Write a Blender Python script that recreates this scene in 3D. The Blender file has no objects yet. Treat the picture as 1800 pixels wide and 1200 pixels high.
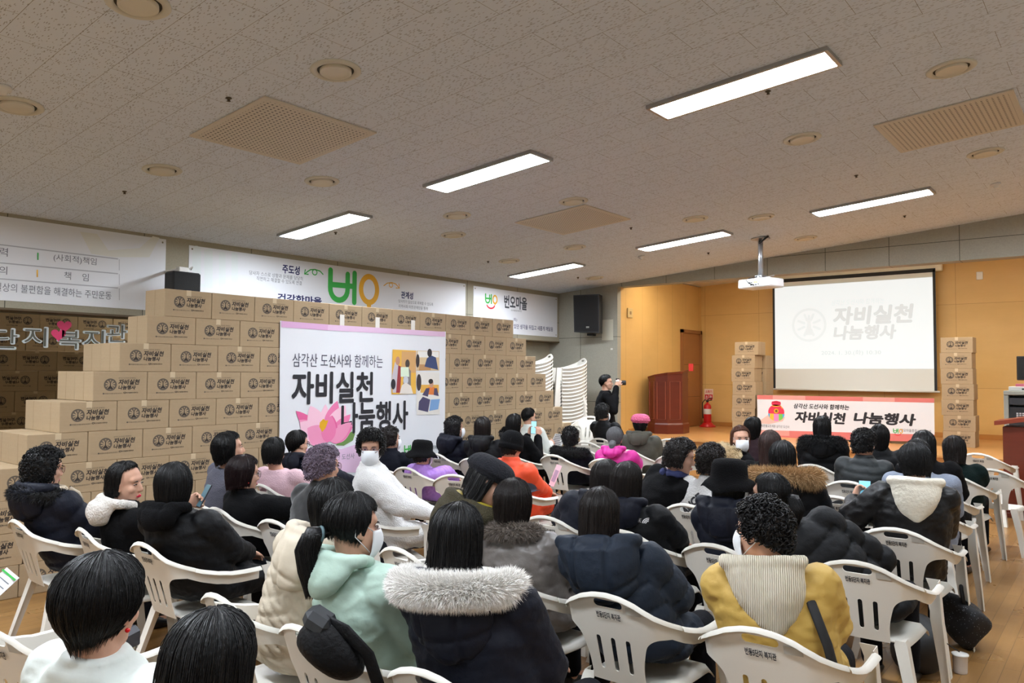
import bpy, math, random
import numpy as np
from mathutils import Matrix, Vector, noise as mnoise

random.seed(7)
RNG = np.random.default_rng(7)
scene = bpy.context.scene
COL = scene.collection
PI = math.pi
# ------------------------------------------------------------------ camera
CAM = np.array([0.0, 0.0, 1.72])
FPX = 1344.03
CR = np.array([[0.77812281, 0.02148478, 0.62774461],
               [0.62808531, -0.03585754, -0.77731788],
               [0.00580887, 0.99912594, -0.04139585]])
cam_data = bpy.data.cameras.new('camera')
cam_data.sensor_width = 36.0
cam_data.lens = FPX / 1800 * 36.0
cam_data.clip_start = 0.05
cam_data.clip_end = 100
cam = bpy.data.objects.new('camera', cam_data)
COL.objects.link(cam)
M4 = Matrix.Identity(4)
for i in range(3):
    for j in range(3):
        M4[i][j] = CR[i, j]
    M4[i][3] = CAM[i]
cam.matrix_world = M4
scene.camera = cam

# ------------------------------------------------------------------ world and exposure
world = bpy.data.worlds.new('world')
scene.world = world
world.use_nodes = True
world.node_tree.nodes['Background'].inputs[0].default_value = (0.9, 0.95, 1.0, 1)
world.node_tree.nodes['Background'].inputs[1].default_value = 0.05
scene.view_settings.view_transform = 'Standard'
scene.view_settings.look = 'None'
scene.view_settings.gamma = 1.0
scene.view_settings.use_curve_mapping = False
scene.view_settings.exposure = 0.0
LAMP_STRENGTH = 81.0
LAMP_COLOR = (0.89, 0.965, 1.06)
STAGE_FILL = 42.0
scene.cycles.max_bounces = 8
scene.cycles.diffuse_bounces = 4
scene.cycles.glossy_bounces = 3
scene.cycles.sample_clamp_indirect = 4.0

# ------------------------------------------------------------------ photograph -> place
def ray(px, py):
    d = np.array([px - 900.0, 600.0 - py, -FPX])
    return CR @ (d / np.linalg.norm(d))
def on_x(px, py, x):
    r = ray(px, py); return CAM + r * (x / r[0])
def on_y(px, py, y):
    r = ray(px, py); return CAM + r * (y / r[1])
def on_z(px, py, z):
    r = ray(px, py); return CAM + r * ((z - CAM[2]) / r[2])
def at_depth(px, py, d):
    return CAM + CR @ np.array([(px - 900.0) / FPX * d, (600.0 - py) / FPX * d, -d])

# ------------------------------------------------------------------ materials
def lin(c):
    return tuple((v / 255 / 12.92) if v / 255 <= 0.04045 else ((v / 255 + 0.055) / 1.055) ** 2.4 for v in c)
MATS = {}
def mat(name, rgb, rough=0.6, metal=0.0, spec=0.5, bump=None, sheen=0.0, var=0.0, emit=None, coat=0.0, alpha=None):
    """rgb in 0..255 sRGB. bump = (scale, strength)"""
    if name in MATS:
        return MATS[name]
    m = bpy.data.materials.new(name)
    m.use_nodes = True
    nt = m.node_tree
    b = nt.nodes['Principled BSDF']
    c = lin(rgb) + (1,)
    b.inputs['Base Color'].default_value = c
    b.inputs['Roughness'].default_value = rough
    b.inputs['Metallic'].default_value = metal
    b.inputs['Specular IOR Level'].default_value = spec
    if sheen: b.inputs['Sheen Weight'].default_value = sheen
    if coat: b.inputs['Coat Weight'].default_value = coat
    if emit:
        b.inputs['Emission Color'].default_value = lin(emit[0]) + (1,)
        b.inputs['Emission Strength'].default_value = emit[1]
    if bump or var:
        tc = nt.nodes.new('ShaderNodeTexCoord')
        n = nt.nodes.new('ShaderNodeTexNoise')
        n.inputs['Scale'].default_value = bump[0] if bump else 6
        n.inputs['Detail'].default_value = 4
        nt.links.new(tc.outputs['Object'], n.inputs['Vector'])
        if bump:
            bp = nt.nodes.new('ShaderNodeBump')
            bp.inputs['Strength'].default_value = bump[1]
            bp.inputs['Distance'].default_value = 0.02
            nt.links.new(n.outputs['Fac'], bp.inputs['Height'])
            nt.links.new(bp.outputs['Normal'], b.inputs['Normal'])
        if var:
            n2 = nt.nodes.new('ShaderNodeTexNoise')
            n2.inputs['Scale'].default_value = 5
            n2.inputs['Detail'].default_value = 5
            nt.links.new(tc.outputs['Object'], n2.inputs['Vector'])
            r = nt.nodes.new('ShaderNodeMapRange')
            r.inputs[3].default_value = 1 - var; r.inputs[4].default_value = 1 + var
            nt.links.new(n2.outputs['Fac'], r.inputs[0])
            mx = nt.nodes.new('ShaderNodeMix'); mx.data_type = 'RGBA'; mx.blend_type = 'MULTIPLY'
            mx.inputs[0].default_value = 1
            mx.inputs[6].default_value = c
            nt.links.new(r.outputs[0], mx.inputs[7])
            nt.links.new(mx.outputs[2], b.inputs['Base Color'])
    MATS[name] = m
    return m

class NB:
    """small helper for node graphs"""
    def __init__(s, name, rough=0.6, spec=0.5):
        s.m = bpy.data.materials.new(name); s.m.use_nodes = True
        s.nt = s.m.node_tree; s.b = s.nt.nodes['Principled BSDF']
        s.b.inputs['Roughness'].default_value = rough
        s.b.inputs['Specular IOR Level'].default_value = spec
        s.tc = s.nt.nodes.new('ShaderNodeTexCoord')
    def n(s, t, **kw):
        nd = s.nt.nodes.new(t)
        for k, v in kw.items(): setattr(nd, k, v)
        return nd
    def l(s, a, b): s.nt.links.new(a, b)
    def mapping(s, scale=(1, 1, 1), rot=(0, 0, 0), loc=(0, 0, 0)):
        mp = s.n('ShaderNodeMapping')
        mp.inputs['Scale'].default_value = scale; mp.inputs['Rotation'].default_value = rot
        mp.inputs['Location'].default_value = loc
        s.l(s.tc.outputs['Object'], mp.inputs['Vector']); return mp.outputs[0]
    def math(s, op, a, b=None):
        nd = s.n('ShaderNodeMath', operation=op)
        for i, v in enumerate((a, b)):
            if v is None: continue
            if isinstance(v, (int, float)): nd.inputs[i].default_value = v
            else: s.l(v, nd.inputs[i])
        return nd.outputs[0]
    def mix(s, fac, a, b, blend='MIX'):
        nd = s.n('ShaderNodeMix', data_type='RGBA', blend_type=blend)
        for i, v in ((0, fac), (6, a), (7, b)):
            if isinstance(v, (int, float)): nd.inputs[i].default_value = v
            elif isinstance(v, tuple): nd.inputs[i].default_value = v + (1,) if len(v) == 3 else v
            else: s.l(v, nd.inputs[i])
        return nd.outputs[2]
    def noise(s, vec, scale, detail=3, rough=.5):
        nd = s.n('ShaderNodeTexNoise'); nd.inputs['Scale'].default_value = scale
        nd.inputs['Detail'].default_value = detail; nd.inputs['Roughness'].default_value = rough
        s.l(vec, nd.inputs['Vector']); return nd.outputs['Fac']
    def ramp(s, fac, a, b):
        nd = s.n('ShaderNodeMapRange'); s.l(fac, nd.inputs[0])
        nd.inputs[1].default_value = a; nd.inputs[2].default_value = b; return nd.outputs[0]
    def brick(s, vec, w, h, mortar, offset=.5, c1=(.5, .5, .5), c2=(.5, .5, .5), cm=(0, 0, 0)):
        nd = s.n('ShaderNodeTexBrick'); nd.offset = offset
        nd.inputs['Color1'].default_value = c1 + (1,); nd.inputs['Color2'].default_value = c2 + (1,)
        nd.inputs['Mortar'].default_value = cm + (1,)
        nd.inputs['Scale'].default_value = 1; nd.inputs['Mortar Size'].default_value = mortar
        nd.inputs['Mortar Smooth'].default_value = 0.1
        nd.inputs['Brick Width'].default_value = w; nd.inputs['Row Height'].default_value = h
        s.l(vec, nd.inputs['Vector']); return nd
    def bump(s, h, strength, dist=.01):
        bp = s.n('ShaderNodeBump'); bp.inputs['Strength'].default_value = strength
        bp.inputs['Distance'].default_value = dist
        s.l(h, bp.inputs['Height']); s.l(bp.outputs[0], s.b.inputs['Normal'])
    def color(s, c): s.l(c, s.b.inputs['Base Color'])

def floor_material():
    s = NB('floor_boards', .28, .5)
    v = s.mapping(rot=(0, 0, PI / 2))
    br = s.brick(v, .9, .088, .0016, .37, lin((156, 116, 68)), lin((128, 92, 50)), lin((66, 44, 22)))
    g = s.noise(s.mapping(scale=(40, 2.5, 1)), 1.5, 5, .6)
    c = s.mix(.28, br.outputs['Color'], s.mix(g, lin((104, 72, 36)), lin((176, 136, 84))))
    s.color(c)
    s.bump(br.outputs['Fac'], -.15, .002)
    r = s.n('ShaderNodeMapRange'); s.l(s.noise(s.mapping(), 3), r.inputs[0])
    r.inputs[3].default_value = .2; r.inputs[4].default_value = .4
    s.l(r.outputs[0], s.b.inputs['Roughness'])
    return s.m
def ceiling_material():
    s = NB('acoustic_tiles', .9, .2)
    base = lin((217, 227, 240))
    v = s.mapping(loc=(0.02, .06, 0))
    br = s.brick(v, .6, .3, .0013, .5, base, base, lin((122, 118, 110)))
    # short dark fissures in two directions
    f = None
    for k, (rot, off) in enumerate(((.5, 0), (1.9, 7.3), (2.7, 3.1))):
        vv = s.mapping(rot=(0, 0, rot), scale=(28, 95, 1), loc=(off, off, 0))
        vo = s.n('ShaderNodeTexVoronoi'); vo.inputs['Scale'].default_value = 1.0
        s.l(vv, vo.inputs['Vector'])
        sep = s.n('ShaderNodeSeparateColor'); s.l(vo.outputs['Color'], sep.inputs[0])
        d = s.math('LESS_THAN', vo.outputs['Distance'], .3)
        pick = s.math('GREATER_THAN', sep.outputs[0], .74)
        x = s.math('MULTIPLY', d, pick)
        f = x if f is None else s.math('MAXIMUM', f, x)
    c = s.mix(s.math('MULTIPLY', f, .5), br.outputs['Color'], lin((92, 88, 80)))
    s.color(c)
    return s.m
def panel_material(name, c1, w, h, axis, grain=.16, rough=.75, seam=(70, 68, 58), offset=0.0, tint=None, mort=.004):
    """speckled wall panels; axis 'x': plane runs along X, 'y': along Y"""
    s = NB(name, rough, .3)
    v = s.mapping(rot=(PI / 2, 0, 0) if axis == 'x' else (PI / 2, 0, 0))
    sx = s.n('ShaderNodeSeparateXYZ'); s.l(s.tc.outputs['Object'], sx.inputs[0])
    cb = s.n('ShaderNodeCombineXYZ')
    s.l(sx.outputs[0 if axis == 'x' else 1], cb.inputs[0]); s.l(sx.outputs[2], cb.inputs[1])
    br = s.brick(cb.outputs[0], w, h, mort, offset, lin(c1), lin(tuple(k * .97 for k in c1)), lin(seam))
    n1 = s.noise(s.mapping(), 55, 6, .75)
    n2 = s.noise(s.mapping(), 2.2, 4)
    k = s.math('ADD', s.math('MULTIPLY', s.math('SUBTRACT', n1, .5), grain * 3), 1.0)
    k = s.math('ADD', k, s.math('MULTIPLY', s.math('SUBTRACT', n2, .5), grain))
    cm = s.n('ShaderNodeCombineColor')
    for i in range(3): s.l(k, cm.inputs[i])
    s.color(s.mix(1.0, br.outputs['Color'], cm.outputs[0], 'MULTIPLY'))
    return s.m
def wood_material(name, c1, c2, scale=(3, 3, 22), rough=.4, seams=None, axis='x'):
    s = NB(name, rough, .4)
    g = s.noise(s.mapping(scale=scale), 1.2, 6, .6)
    blotch = s.noise(s.mapping(), 2.5, 3)
    c = s.mix(g, lin(c1), lin(c2))
    c = s.mix(s.math('MULTIPLY', blotch, .35), c, lin(tuple(k * .82 for k in c1)))
    if seams:
        sx = s.n('ShaderNodeSeparateXYZ'); s.l(s.tc.outputs['Object'], sx.inputs[0])
        cb = s.n('ShaderNodeCombineXYZ')
        s.l(sx.outputs[0 if axis == 'x' else 1], cb.inputs[0]); s.l(sx.outputs[2], cb.inputs[1])
        br = s.brick(cb.outputs[0], seams[0], seams[1], .003, 0, (1, 1, 1), (.94, .94, .93), (.55, .5, .42))
        c = s.mix(1.0, c, br.outputs['Color'], 'MULTIPLY')
    s.color(c)
    return s.m
def perforated_material():
    s = NB('perforated_plate', .55, .4)
    sx = s.n('ShaderNodeSeparateXYZ'); s.l(s.tc.outputs['Object'], sx.inputs[0])
    def cell(o):
        f = s.math('FRACT', s.math('MULTIPLY', o, 27.0)); f = s.math('SUBTRACT', f, .5); return s.math('MULTIPLY', f, f)
    d = s.math('ADD', cell(sx.outputs[0]), cell(sx.outputs[1]))
    hole = s.math('LESS_THAN', d, .045)
    inx = s.math('LESS_THAN', s.math('ABSOLUTE', sx.outputs[0]), .46)
    iny = s.math('LESS_THAN', s.math('ABSOLUTE', sx.outputs[1]), .46)
    hole = s.math('MULTIPLY', hole, s.math('MULTIPLY', inx, iny))
    s.color(s.mix(hole, lin((206, 199, 184)), lin((60, 55, 48))))
    return s.m
def stripes_material(name, ca, cb_, scale, axis):
    s = NB(name, .7, .3)
    sx = s.n('ShaderNodeSeparateXYZ'); s.l(s.tc.outputs['Object'], sx.inputs[0])
    f = s.math('GREATER_THAN', s.math('FRACT', s.math('MULTIPLY', sx.outputs[axis], scale)), .5)
    s.color(s.mix(f, lin(ca), lin(cb_)))
    return s.m

# ------------------------------------------------------------------ mesh builder
class MB:
    def __init__(s): s.v = []; s.f = []; s.mi = []; s.n = 0; s.marks = []
    def add(s, v, f, mi=0):
        v = np.asarray(v, float).reshape(-1, 3)
        s.v.append(v); o = s.n
        s.f.extend([tuple(i + o for i in q) for q in f]); s.mi.extend([mi] * len(f)); s.n += len(v)
        return s
    def verts(s): return np.concatenate(s.v) if s.v else np.zeros((0, 3))
    def xf(s, m):
        """transform all so far by a 4x4 numpy matrix"""
        s.v = [v @ m[:3, :3].T + m[:3, 3] for v in s.v]; return s
    def box(s, lo, hi, mi=0, rot=None, bevel=0.0):
        lo = np.array(lo, float); hi = np.array(hi, float)
        if bevel:
            c = (lo + hi) / 2; h = (hi - lo) / 2; b = min(bevel, h.min() * .99)
            pts = []; 
            for sx in (-1, 1):
                for sy in (-1, 1):
                    for sz in (-1, 1):
                        g = np.array([sx, sy, sz])
                        for ax in range(3):
                            q = g * (h - b); q[ax] = g[ax] * h[ax]; pts.append(c + q)
            def ix(sx, sy, sz, ax): return (((sx > 0) * 4 + (sy > 0) * 2 + (sz > 0)) * 3 + ax)
            F = []
            for ax in range(3):
                o = [(ax + 1) % 3, (ax + 2) % 3]
                for sg in (-1, 1):
                    q = []
                    for a, b_ in ((-1, -1), (1, -1), (1, 1), (-1, 1)):
                        g = [0, 0, 0]; g[ax] = sg; g[o[0]] = a; g[o[1]] = b_; q.append(ix(*g, ax))
                    F.append(tuple(q if sg > 0 else q[::-1]))
            for ax in range(3):       # edge strips along ax
                o = [(ax + 1) % 3, (ax + 2) % 3]
                for a in (-1, 1):
                    for b_ in (-1, 1):
                        g0 = [0, 0, 0]; g0[ax] = -1; g0[o[0]] = a; g0[o[1]] = b_
                        g1 = list(g0); g1[ax] = 1
                        q = [ix(*g0, o[0]), ix(*g1, o[0]), ix(*g1, o[1]), ix(*g0, o[1])]
                        F.append(tuple(q if a * b_ < 0 else q[::-1]))
            for sx in (-1, 1):
                for sy in (-1, 1):
                    for sz in (-1, 1):
                        q = [ix(sx, sy, sz, k) for k in range(3)]
                        F.append(tuple(q if sx * sy * sz > 0 else q[::-1]))
            v = np.array(pts)
        else:
            x0, y0, z0 = lo; x1, y1, z1 = hi
            v = np.array([(x0, y0, z0), (x1, y0, z0), (x1, y1, z0), (x0, y1, z0), (x0, y0, z1), (x1, y0, z1), (x1, y1, z1), (x0, y1, z1)])
            F = [(0, 3, 2, 1), (4, 5, 6, 7), (0, 1, 5, 4), (1, 2, 6, 5), (2, 3, 7, 6), (3, 0, 4, 7)]
        if rot is not None:
            c = (lo + hi) / 2; v = (v - c) @ np.array(rot).T + c
        return s.add(v, F, mi)
    def rings(s, R, cap=True, close=False, mi=0):
        """list of rings (each k x 3), joined in order"""
        k = len(R[0]); v = np.concatenate([np.asarray(r, float) for r in R]); F = []
        n = len(R)
        for i in range(n if close else n - 1):
            a = i * k; b = ((i + 1) % n) * k
            for j in range(k):
                j2 = (j + 1) % k; F.append((a + j, a + j2, b + j2, b + j))
        if cap and not close:
            F.append(tuple(range(k))[::-1]); F.append(tuple((n - 1) * k + j for j in range(k)))
        return s.add(v, F, mi)
    def ell(s, c, r, rot=None, nu=16, nv=10, mi=0):
        R = []
        for i in range(1, nv):
            p = PI * i / nv
            a = np.linspace(0, 2 * PI, nu, endpoint=False)
            R.append(np.stack([np.sin(p) * np.cos(a), np.sin(p) * np.sin(a), np.full(nu, -np.cos(p))], 1))
        v = np.concatenate([[(0, 0, -1)]] + R + [[(0, 0, 1)]]); F = []
        for j in range(nu):
            j2 = (j + 1) % nu
            F.append((0, 1 + j2, 1 + j)); F.append((len(v) - 1, 1 + (nv - 2) * nu + j, 1 + (nv - 2) * nu + j2))
            for i in range(nv - 2):
                a = 1 + i * nu; b = a + nu; F.append((a + j, a + j2, b + j2, b + j))
        v = v * np.array(r)
        if rot is not None: v = v @ np.array(rot).T
        return s.add(v + np.array(c), F, mi)
    def tube(s, P, r, n=8, mi=0, cap=True, close=False, flat=None):
        """P k x 3 path, r radius or list; flat=(normal, factor) squashes along normal"""
        P = np.asarray(P, float); k = len(P)
        r = np.full(k, r) if np.isscalar(r) else np.asarray(r, float)
        T = np.gradient(P, axis=0)
        if close: T = np.roll(P, -1, 0) - np.roll(P, 1, 0)
        T /= np.maximum(np.linalg.norm(T, axis=1, keepdims=True), 1e-9)
        up = np.array([0, 0, 1.0]) if abs(T[0][2]) < .9 else np.array([1.0, 0, 0])
        if flat is not None: up = np.array(flat[0], float)
        u = np.cross(up, T[0]); u /= np.linalg.norm(u); R = []
        a = np.linspace(0, 2 * PI, n, endpoint=False)
        for i in range(k):
            u = u - T[i] * (u @ T[i]); u /= max(np.linalg.norm(u), 1e-9)
            w = np.cross(T[i], u)
            fw = flat[1] if flat is not None else 1.0
            R.append(P[i] + r[i] * (np.cos(a)[:, None] * u + np.sin(a)[:, None] * w * fw))
        return s.rings(R, cap, close, mi)
    def caps(s, a, b, ra, rb, n=12, mi=0):
        """tapered limb with round ends"""
        a = np.array(a, float); b = np.array(b, float); d = b - a; L = np.linalg.norm(d); d /= max(L, 1e-9)
        P = []; r = []
        for q in (1.0, .8, .45): P.append(a - d * ra * q * .98); r.append(ra * math.sqrt(max(0.02, 1 - (q * .98) ** 2)))
        for t in np.linspace(0, 1, 5): P.append(a + d * L * t); r.append(ra + (rb - ra) * t)
        for q in (.45, .8, 1.0): P.append(b + d * rb * q * .98); r.append(rb * math.sqrt(max(0.02, 1 - (q * .98) ** 2)))
        return s.tube(P, r, n, mi)
    def lathe(s, prof, c, n=32, axis=(0, 0, 1), mi=0, cap=True):
        ax = np.array(axis, float); ax /= np.linalg.norm(ax)
        u = np.cross(ax, (1, 0, 0) if abs(ax[0]) < .9 else (0, 1, 0)); u /= np.linalg.norm(u); w = np.cross(ax, u)
        a = np.linspace(0, 2 * PI, n, endpoint=False)
        R = [np.array(c) + ax * z + r * (np.cos(a)[:, None] * u + np.sin(a)[:, None] * w) for r, z in prof]
        return s.rings(R, cap, False, mi)
    def poly(s, pts, th=None, mi=0):
        """flat polygon"""
        return s.add(pts, [tuple(range(len(pts)))], mi)
    def mesh(s, name, smooth=False):
        me = bpy.data.meshes.new(name)
        v = s.verts()
        me.from_pydata(v.tolist(), [], s.f)
        if any(s.mi): me.polygons.foreach_set('material_index', s.mi)
        if smooth: me.polygons.foreach_set('use_smooth', [True] * len(me.polygons))
        me.update()
        return me
    def split(s, name, mats, parent):
        """one object per line of lettering"""
        V = s.verts(); ends = s.marks[1:] + [(s.n, len(s.f))]
        for (v0, f0), (v1, f1) in zip(s.marks, ends):
            q = MB(); q.add(V[v0:v1], [tuple(i - v0 for i in f) for f in s.f[f0:f1]]); q.build(name, mats, parent)
    def build(s, name, mats, parent=None, smooth=False, loc=None):
        me = s.mesh(name, smooth)
        for m in (mats if isinstance(mats, (list, tuple)) else [mats]): me.materials.append(m)
        return link(name, me, parent, loc)

def link(name, me, parent=None, loc=None):
    o = bpy.data.objects.new(name, me); COL.objects.link(o)
    if loc is not None: o.location = loc
    if parent is not None: o.parent = parent
    return o
def tag(o, label=None, cat=None, group=None, kind=None):
    if label: o['label'] = label
    if cat: o['category'] = cat
    if group: o['group'] = group
    if kind: o['kind'] = kind
    return o
def thing(name, label, cat, loc=(0, 0, 0), rz=0.0, group=None):
    o = bpy.data.objects.new(name, None); COL.objects.link(o)
    o.empty_display_size = .1
    o.location = tuple(float(k) for k in loc); o.rotation_euler = (0, 0, rz)
    return tag(o, label, cat, group)
def dup(root, loc, rz=0.0, label=None, group=None):
    r = root.copy(); COL.objects.link(r); r.location = loc; r.rotation_euler = (0, 0, rz)
    if label: r['label'] = label
    if group: r['group'] = group
    for ch in root.children:
        c = ch.copy(); COL.objects.link(c); c.parent = r
        for g in ch.children:
            d = g.copy(); COL.objects.link(d); d.parent = c
    return r
def struct(name, mb, m, smooth=False):
    o = mb.build(name, m, None, smooth); o['kind'] = 'structure'; return o

# remesh in a scratch scene so the real scene stays untouched
TMP = bpy.data.scenes.new('scratch')
def evaluate(me, mods):
    o = bpy.data.objects.new('scratch', me); TMP.collection.objects.link(o)
    for t, kw in mods:
        md = o.modifiers.new('m', t)
        for k, v in kw.items(): setattr(md, k, v)
    TMP.view_layers[0].update(); dg = TMP.view_layers[0].depsgraph; dg.update()
    r = bpy.data.meshes.new_from_object(o.evaluated_get(dg))
    bpy.data.objects.remove(o)
    return r
def remesh(mb, voxel, iters=4, factor=.5):
    """union of closed pieces as one continuous surface -> vertices, faces"""
    me = mb.mesh('raw')
    r = evaluate(me, [('REMESH', dict(mode='VOXEL', voxel_size=voxel)), ('SMOOTH', dict(factor=factor, iterations=iters))])
    v = np.empty(len(r.vertices) * 3); r.vertices.foreach_get('co', v)
    n = np.empty(len(r.vertices) * 3); r.vertices.foreach_get('normal', n)
    F = [tuple(p.vertices) for p in r.polygons]
    bpy.data.meshes.remove(me); bpy.data.meshes.remove(r)
    return v.reshape(-1, 3), n.reshape(-1, 3), F

# ------------------------------------------------------------------ lettering (outline text turned into flat meshes)
_TXT = {}
def glyphs(body, bold=0.0, shear=0.0, align='CENTER', spacing=1.0):
    key = (body, bold, shear, align, spacing)
    if key not in _TXT:
        c = bpy.data.curves.new('t', 'FONT'); c.body = body; c.offset = bold; c.shear = shear
        c.align_x = align; c.space_character = spacing; c.resolution_u = 3
        o = bpy.data.objects.new('t', c); TMP.collection.objects.link(o)
        TMP.view_layers[0].update(); dg = TMP.view_layers[0].depsgraph; dg.update()
        r = bpy.data.meshes.new_from_object(o.evaluated_get(dg))
        v = np.empty(len(r.vertices) * 3); r.vertices.foreach_get('co', v); v = v.reshape(-1, 3)
        _TXT[key] = (v[:, :2].copy(), [tuple(p.vertices) for p in r.polygons])
        bpy.data.objects.remove(o); bpy.data.meshes.remove(r); bpy.data.curves.remove(c)
    return _TXT[key]
class Plane:
    """local 2D frame on a wall: origin, x direction, y direction; lift is along the normal"""
    def __init__(s, o, x, y):
        s.o = np.array(o, float); s.x = np.array(x, float); s.y = np.array(y, float); s.n = np.cross(s.x, s.y)
    def p(s, xy, lift=0.0):
        xy = np.asarray(xy, float).reshape(-1, 2)
        return s.o + xy[:, :1] * s.x + xy[:, 1:] * s.y + lift * s.n
def put_text(mb, pl, body, cx, cy, w, h, bold=0.0, shear=0.0, lift=.002, mi=0):
    """text fitted into a w x h box centred on cx, cy (h None keeps the proportions)"""
    v, f = glyphs(body, 0.0, shear)
    if not len(v): return
    heavy = bold > .008
    lo = v.min(0) - (bold if heavy else 0); hi = v.max(0) + (bold if heavy else 0); sx = w / (hi[0] - lo[0]); sy = sx if h is None else h / (hi[1] - lo[1])
    mb.marks.append((mb.n, len(mb.f)))
    for k in range(8 if heavy else 1):        # heavy lettering: the outline thickened all round
        o = bold * np.array([math.cos(k * PI / 4), math.sin(k * PI / 4)]) if heavy else 0
        q = (v + o - (lo + hi) / 2) * [sx, sy] + [cx, cy]
        mb.add(pl.p(q, lift + k * 4e-5), f, mi)
def put_stroke(mb, pl, pts, w, lift=.002, mi=0, close=False, n=10):
    """flat rounded stroke"""
    pts = np.asarray(pts, float); k = len(pts)
    T = np.gradient(pts, axis=0)
    if close: T = np.roll(pts, -1, 0) - np.roll(pts, 1, 0)
    T /= np.maximum(np.linalg.norm(T, axis=1, keepdims=True), 1e-9)
    N = np.stack([-T[:, 1], T[:, 0]], 1) * w / 2
    L = pts + N; R_ = pts - N
    v = np.concatenate([L, R_]); F = []
    for i in range(k if close else k - 1):
        j = (i + 1) % k; F.append((i, k + i, k + j, j))
    mb.add(pl.p(v, lift), F, mi)
    if not close:
        for e, t in ((0, T[0]), (k - 1, T[-1])):
            a = np.linspace(0, 2 * PI, 14, endpoint=False)
            mb.add(pl.p(pts[e] + w / 2 * np.stack([np.cos(a), np.sin(a)], 1), lift + (.00012 if e == 0 else .00024)), [tuple(range(14))], mi)
def put_poly(mb, pl, pts, lift=.002, mi=0):
    mb.add(pl.p(pts, lift), [tuple(range(len(pts)))], mi)
def disc(cx, cy, rx, ry=None, n=28, a0=0, a1=2 * PI, end=False):
    a = np.linspace(a0, a1, n, endpoint=end); ry = rx if ry is None else ry
    return np.stack([cx + rx * np.cos(a), cy + ry * np.sin(a)], 1)
def arc(cx, cy, rx, ry, a0, a1, n=16): return disc(cx, cy, rx, ry, n, math.radians(a0), math.radians(a1), True)
ORD = ['first', 'second', 'third', 'fourth', 'fifth', 'sixth', 'seventh', 'eighth', 'ninth', 'tenth', 'eleventh', 'twelfth', 'thirteenth',
       'fourteenth', 'fifteenth', 'sixteenth', 'seventeenth', 'eighteenth', 'nineteenth', 'twentieth', 'twenty-first', 'twenty-second']
# ================================================================== the hall
WX = -8.6          # upper left wall face
LX = -8.83         # recessed lower left wall
SY = 12.1          # front plane of the stage wall
SX = -7.29         # left edge of the stage opening
BY = 15.63         # stage back wall
SZ = 0.61          # stage floor height
RX = 2.6; RY = -5.0
def ceil_z(x): return 3.27 + 0.08 * (x - WX)
SLOPE = math.atan(.08)

FLOOR = floor_material()
CEIL = ceiling_material()
PANEL_Y = panel_material('grey_wall_panels_side', (158, 152, 134), 1.35, .9, 'y')
PANEL_X = panel_material('grey_wall_panels_stage', (160, 157, 144), .9, 1.2, 'x')
GOLD_X = wood_material('golden_panels_back', (212, 170, 100), (224, 184, 116), (1.2, 1.2, 5), .38, (1.2, 1.5), 'x')
GOLD_Y = wood_material('golden_panels_side', (212, 168, 96), (224, 182, 112), (1.2, 1.2, 5), .38, (.62, 6.0), 'y')
STAGEWOOD = wood_material('stage_boards', (196, 140, 80), (216, 164, 104), (2, 14, 2), .3)
PAINT = mat('white_paint', (226, 224, 218), .8)
DARKWALL = mat('plain_wall', (186, 182, 170), .85)

mb = MB(); mb.box((LX - .2, RY - .2, -.1), (RX + .2, BY + .2, 0)); struct('floor', mb, FLOOR)
mb = MB()
x0, x1 = LX - .3, RX + .3
c = [(x0, RY - .3), (x1, RY - .3), (x1, SY + .05), (x0, SY + .05)]
v = [(x, y, ceil_z(x)) for x, y in c] + [(x, y, ceil_z(x) + .1) for x, y in c]
mb.add(v, [(0, 1, 2, 3)[::-1], (4, 5, 6, 7), (0, 1, 5, 4), (1, 2, 6, 5), (2, 3, 7, 6), (3, 0, 4, 7)])
struct('ceiling', mb, CEIL)
# left wall: upper band stands proud of the lower wall
mb = MB()
mb.box((LX - .2, RY, 0), (LX, SY, 2.36)); mb.box((LX - .2, RY, 2.335), (WX, SY, 3.45))
struct('wall_left', mb, PANEL_Y)
mb = MB(); mb.box((LX, RY, 2.315), (WX + .012, SY, 2.335)); struct('trim_1', mb, mat('brown_edge_trim', (92, 76, 52), .6))
# stage wall: pillar and beam
mb = MB(); mb.box((LX - .2, SY, 0), (SX, SY + .12, 3.6))
mb.box((SX, SY, 3.315), (RX + .2, SY + .25, 4.4))
struct('wall_stage', mb, PANEL_X)
mb = MB(); mb.box((SX - .12, SY + .12, 0), (SX, BY, 3.62)); struct('wall_stage_left', mb, GOLD_Y)
mb = MB(); mb.box((SX - .12, BY, 0), (RX + .2, BY + .12, 4.15)); struct('wall_stage_back', mb, GOLD_X)
def stage_z(x): return 3.64 + .05 * (x - SX)
mb = MB(); c = [(SX - .12, SY + .2), (RX + .2, SY + .2), (RX + .2, BY + .1), (SX - .12, BY + .1)]
mb.add([(x, y, stage_z(x)) for x, y in c] + [(x, y, stage_z(x) + .1) for x, y in c], [(3, 2, 1, 0), (4, 5, 6, 7), (0, 1, 5, 4), (1, 2, 6, 5), (2, 3, 7, 6), (3, 0, 4, 7)]); struct('ceiling_stage', mb, PAINT)
mb = MB(); mb.box((RX, RY, 0), (RX + .2, BY, 4.5)); struct('wall_right', mb, DARKWALL)
mb = MB(); mb.box((LX - .2, RY - .2, 0), (RX + .2, RY, 4.5)); struct('wall_back', mb, DARKWALL)
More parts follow.
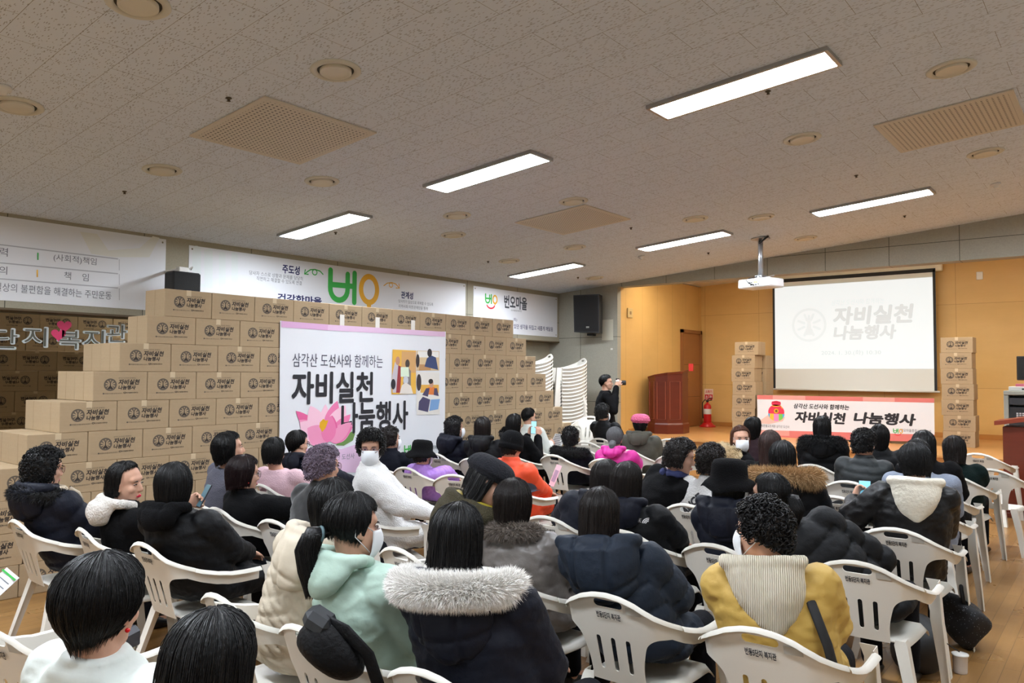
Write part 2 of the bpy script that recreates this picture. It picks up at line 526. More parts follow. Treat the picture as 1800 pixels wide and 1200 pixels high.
# stage
mb = MB(); mb.box((SX, SY + .02, 0), (RX, BY, SZ - .03)); mb.box((SX, SY - .03, SZ - .03), (RX, BY, SZ))
struct('floor_stage', mb, STAGEWOOD)
mb = MB(); mb.box((-4.4, SY - .34, 0), (RX, SY + .015, .30)); mb.box((-4.4, SY - .36, .30), (RX, SY + .015, .33))
struct('floor_step', mb, STAGEWOOD)
mb = MB(); mb.box((SX + .001, SY + .4, SZ), (SX + .018, 14.55, SZ + .09)); mb.box((SX + .02, BY - .018, SZ), (RX, BY, SZ + .09))
struct('baseboard_stage', mb, wood_material('baseboard_wood', (176, 120, 58), (190, 134, 70)))
mb = MB(); mb.box((LX, SY - .015, 0), (SX, SY, .09)); struct('baseboard_stage_wall', mb, mat('baseboard_grey', (96, 92, 84), .6))
# stage door in the left side wall
DOORW = wood_material('door_wood', (150, 98, 52), (164, 110, 60), (1.5, 1.5, 8), .45)
mb = MB()
for a, b in (((14.62, SZ), (14.69, 2.66)), ((15.5, SZ), (15.57, 2.66)), ((14.62, 2.59), (15.57, 2.66))):
    mb.box((SX, a[0], a[1]), (SX + .05, b[0], b[1]))
df = struct('door_1', mb, wood_material('door_frame_wood', (140, 90, 48), (152, 100, 54)))
mb = MB(); mb.box((SX + .004, 14.69, SZ + .01), (SX + .02, 15.5, 2.59)); 
mb.build('door_panel', DOORW, df)
mb = MB()
for z in (1.24, 1.92): mb.box((SX + .02, 14.69, z), (SX + .022, 15.5, z + .008))
mb.build('groove', mat('groove_dark', (92, 58, 30)), df)
mb = MB(); mb.lathe([(.012, 0), (.012, .05), (.03, .055), (.03, .075), (.02, .085)], (SX + .02, 14.76, 1.62), 16, (1, 0, 0))
mb.build('door_handle', mat('steel', (170, 170, 168), .25, 1.0), df, True)

# mirror on the recessed wall
GLASSM = mat('mirror_glass', (196, 188, 172), .02, 1.0)
for k, (ya, yb) in enumerate(((.2, 2.72), (2.722, 5.2))):
    mb = MB(); mb.box((LX, ya, .35), (LX + .012, yb, 2.3)); o = mb.build('wall_mirror', GLASSM)
    tag(o, ['tall wall mirror panel at the left edge, beside the box wall', 'wall mirror panel reflecting the rear of the stacked cartons'][k], 'mirror', 'wall mirrors behind the box wall')

# ------------------------------------------------------------------ ceiling fixtures
ALU = mat('brushed_aluminium', (168, 168, 166), .35, .8)
GLOW = mat('lamp_diffuser', (255, 255, 255), .5, emit=((255, 251, 243), LAMP_STRENGTH))
GLOW.node_tree.nodes['Principled BSDF'].inputs['Emission Color'].default_value = LAMP_COLOR + (1,)
OFFW = mat('cream_plastic', (206, 204, 190), .4)
def on_ceiling(o, x, y, drop=0.0):
    o.location = (x, y, ceil_z(x) - drop); o.rotation_euler = (0, -SLOPE, 0)
def ceiling_light(x, y, label):
    t = thing('ceiling_light', label, 'ceiling light', group='linear ceiling lights'); on_ceiling(t, x, y)
    mb = MB(); L, W, f = .66, .165, .025
    mb.box((-L, -W, -.03), (L, -W + f, 0)); mb.box((-L, W - f, -.03), (L, W, 0))
    mb.box((-L, -W + f, -.03), (-L + f, W - f, 0)); mb.box((L - f, -W + f, -.03), (L, W - f, 0))
    mb.build('frame', ALU, t)
    mb = MB(); mb.box((-L + f, -W + f, -.022), (L - f, W - f, -.002)); mb.build('diffuser', GLOW, t)
for x, y, lab in ((-7.1, 5.36, 'lit linear ceiling light nearest the left wall, in the front row'),
                  (-4.62, 5.31, 'lit linear ceiling light in the middle of the nearer row'),
                  (-2.13, 5.2, 'largest lit linear ceiling light, nearest to the viewer on the right'),
                  (-7.25, 9.82, 'lit linear ceiling light furthest off, above the hanging loudspeaker'),
                  (-4.78, 9.68, 'lit linear ceiling light just before the projector mount'),
                  (-2.34, 9.63, 'lit linear ceiling light before the grey beam on the right'),
                  (-7.1, .85, 'linear ceiling light in the row overhead by the left wall'),
                  (-4.62, .85, 'linear ceiling light in the row overhead, middle of the hall'),
                  (-2.13, .85, 'linear ceiling light in the row overhead, to the right'),
                  (.36, 5.2, 'linear ceiling light over the right aisle, near row'),
                  (.36, 9.63, 'linear ceiling light over the right aisle, far row'),
                  (.36, .85, 'linear ceiling light over the right aisle, overhead row'),
                  (-4.62, -3.4, 'linear ceiling light at the back of the hall, middle'),
                  (-2.13, -3.4, 'linear ceiling light at the back of the hall, right')):
    ceiling_light(x, y, lab)
SGLOW = mat('stage_fill_diffuser', (255, 255, 255), .5, emit=((255, 244, 226), STAGE_FILL))  # added fill lamps, hidden from view by the beam, to brighten the stage
for k, x in enumerate((-6.2, -4.6, -3.0, -1.4, .2)):
    t = thing('stage_fill_light', 'added unseen fill lamp behind the grey beam, %s from the left' % ORD[k], 'added fill light', (x, 12.9, stage_z(x - .65)), 0, 'added fill lamps behind the beam')
    mb = MB(); mb.box((-.62, -.12, -.05), (.62, .12, 0)); mb.build('housing', PAINT, t)
    mb = MB(); mb.box((-.6, -.1, -.06), (.6, .1, -.05)); mb.build('diffuser', SGLOW, t)
DL = [((590, 123), 'large round ceiling downlight, unlit, beside the near perforated ceiling panel'), ((30, 185), 'unlit round downlight at the far left of the ceiling'),
      ((1672, 120), 'unlit round downlight at the upper right, beyond the largest light'), ((1410, 243), 'unlit round downlight between the right lamp and the right perforated panel'),
      ((1732, 268), 'unlit round downlight just past the right perforated panel'), ((285, 298), 'unlit round downlight over the left banner, left of the near perforated panel'),
      ((566, 318), 'unlit round downlight between the near perforated panel and the left lamp'), ((1008, 353), 'unlit round downlight touching the far perforated panel corner'),
      ((803, 378), 'upper of two small downlights right of the left lamp'), ((797, 412), 'lower of two small downlights right of the left lamp'),
      ((1222, 384), 'small unlit downlight above the lamp by the projector'), ((1338, 381), 'small unlit downlight straight above the projector mount'),
      ((1416, 418), 'small unlit downlight right of the projector pole'), ((1010, 434), 'small unlit downlight above the furthest lamp'),
      ((895, 458), 'small unlit downlight left of the furthest lamp'), ((243, 6), 'unlit round downlight cut by the top edge of the photo'), ((1045, 488), 'faint round ceiling fitting next to the furthest lamp')]
for (px, py), lab in DL:
    x = on_z(px, py, 3.6)
    for _ in range(6): x = on_z(px, py, ceil_z(x[0]))
    t = thing('downlight', lab, 'downlight', group='round ceiling downlights'); on_ceiling(t, x[0], x[1])
    mb = MB(); mb.lathe([(.158, 0), (.16, -.006), (.15, -.013), (.124, -.016), (.116, -.005), (.113, .0)], (0, 0, 0), 40, cap=False); mb.build('ring', OFFW, t, True)
    mb = MB(); mb.lathe([(.0005, -.012), (.05, -.013), (.085, -.017), (.095, -.024), (.1, -.02), (.1, -.003)], (0, 0, 0), 36, cap=False); mb.build('lamp_dish', mat('cream_dish', (214, 210, 194), .35), t, True)
    mb = MB(); mb.lathe([(.1, -.0035), (.115, -.0035)], (0, 0, 0), 36, cap=False); mb.build('gap_ring', mat('shadow_gap', (60, 56, 46), .9), t)
PERF = perforated_material()
for x, y, lab in ((-5.03, 3.42, 'square perforated ceiling panel nearest the viewer, above the boxes'), (-5.13, 7.5, 'square perforated ceiling panel halfway to the stage'),
                  (-1.14, 7.35, 'square perforated ceiling panel at the right edge of the photo')):
    t = thing('ceiling_vent', lab, 'ceiling vent', group='perforated ceiling vents'); on_ceiling(t, x, y)
    mb = MB(); mb.box((-.5, -.5, -.014), (.5, .5, 0), bevel=.004); mb.build('perforated_plate', PERF, t)
SPR = [((402, 172), 'near the perforated vent'), ((219, 336), 'over the left banner'), ((590, 408), 'beside the left lamp'), ((858, 459), 'over the middle banner end'),
       ((1350, 160), 'below the largest lamp'), ((1505, 308), 'above the right far lamp'), ((1590, 379), 'below the right far lamp'), ((1109, 400), 'right of the far vent'), ((1245, 444), 'below the lamp by the projector'),
       ((1016, 487), 'by the furthest lamp')]
for (px, py), lab in SPR:
    x = on_z(px, py, 3.6)
    for _ in range(6): x = on_z(px, py, ceil_z(x[0]))
    t = thing('sprinkler', 'small dark sprinkler head in the ceiling ' + lab, 'sprinkler', group='ceiling sprinkler heads'); on_ceiling(t, x[0], x[1])
    mb = MB(); mb.lathe([(.02, 0), (.022, -.004), (.012, -.008), (.008, -.02), (.014, -.024), (.003, -.026)], (0, 0, 0), 14); mb.build('sprinkler_head', mat('sprinkler_metal', (84, 76, 64), .4, .7), t, True)
for (px, py), lab in (((1750, 323), 'white smoke detector at the right of the ceiling'), ((1128, 450), 'white smoke detector left of the projector lamp'), ((4, 152), 'white smoke detector at the far left of the ceiling')):
    x = on_z(px, py, 3.6)
    for _ in range(6): x = on_z(px, py, ceil_z(x[0]))
    t = thing('smoke_detector', lab, 'smoke detector', group='smoke detectors'); on_ceiling(t, x[0], x[1])
    mb = MB(); mb.lathe([(.05, 0), (.055, -.012), (.05, -.026), (.03, -.032), (.024, -.05), (.003, -.054)], (0, 0, 0), 24); mb.build('detector_body', mat('white_plastic', (224, 222, 216), .4), t, True)

# ------------------------------------------------------------------ banners on the left wall
BANW = mat('banner_white', (226, 228, 232), .55, bump=(3, .05))
INK = mat('ink_black', (34, 34, 40), .7); NAVY = mat('ink_navy', (30, 36, 92), .7); GREYINK = mat('ink_grey', (112, 116, 124), .7)
GREEN = mat('print_green', (48, 166, 66), .6); YEL = mat('print_yellow', (226, 168, 24), .6); RED = mat('print_red', (216, 52, 64), .6)
PALEG = mat('print_pale_green', (222, 229, 229), .6); PALEB = mat('print_pale_beige', (222, 222, 214), .6); SHADE = mat('print_grey_line', (176, 178, 184), .6)
def wall_banner(y0, y1, z0, z1, label):
    t = thing('wall_banner', label, 'banner', (WX, (y0 + y1) / 2, z0), 0, 'banners along the left wall')
    mb = MB(); mb.box((0.001, y0 - (y0 + y1) / 2, 0), (.007, y1 - (y0 + y1) / 2, z1 - z0)); mb.build('fabric', BANW, t)
    mb = MB()
    for yy in (y0 + .04, y1 - .04):
        for zz in (.04, z1 - z0 - .04): mb.lathe([(.011, 0), (.008, .004)], (.007, yy - (y0 + y1) / 2, zz), 10, (1, 0, 0))
    mb.build('eyelet', mat('eyelet_brass', (120, 110, 84), .4, .6), t)
    # local frame: x along +Y seen from the hall, y up
    pl = Plane((.007, -(y0 + y1) / 2, -z0), (0, 1, 0), (0, 0, 1))   # x = world Y, y = world Z
    return t, pl
def W(px, py): q = on_x(px, py, WX); return q[1], q[2]
def vee_logo(mbg, mby, mbr, pl, cx, cy, s, lift=.002):
    """green letter with a yellow ring and a red smile; s = height of the green letter"""
    q = lambda x, y: (cx + x * s, cy + y * s)
    w = .17 * s
    put_stroke(mbg, pl, [q(-.72, .42), q(-.72, -.1)] + [(cx + (-.4 + .32 * math.cos(a)) * s, cy + (-.1 + .34 * math.sin(a)) * s) for a in np.linspace(PI, 2 * PI, 14)] + [q(-.08, .36)], w, lift)
    put_stroke(mbg, pl, [q(-.72, -.0), q(.18, .02)], w * .95, lift + .0004); put_stroke(mbg, pl, [q(.18, .42), q(.18, -.46)], w, lift + .0008)
    put_stroke(mby, pl, disc(*q(.76, -.02), .32 * s, .4 * s, 36), w, lift, close=True); put_stroke(mby, pl, [q(.76, -.45), q(.76, -.52)], w, lift + .0004)
    put_stroke(mbr, pl, arc(*q(.1, -.55), .62 * s, .42 * s, 200, 340, 20), w, lift)
def finish(t, pairs):
    for name, mb, m in pairs:
        if not mb.n: continue
        if len(mb.marks) > 1: mb.split(name, m, t)
        else: mb.build(name, m, t)
# first banner (left)
t, pl = wall_banner(1.0, 4.297, 2.405, 3.233, 'white banner at the far left with three ruled lines of grey Korean text')
ink = MB(); gl = MB(); g1 = MB(); y1_ = MB(); pb = MB()
put_text(ink, pl, '(사회적)책임', *W(132, 457), .42, .085); put_text(ink, pl, '책    임', *W(134, 486), .24, .08)
put_text(ink, pl, '일상의 불편함을 해결하는 주민운동', *W(98, 512), 1.1, .085); put_text(ink, pl, '력', *W(6, 443), .07, .085); put_text(ink, pl, '의', *W(5, 475), .07, .08)
for a, b in (((0, 430), (206, 455)), ((0, 462), (206, 481)), ((0, 490), (206, 506))):
    put_stroke(gl, pl, [W(*a), W(*b)], .012)
for a, b in (((209, 456), (209, 475)), ((209, 482), (209, 500)), ((209, 507), (209, 527))): put_stroke(gl, pl, [W(*a), W(*b)], .006)
put_stroke(g1, pl, [W(66, 445), W(66, 456)], .012); put_stroke(y1_, pl, [W(65, 475), W(65, 486)], .012)
put_poly(pb, pl, [W(140, 407), W(170, 411), W(190, 440), W(245, 436), W(268, 415), W(280, 418), W(262, 452), W(200, 452), W(160, 446)], .0006)
finish(t, (('printed_text', ink, GREYINK), ('ruled_line', gl, SHADE), ('green_mark', g1, GREEN), ('yellow_mark', y1_, YEL), ('pale_motif', pb, PALEB)))
# second banner (middle)
t, pl = wall_banner(4.575, 9.40, 2.405, 3.205, 'long white banner above the boxes with a large green and yellow Korean logo')
nv = MB(); gr = MB(); g1 = MB(); y1_ = MB(); r1 = MB(); pg = MB()
put_text(nv, pl, '주도성', *W(511, 474), .27, .12, .03); put_text(nv, pl, '관계성', *W(715, 519), .25, .11, .03); put_text(nv, pl, '건강한마을', *W(527, 526), .7, .11, .03)
put_text(gr, pl, '당사자 스스로 상황과 문제를 당당히', *W(486, 484.5), .8, .055); put_text(gr, pl, '직면하고 해결할 수 있도록 연결', *W(491, 493.5), .68, .055)
put_text(gr, pl, '당사자가 일상으로 회복할 수 있도록', *W(731, 532), .74, .05); put_text(gr, pl, '지역사회 이웃관계망을 통해', *W(726, 540), .62, .05)
cx, cz = W(617, 504); vee_logo(g1, y1_, r1, pl, cx - .03, cz, .47)
put_stroke(g1, pl, [W(567, 482), W(562, 476.5), W(553, 473.5), W(545, 474), W(539, 478), W(535, 481.5)], .016); put_stroke(g1, pl, [W(536, 474), W(534.5, 481.5), W(541, 482)], .016)
put_stroke(g1, pl, disc(*W(552.5, 478.5), .038, .036, 20), .014, close=True)
put_stroke(y1_, pl, [W(674, 502), W(680, 497.5), W(688, 496.5), W(695, 499), W(701, 506)], .014); put_stroke(y1_, pl, [W(700.5, 499), W(701.5, 506.5), W(695.5, 506)], .014)
put_stroke(y1_, pl, disc(*W(686.5, 501), .034, .032, 20), .012, close=True)
put_stroke(pg, pl, [W(345, 440), W(345, 500), W(366, 503), W(366, 444)], .11, .0006); put_stroke(pg, pl, [W(390, 448), W(390, 515)], .09, .0007); put_stroke(pg, pl, [W(412, 450), W(412, 515)], .09, .0008)
finish(t, (('navy_heading', nv, NAVY), ('printed_text', gr, GREYINK), ('green_logo', g1, GREEN), ('yellow_logo', y1_, YEL), ('red_logo', r1, RED), ('pale_motif', pg, PALEG)))
# third banner (by the corner)
t, pl = wall_banner(9.60, 12.03, 2.42, 3.19, 'white banner by the stage corner with a smiling logo and large grey title')
nv = MB(); gr = MB(); g1 = MB(); y1_ = MB(); r1 = MB()
cx, cz = W(861, 525); vee_logo(g1, y1_, r1, pl, cx, cz, .17)
put_text(gr, pl, '번오마을', *W(906, 532), .66, .24, .03); put_text(nv, pl, '있던 생각을 뒤집고 새롭게 깨달음', *W(938, 576), 1.2, .085, .012); put_text(nv, pl, '최)', *W(905, 562), .1, .07)
put_text(gr, pl, '번오마을종합사회복지관', *W(907, 546), .3, .03)
finish(t, (('navy_text', nv, NAVY), ('grey_title', gr, mat('ink_dark_grey', (74, 78, 86), .7)), ('green_logo', g1, GREEN), ('yellow_logo', y1_, YEL), ('red_logo', r1, RED)))

# lettering stuck on the mirror
CLEAR = mat('silver_vinyl', (196, 204, 204), .4); PINK = mat('pink_vinyl', (226, 58, 112), .5)
def Mr(px, py): q = on_x(px, py, LX + .014); return q[1], q[2]
plm = Plane((LX + .012, 0, 0), (0, 1, 0), (0, 0, 1))
for body, (px, py), lab in (('단', (10, 595), 'clipped silver outline letter on the mirror at the left edge'), ('지', (62, 592), 'silver outline letter on the mirror, left of the pink hearts'),
                           ('복', (122, 597), 'silver outline letter on the mirror just right of the hearts'), ('지', (165, 596), 'silver letter on the mirror cut off by a carton top'), ('관', (205, 586), 'silver letter on the mirror beside the second row carton')):
    cy, cz = Mr(px, py); v, f = glyphs(body, .03); mb = MB()
    put_text(mb, plm, body, cy, cz, .25, .22, .035, 0, .002, 0)
    o = mb.build('mirror_letter', CLEAR); tag(o, lab, 'lettering', 'letters stuck on the mirror')
    mb = MB(); put_text(mb, plm, body, cy, cz, .205, .19, -.02, 0, .004, 0); mb.build('dark_inlay', mat('smoked_vinyl', (84, 84, 72), .4), o)
for (px, py), lab in (((113, 573), 'upper pink heart stuck on the mirror'), ((103, 588), 'lower pink heart stuck on the mirror')):
    cy, cz = Mr(px, py); a = np.linspace(0, 2 * PI, 40, endpoint=False)
    hx = .0045 * 16 * np.sin(a) ** 3; hy = .0045 * (13 * np.cos(a) - 5 * np.cos(2 * a) - 2 * np.cos(3 * a) - np.cos(4 * a))
    R1 = plm.p(np.stack([cy + hx, cz + hy], 1), .0); R2 = plm.p(np.stack([cy + hx, cz + hy], 1), .004)
    mb = MB(); mb.rings([R1, R2]); o = mb.build('heart_sticker', PINK); tag(o, lab, 'sticker', 'heart stickers on the mirror')

# small loudspeaker on a bracket behind the top row of cartons
BLACK = mat('matt_black', (20, 20, 22), .6); BLACKG = mat('speaker_grille', (14, 14, 15), .85, bump=(220, .4))
t = thing('small_loudspeaker', 'small black loudspeaker on a white bracket above the top left carton', 'loudspeaker', (-8.2, 4.3, 2.6))
mb = MB(); mb.box((-.1, -.165, 0), (.1, .165, .22), bevel=.02); mb.build('cabinet', BLACK, t)
mb = MB(); mb.box((.1, -.15, .015), (.106, .15, .205)); mb.build('grille', BLACKG, t)
mb = MB(); mb.box((-.4, -.02, .25), (-.05, .02, .27)); mb.box((-.05, -.06, .22), (.03, .06, .28), bevel=.01); mb.tube([(-.02, .05, .25), (.02, .1, .29), (-.05, .12, .27)], .008); mb.build('bracket', mat('white_bracket', (214, 212, 206), .4), t)
mb = MB(); mb.lathe([(.02, 0), (.02, .025), (.012, .03)], (0, .165, .16), 16, (0, 1, 0)); mb.build('side_knob', BLACK, t)
# large loudspeaker on the stage wall
t = thing('wall_loudspeaker', 'tall black loudspeaker hung on the grey wall beside the stage', 'loudspeaker', (-7.72, 11.83, 2.46), math.radians(12))
mb = MB(); v = [(-.245, -.15, .02), (.245, -.15, 0), (.2, .13, 0), (-.2, .13, .02), (-.255, -.17, .70), (.245, -.17, .70), (.2, .13, .70), (-.2, .13, .70)]
mb.add(v, [(0, 3, 2, 1), (4, 5, 6, 7), (0, 1, 5, 4), (1, 2, 6, 5), (2, 3, 7, 6), (3, 0, 4, 7)]); mb.build('cabinet', BLACK, t)
mb = MB(); v2 = [(-.225, -.156, .04), (.225, -.155, .02), (.225, -.176, .68), (-.235, -.176, .68)]; mb.add(v2, [(0, 1, 2, 3)]); mb.add(np.array(v2) + [0, .006, 0], [(0, 3, 2, 1)]); mb.build('grille', BLACKG, t)
mb = MB(); mb.box((.0, -.176, .09), (.055, -.164, .12)); mb.build('badge', mat('badge_silver', (150, 150, 140), .3, .8), t)
mb = MB(); mb.box((-.05, .0, -.04), (.05, .2, 0)); mb.box((-.02, .13, .1), (.06, .25, .4)); mb.build('wall_bracket', BLACK, t)
o = MB().box((-7.62, SY - .006, 2.34), (-7.38, SY, 2.72)).build('wall_patch', mat('patch_cream', (200, 196, 178), .7)); tag(o, 'pale square plate on the grey wall behind the loudspeaker', 'plate')
o = MB().box((-7.43, SY - .008, 2.16), (-7.39, SY, 2.19)).build('wall_label', mat('label_white', (216, 214, 208), .6)); tag(o, 'tiny white label on the grey wall below the loudspeaker', 'label')
# wall fittings on the stage
q = on_x(1106, 550, SX)
o = MB().box((SX, q[1] - .09, q[2] - .09), (SX + .03, q[1] + .09, q[2] + .09), bevel=.008).build('wall_box', mat('ivory_plastic', (196, 168, 112), .4)); tag(o, 'ivory square wall box high on the golden side wall', 'wall box')
MB().box((SX + .03, q[1] - .03, q[2] - .03), (SX + .035, q[1] + .03, q[2] + .03)).build('knob', mat('ivory_dark', (140, 112, 70), .4), o)
q = on_y(1722, 484.5, BY)
o = MB().box((q[0] - .05, BY - .02, q[2] - .07), (q[0] + .05, BY, q[2] + .07), bevel=.006).build('switch_plate', mat('white_plastic', (224, 222, 216), .4)); tag(o, 'white plate high on the golden wall right of the screen', 'wall plate')

# ------------------------------------------------------------------ projector
px_, py_ = -4.0, 10.5
t = thing('projector', 'white ceiling projector hanging on a silver pole before the screen', 'projector', (px_, py_, 2.93), math.radians(-14))
WHITE = mat('white_plastic', (224, 222, 216), .4)
mb = MB(); mb.box((-.26, -.17, 0), (.26, .17, .125), bevel=.016); mb.build('case', mat('projector_white', (236, 236, 236), .35), t)
mb = MB()
for k in range(8): mb.box((-.23, -.1705, .02 + k * .011), (-.11, -.169, .026 + k * .011))
mb.build('vent', mat('vent_grey', (186, 186, 186), .5), t)
mb = MB(); mb.box((-.09, -.171, .015), (.12, -.169, .1)); mb.build('port_panel', mat('port_panel_grey', (206, 206, 204), .5), t)
for k, (a, b, col) in enumerate(((-.06, .07, (40, 40, 44)), (-.03, .07, (40, 60, 120)), (.02, .07, (220, 170, 30)), (.05, .07, (220, 170, 30)), (-.04, .035, (40, 40, 44)), (0, .035, (40, 40, 44)), (.04, .035, (60, 60, 66)), (.08, .04, (60, 60, 66)))):
    mb = MB(); mb.box((a - .011, -.176, b - .007), (a + .011, -.17, b + .007)); mb.build('port', mat('port_%d' % (col[0]), col, .5), t)
mb = MB(); zc = ceil_z(px_) - 2.93
mb.tube([(0, 0, .17), (0, 0, zc - .01)], .035, 16); mb.build('pole', mat('pole_silver', (178, 180, 184), .3, .8), t, True)
mb = MB(); mb.lathe([(.13, zc - .02), (.13, zc - .005), (.05, zc - .03)][::-1], (0, 0, 0), 24); mb.build('ceiling_plate', mat('pole_silver', (178, 180, 184)), t)
mb = MB(); mb.box((-.06, -.06, .125), (.06, .06, .18), bevel=.006)
for a in (.4, 1.9, 3.4, 5.0): mb.tube([(0, 0, .14), (.2 * math.cos(a), .14 * math.sin(a), .15 + .02 * math.sin(3 * a))], .006)
mb.tube([(.02, -.02, .15), (.07, -.05, .26)], .006); mb.build('mount', mat('mount_grey', (150, 150, 150), .4, .6), t)
mb = MB(); mb.tube([(.01, -.03, zc - .05), (.02, -.05, zc - .08), (.08, -.06, zc - .05), (.17, -.06, zc + .0)], .013); mb.tube([(-.02, -.06, .16), (-.1, -.12, .14), (-.12, -.17, .11), (-.06, -.19, .06), (.02, -.185, .03)], .007); mb.build('cable', BLACK, t, True)
mb = MB(); mb.lathe([(.045, 0), (.045, .02), (.036, .022), (.03, .01)], (.12, .17, .06), 20, (0, 1, 0)); mb.build('lens', BLACK, t, True)

# ------------------------------------------------------------------ projection screen
YS = 15.42
a = on_y(1357, 507, YS); b = on_y(1641, 478, YS); c_ = on_y(1645, 688, YS)
sx0, sx1 = on_y(1358.5, 600, YS)[0], on_y(1646, 600, YS)[0]; sz0 = on_y(1500, 686, YS)[2]; sz1 = on_y(1640, 476, YS)[2]
t = thing('projection_screen', 'large white projection screen showing a pale slide on the stage wall', 'projection screen', (0, YS, 0))
mb = MB(); mb.box((sx0 - .03, .02, sz1), (sx1 + .1, .15, sz1 + .13), bevel=.015); mb.build('case', mat('screen_case', (226, 220, 200), .5), t)
mb = MB(); mb.box((sx0, 0.012, sz0), (sx1, .02, sz1 + .02)); mb.build('fabric', mat('screen_fabric', (226, 231, 228), .7), t)
mb = MB(); mb.box((sx0, .008, sz0), (sx0 + .045, .0118, sz1 + .02)); mb.box((sx1 - .045, .008, sz0), (sx1, .0118, sz1 + .02)); mb.box((sx0, .008, sz1 - .02), (sx1, .0118, sz1 + .05)); mb.build('black_border', BLACK, t)
mb = MB(); mb.tube([(sx0 - .02, .012, sz0), (sx1 + .04, .012, sz0)], .018, 10); mb.build('weight_bar', mat('bar_white', (220, 220, 214), .4), t, True)
iz0 = on_y(1500, 648, YS)[2]; iz1 = on_y(1500, 496, YS)[2]; ix0 = sx0 + .045; ix1 = sx1 - .045
SLIDE = mat('projected_slide', (136, 138, 138), .8, emit=((247, 252, 252), .80))
mb = MB(); mb.box((ix0, .004, iz0), (ix1, .008, iz1)); img = mb.build('projected_image', SLIDE, t)
FAINT = mat('projected_grey', (136, 138, 138), .8, emit=((247, 250, 250), .60)); FAINT2 = mat('projected_pale', (136, 138, 138), .8, emit=((247, 250, 250), .71))
pls = Plane((0, .004, 0), (1, 0, 0), (0, 0, 1))
S = lambda px, py: (lambda q: (q[0], q[2]))(on_y(px, py, YS))
f1 = MB(); f2 = MB()
put_text(f1, pls, '자비실천', *S(1533, 553), 1.42, .36, .045, .12); put_text(f1, pls, '나눔행사', *S(1519, 584), 1.12, .28, .045, .12); put_text(f1, pls, '2024. 1. 30.(화) 10:30', *S(1495, 620), 1.08, .11, .012)
f3 = MB(); put_text(f3, pls, '삼각산 도선사와 함께하는', *S(1507, 530), .95, .11, .02, .1); put_text(f3, pls, '대한불교조계종 삼각산 도선사', *S(1398, 641), .62, .06); put_text(f3, pls, '번오마을종합사회복지관', *S(1611, 636), .56, .06)
cx, cz = S(1422, 571); R = .31
put_stroke(f2, pls, disc(cx, cz, R, None, 40), .05, close=True)
for k in range(8):
    a = k * PI / 4 + PI / 8; put_stroke(f2, pls, [(cx + .1 * math.cos(a), cz + .1 * math.sin(a)), (cx + .22 * math.cos(a), cz + .22 * math.sin(a))], .05)
put_poly(f2, pls, [(cx - .12, cz - .2), (cx + .12, cz - .2), (cx + .05, cz - .1), (cx + .02, cz + .2), (cx - .02, cz + .2), (cx - .05, cz - .1)], .0026)
f1.split('slide_text', FAINT, img); f3.split('slide_small_text', FAINT2, img); f2.build('slide_emblem', FAINT2, img)

# ------------------------------------------------------------------ lectern on the stage, podium on the floor, rack, extinguisher
MAHO = wood_material('mahogany', (88, 34, 20), (112, 48, 30), (2, 2, 12), .3); MAHOL = mat('mahogany_inlay', (146, 76, 52), .35)
t = thing('lectern', 'reddish brown wooden lectern with panelled front at the left of the stage', 'lectern', (-6.84, 13.15, SZ), math.radians(8))
fp = [(-.33, -.08), (-.12, -.3), (.12, -.3), (.33, -.08), (.33, .26), (-.33, .26)]; tops = [1.06, 1.10, 1.14, 1.16, 1.2, 1.08]
mb = MB(); mb.rings([[(x * 1.05, y * 1.05, 0) for x, y in fp], [(x * 1.05, y * 1.05, .17) for x, y in fp], [(x, y, .2) for x, y in fp], [(x, y, h - .04) for (x, y), h in zip(fp, tops)]]); mb.build('cabinet', MAHO, t)
mb = MB(); mb.rings([[(x * 1.03, y * 1.03, h - .04) for (x, y), h in zip(fp, tops)], [(x * 1.06, y * 1.06, h) for (x, y), h in zip(fp, tops)]]); mb.build('top', MAHO, t)
for k in range(3):
    p0 = np.array(fp[k]); p1 = np.array(fp[k + 1]); d = p1 - p0; nrm = np.array([d[1], -d[0]]) / np.linalg.norm(d)
    a = p0 + d * .16 + nrm * .002; b = p0 + d * .84 + nrm * .002; mb = MB()
    h = [(a[0], a[1], .27), (b[0], b[1], .27), (b[0], b[1], .97), (a[0], a[1], .97)]
    mb.tube(h, .007, 6, close=True, cap=False); mb.build('panel_moulding', MAHOL, t)
o = MB().box((-6.52, 13.42, SZ + 1.17), (-6.44, 13.46, SZ + 1.31)).build('red_sign', mat('red_sign', (206, 44, 40), .5)); 
tag(o, 'small red emergency box standing behind the top of the left lectern', 'sign')
t = thing('podium', 'dark mahogany podium with curved top at the right edge of the photo', 'podium', (-.93, 11.36, 0))
mb = MB(); mb.box((-.34, -.26, 0), (.4, .26, .06), bevel=.008); mb.box((-.3, -.24, .06), (.4, .24, 1.1), bevel=.006); mb.build('body', MAHO, t)
mb = MB(); prof = [(x, 1.1 + .075 * math.exp(-((x - .02) / .32) ** 2)) for x in np.linspace(-.38, .44, 16)]
mb.rings([[(x, -.3, z), (x, .3, z), (x, .3, z + .05), (x, -.3, z + .05)] for x, z in prof]); mb.build('top', wood_material('mahogany_top', (116, 44, 22), (140, 58, 32)), t, False)
t = thing('equipment_rack', 'grey equipment rack standing behind the podium at the right edge', 'equipment rack', (-1.05, 13.3, SZ))
RACKG = mat('rack_grey', (150, 154, 146), .5)
mb = MB()
for x in (-.34, .36): mb.box((x - .03, -.28, 0), (x + .03, .28, .84), bevel=.006)
mb.box((-.37, -.3, .84), (.39, .3, .9), bevel=.008); mb.box((-.31, .2, 0), (.33, .27, .84)); mb.build('frame', RACKG, t)
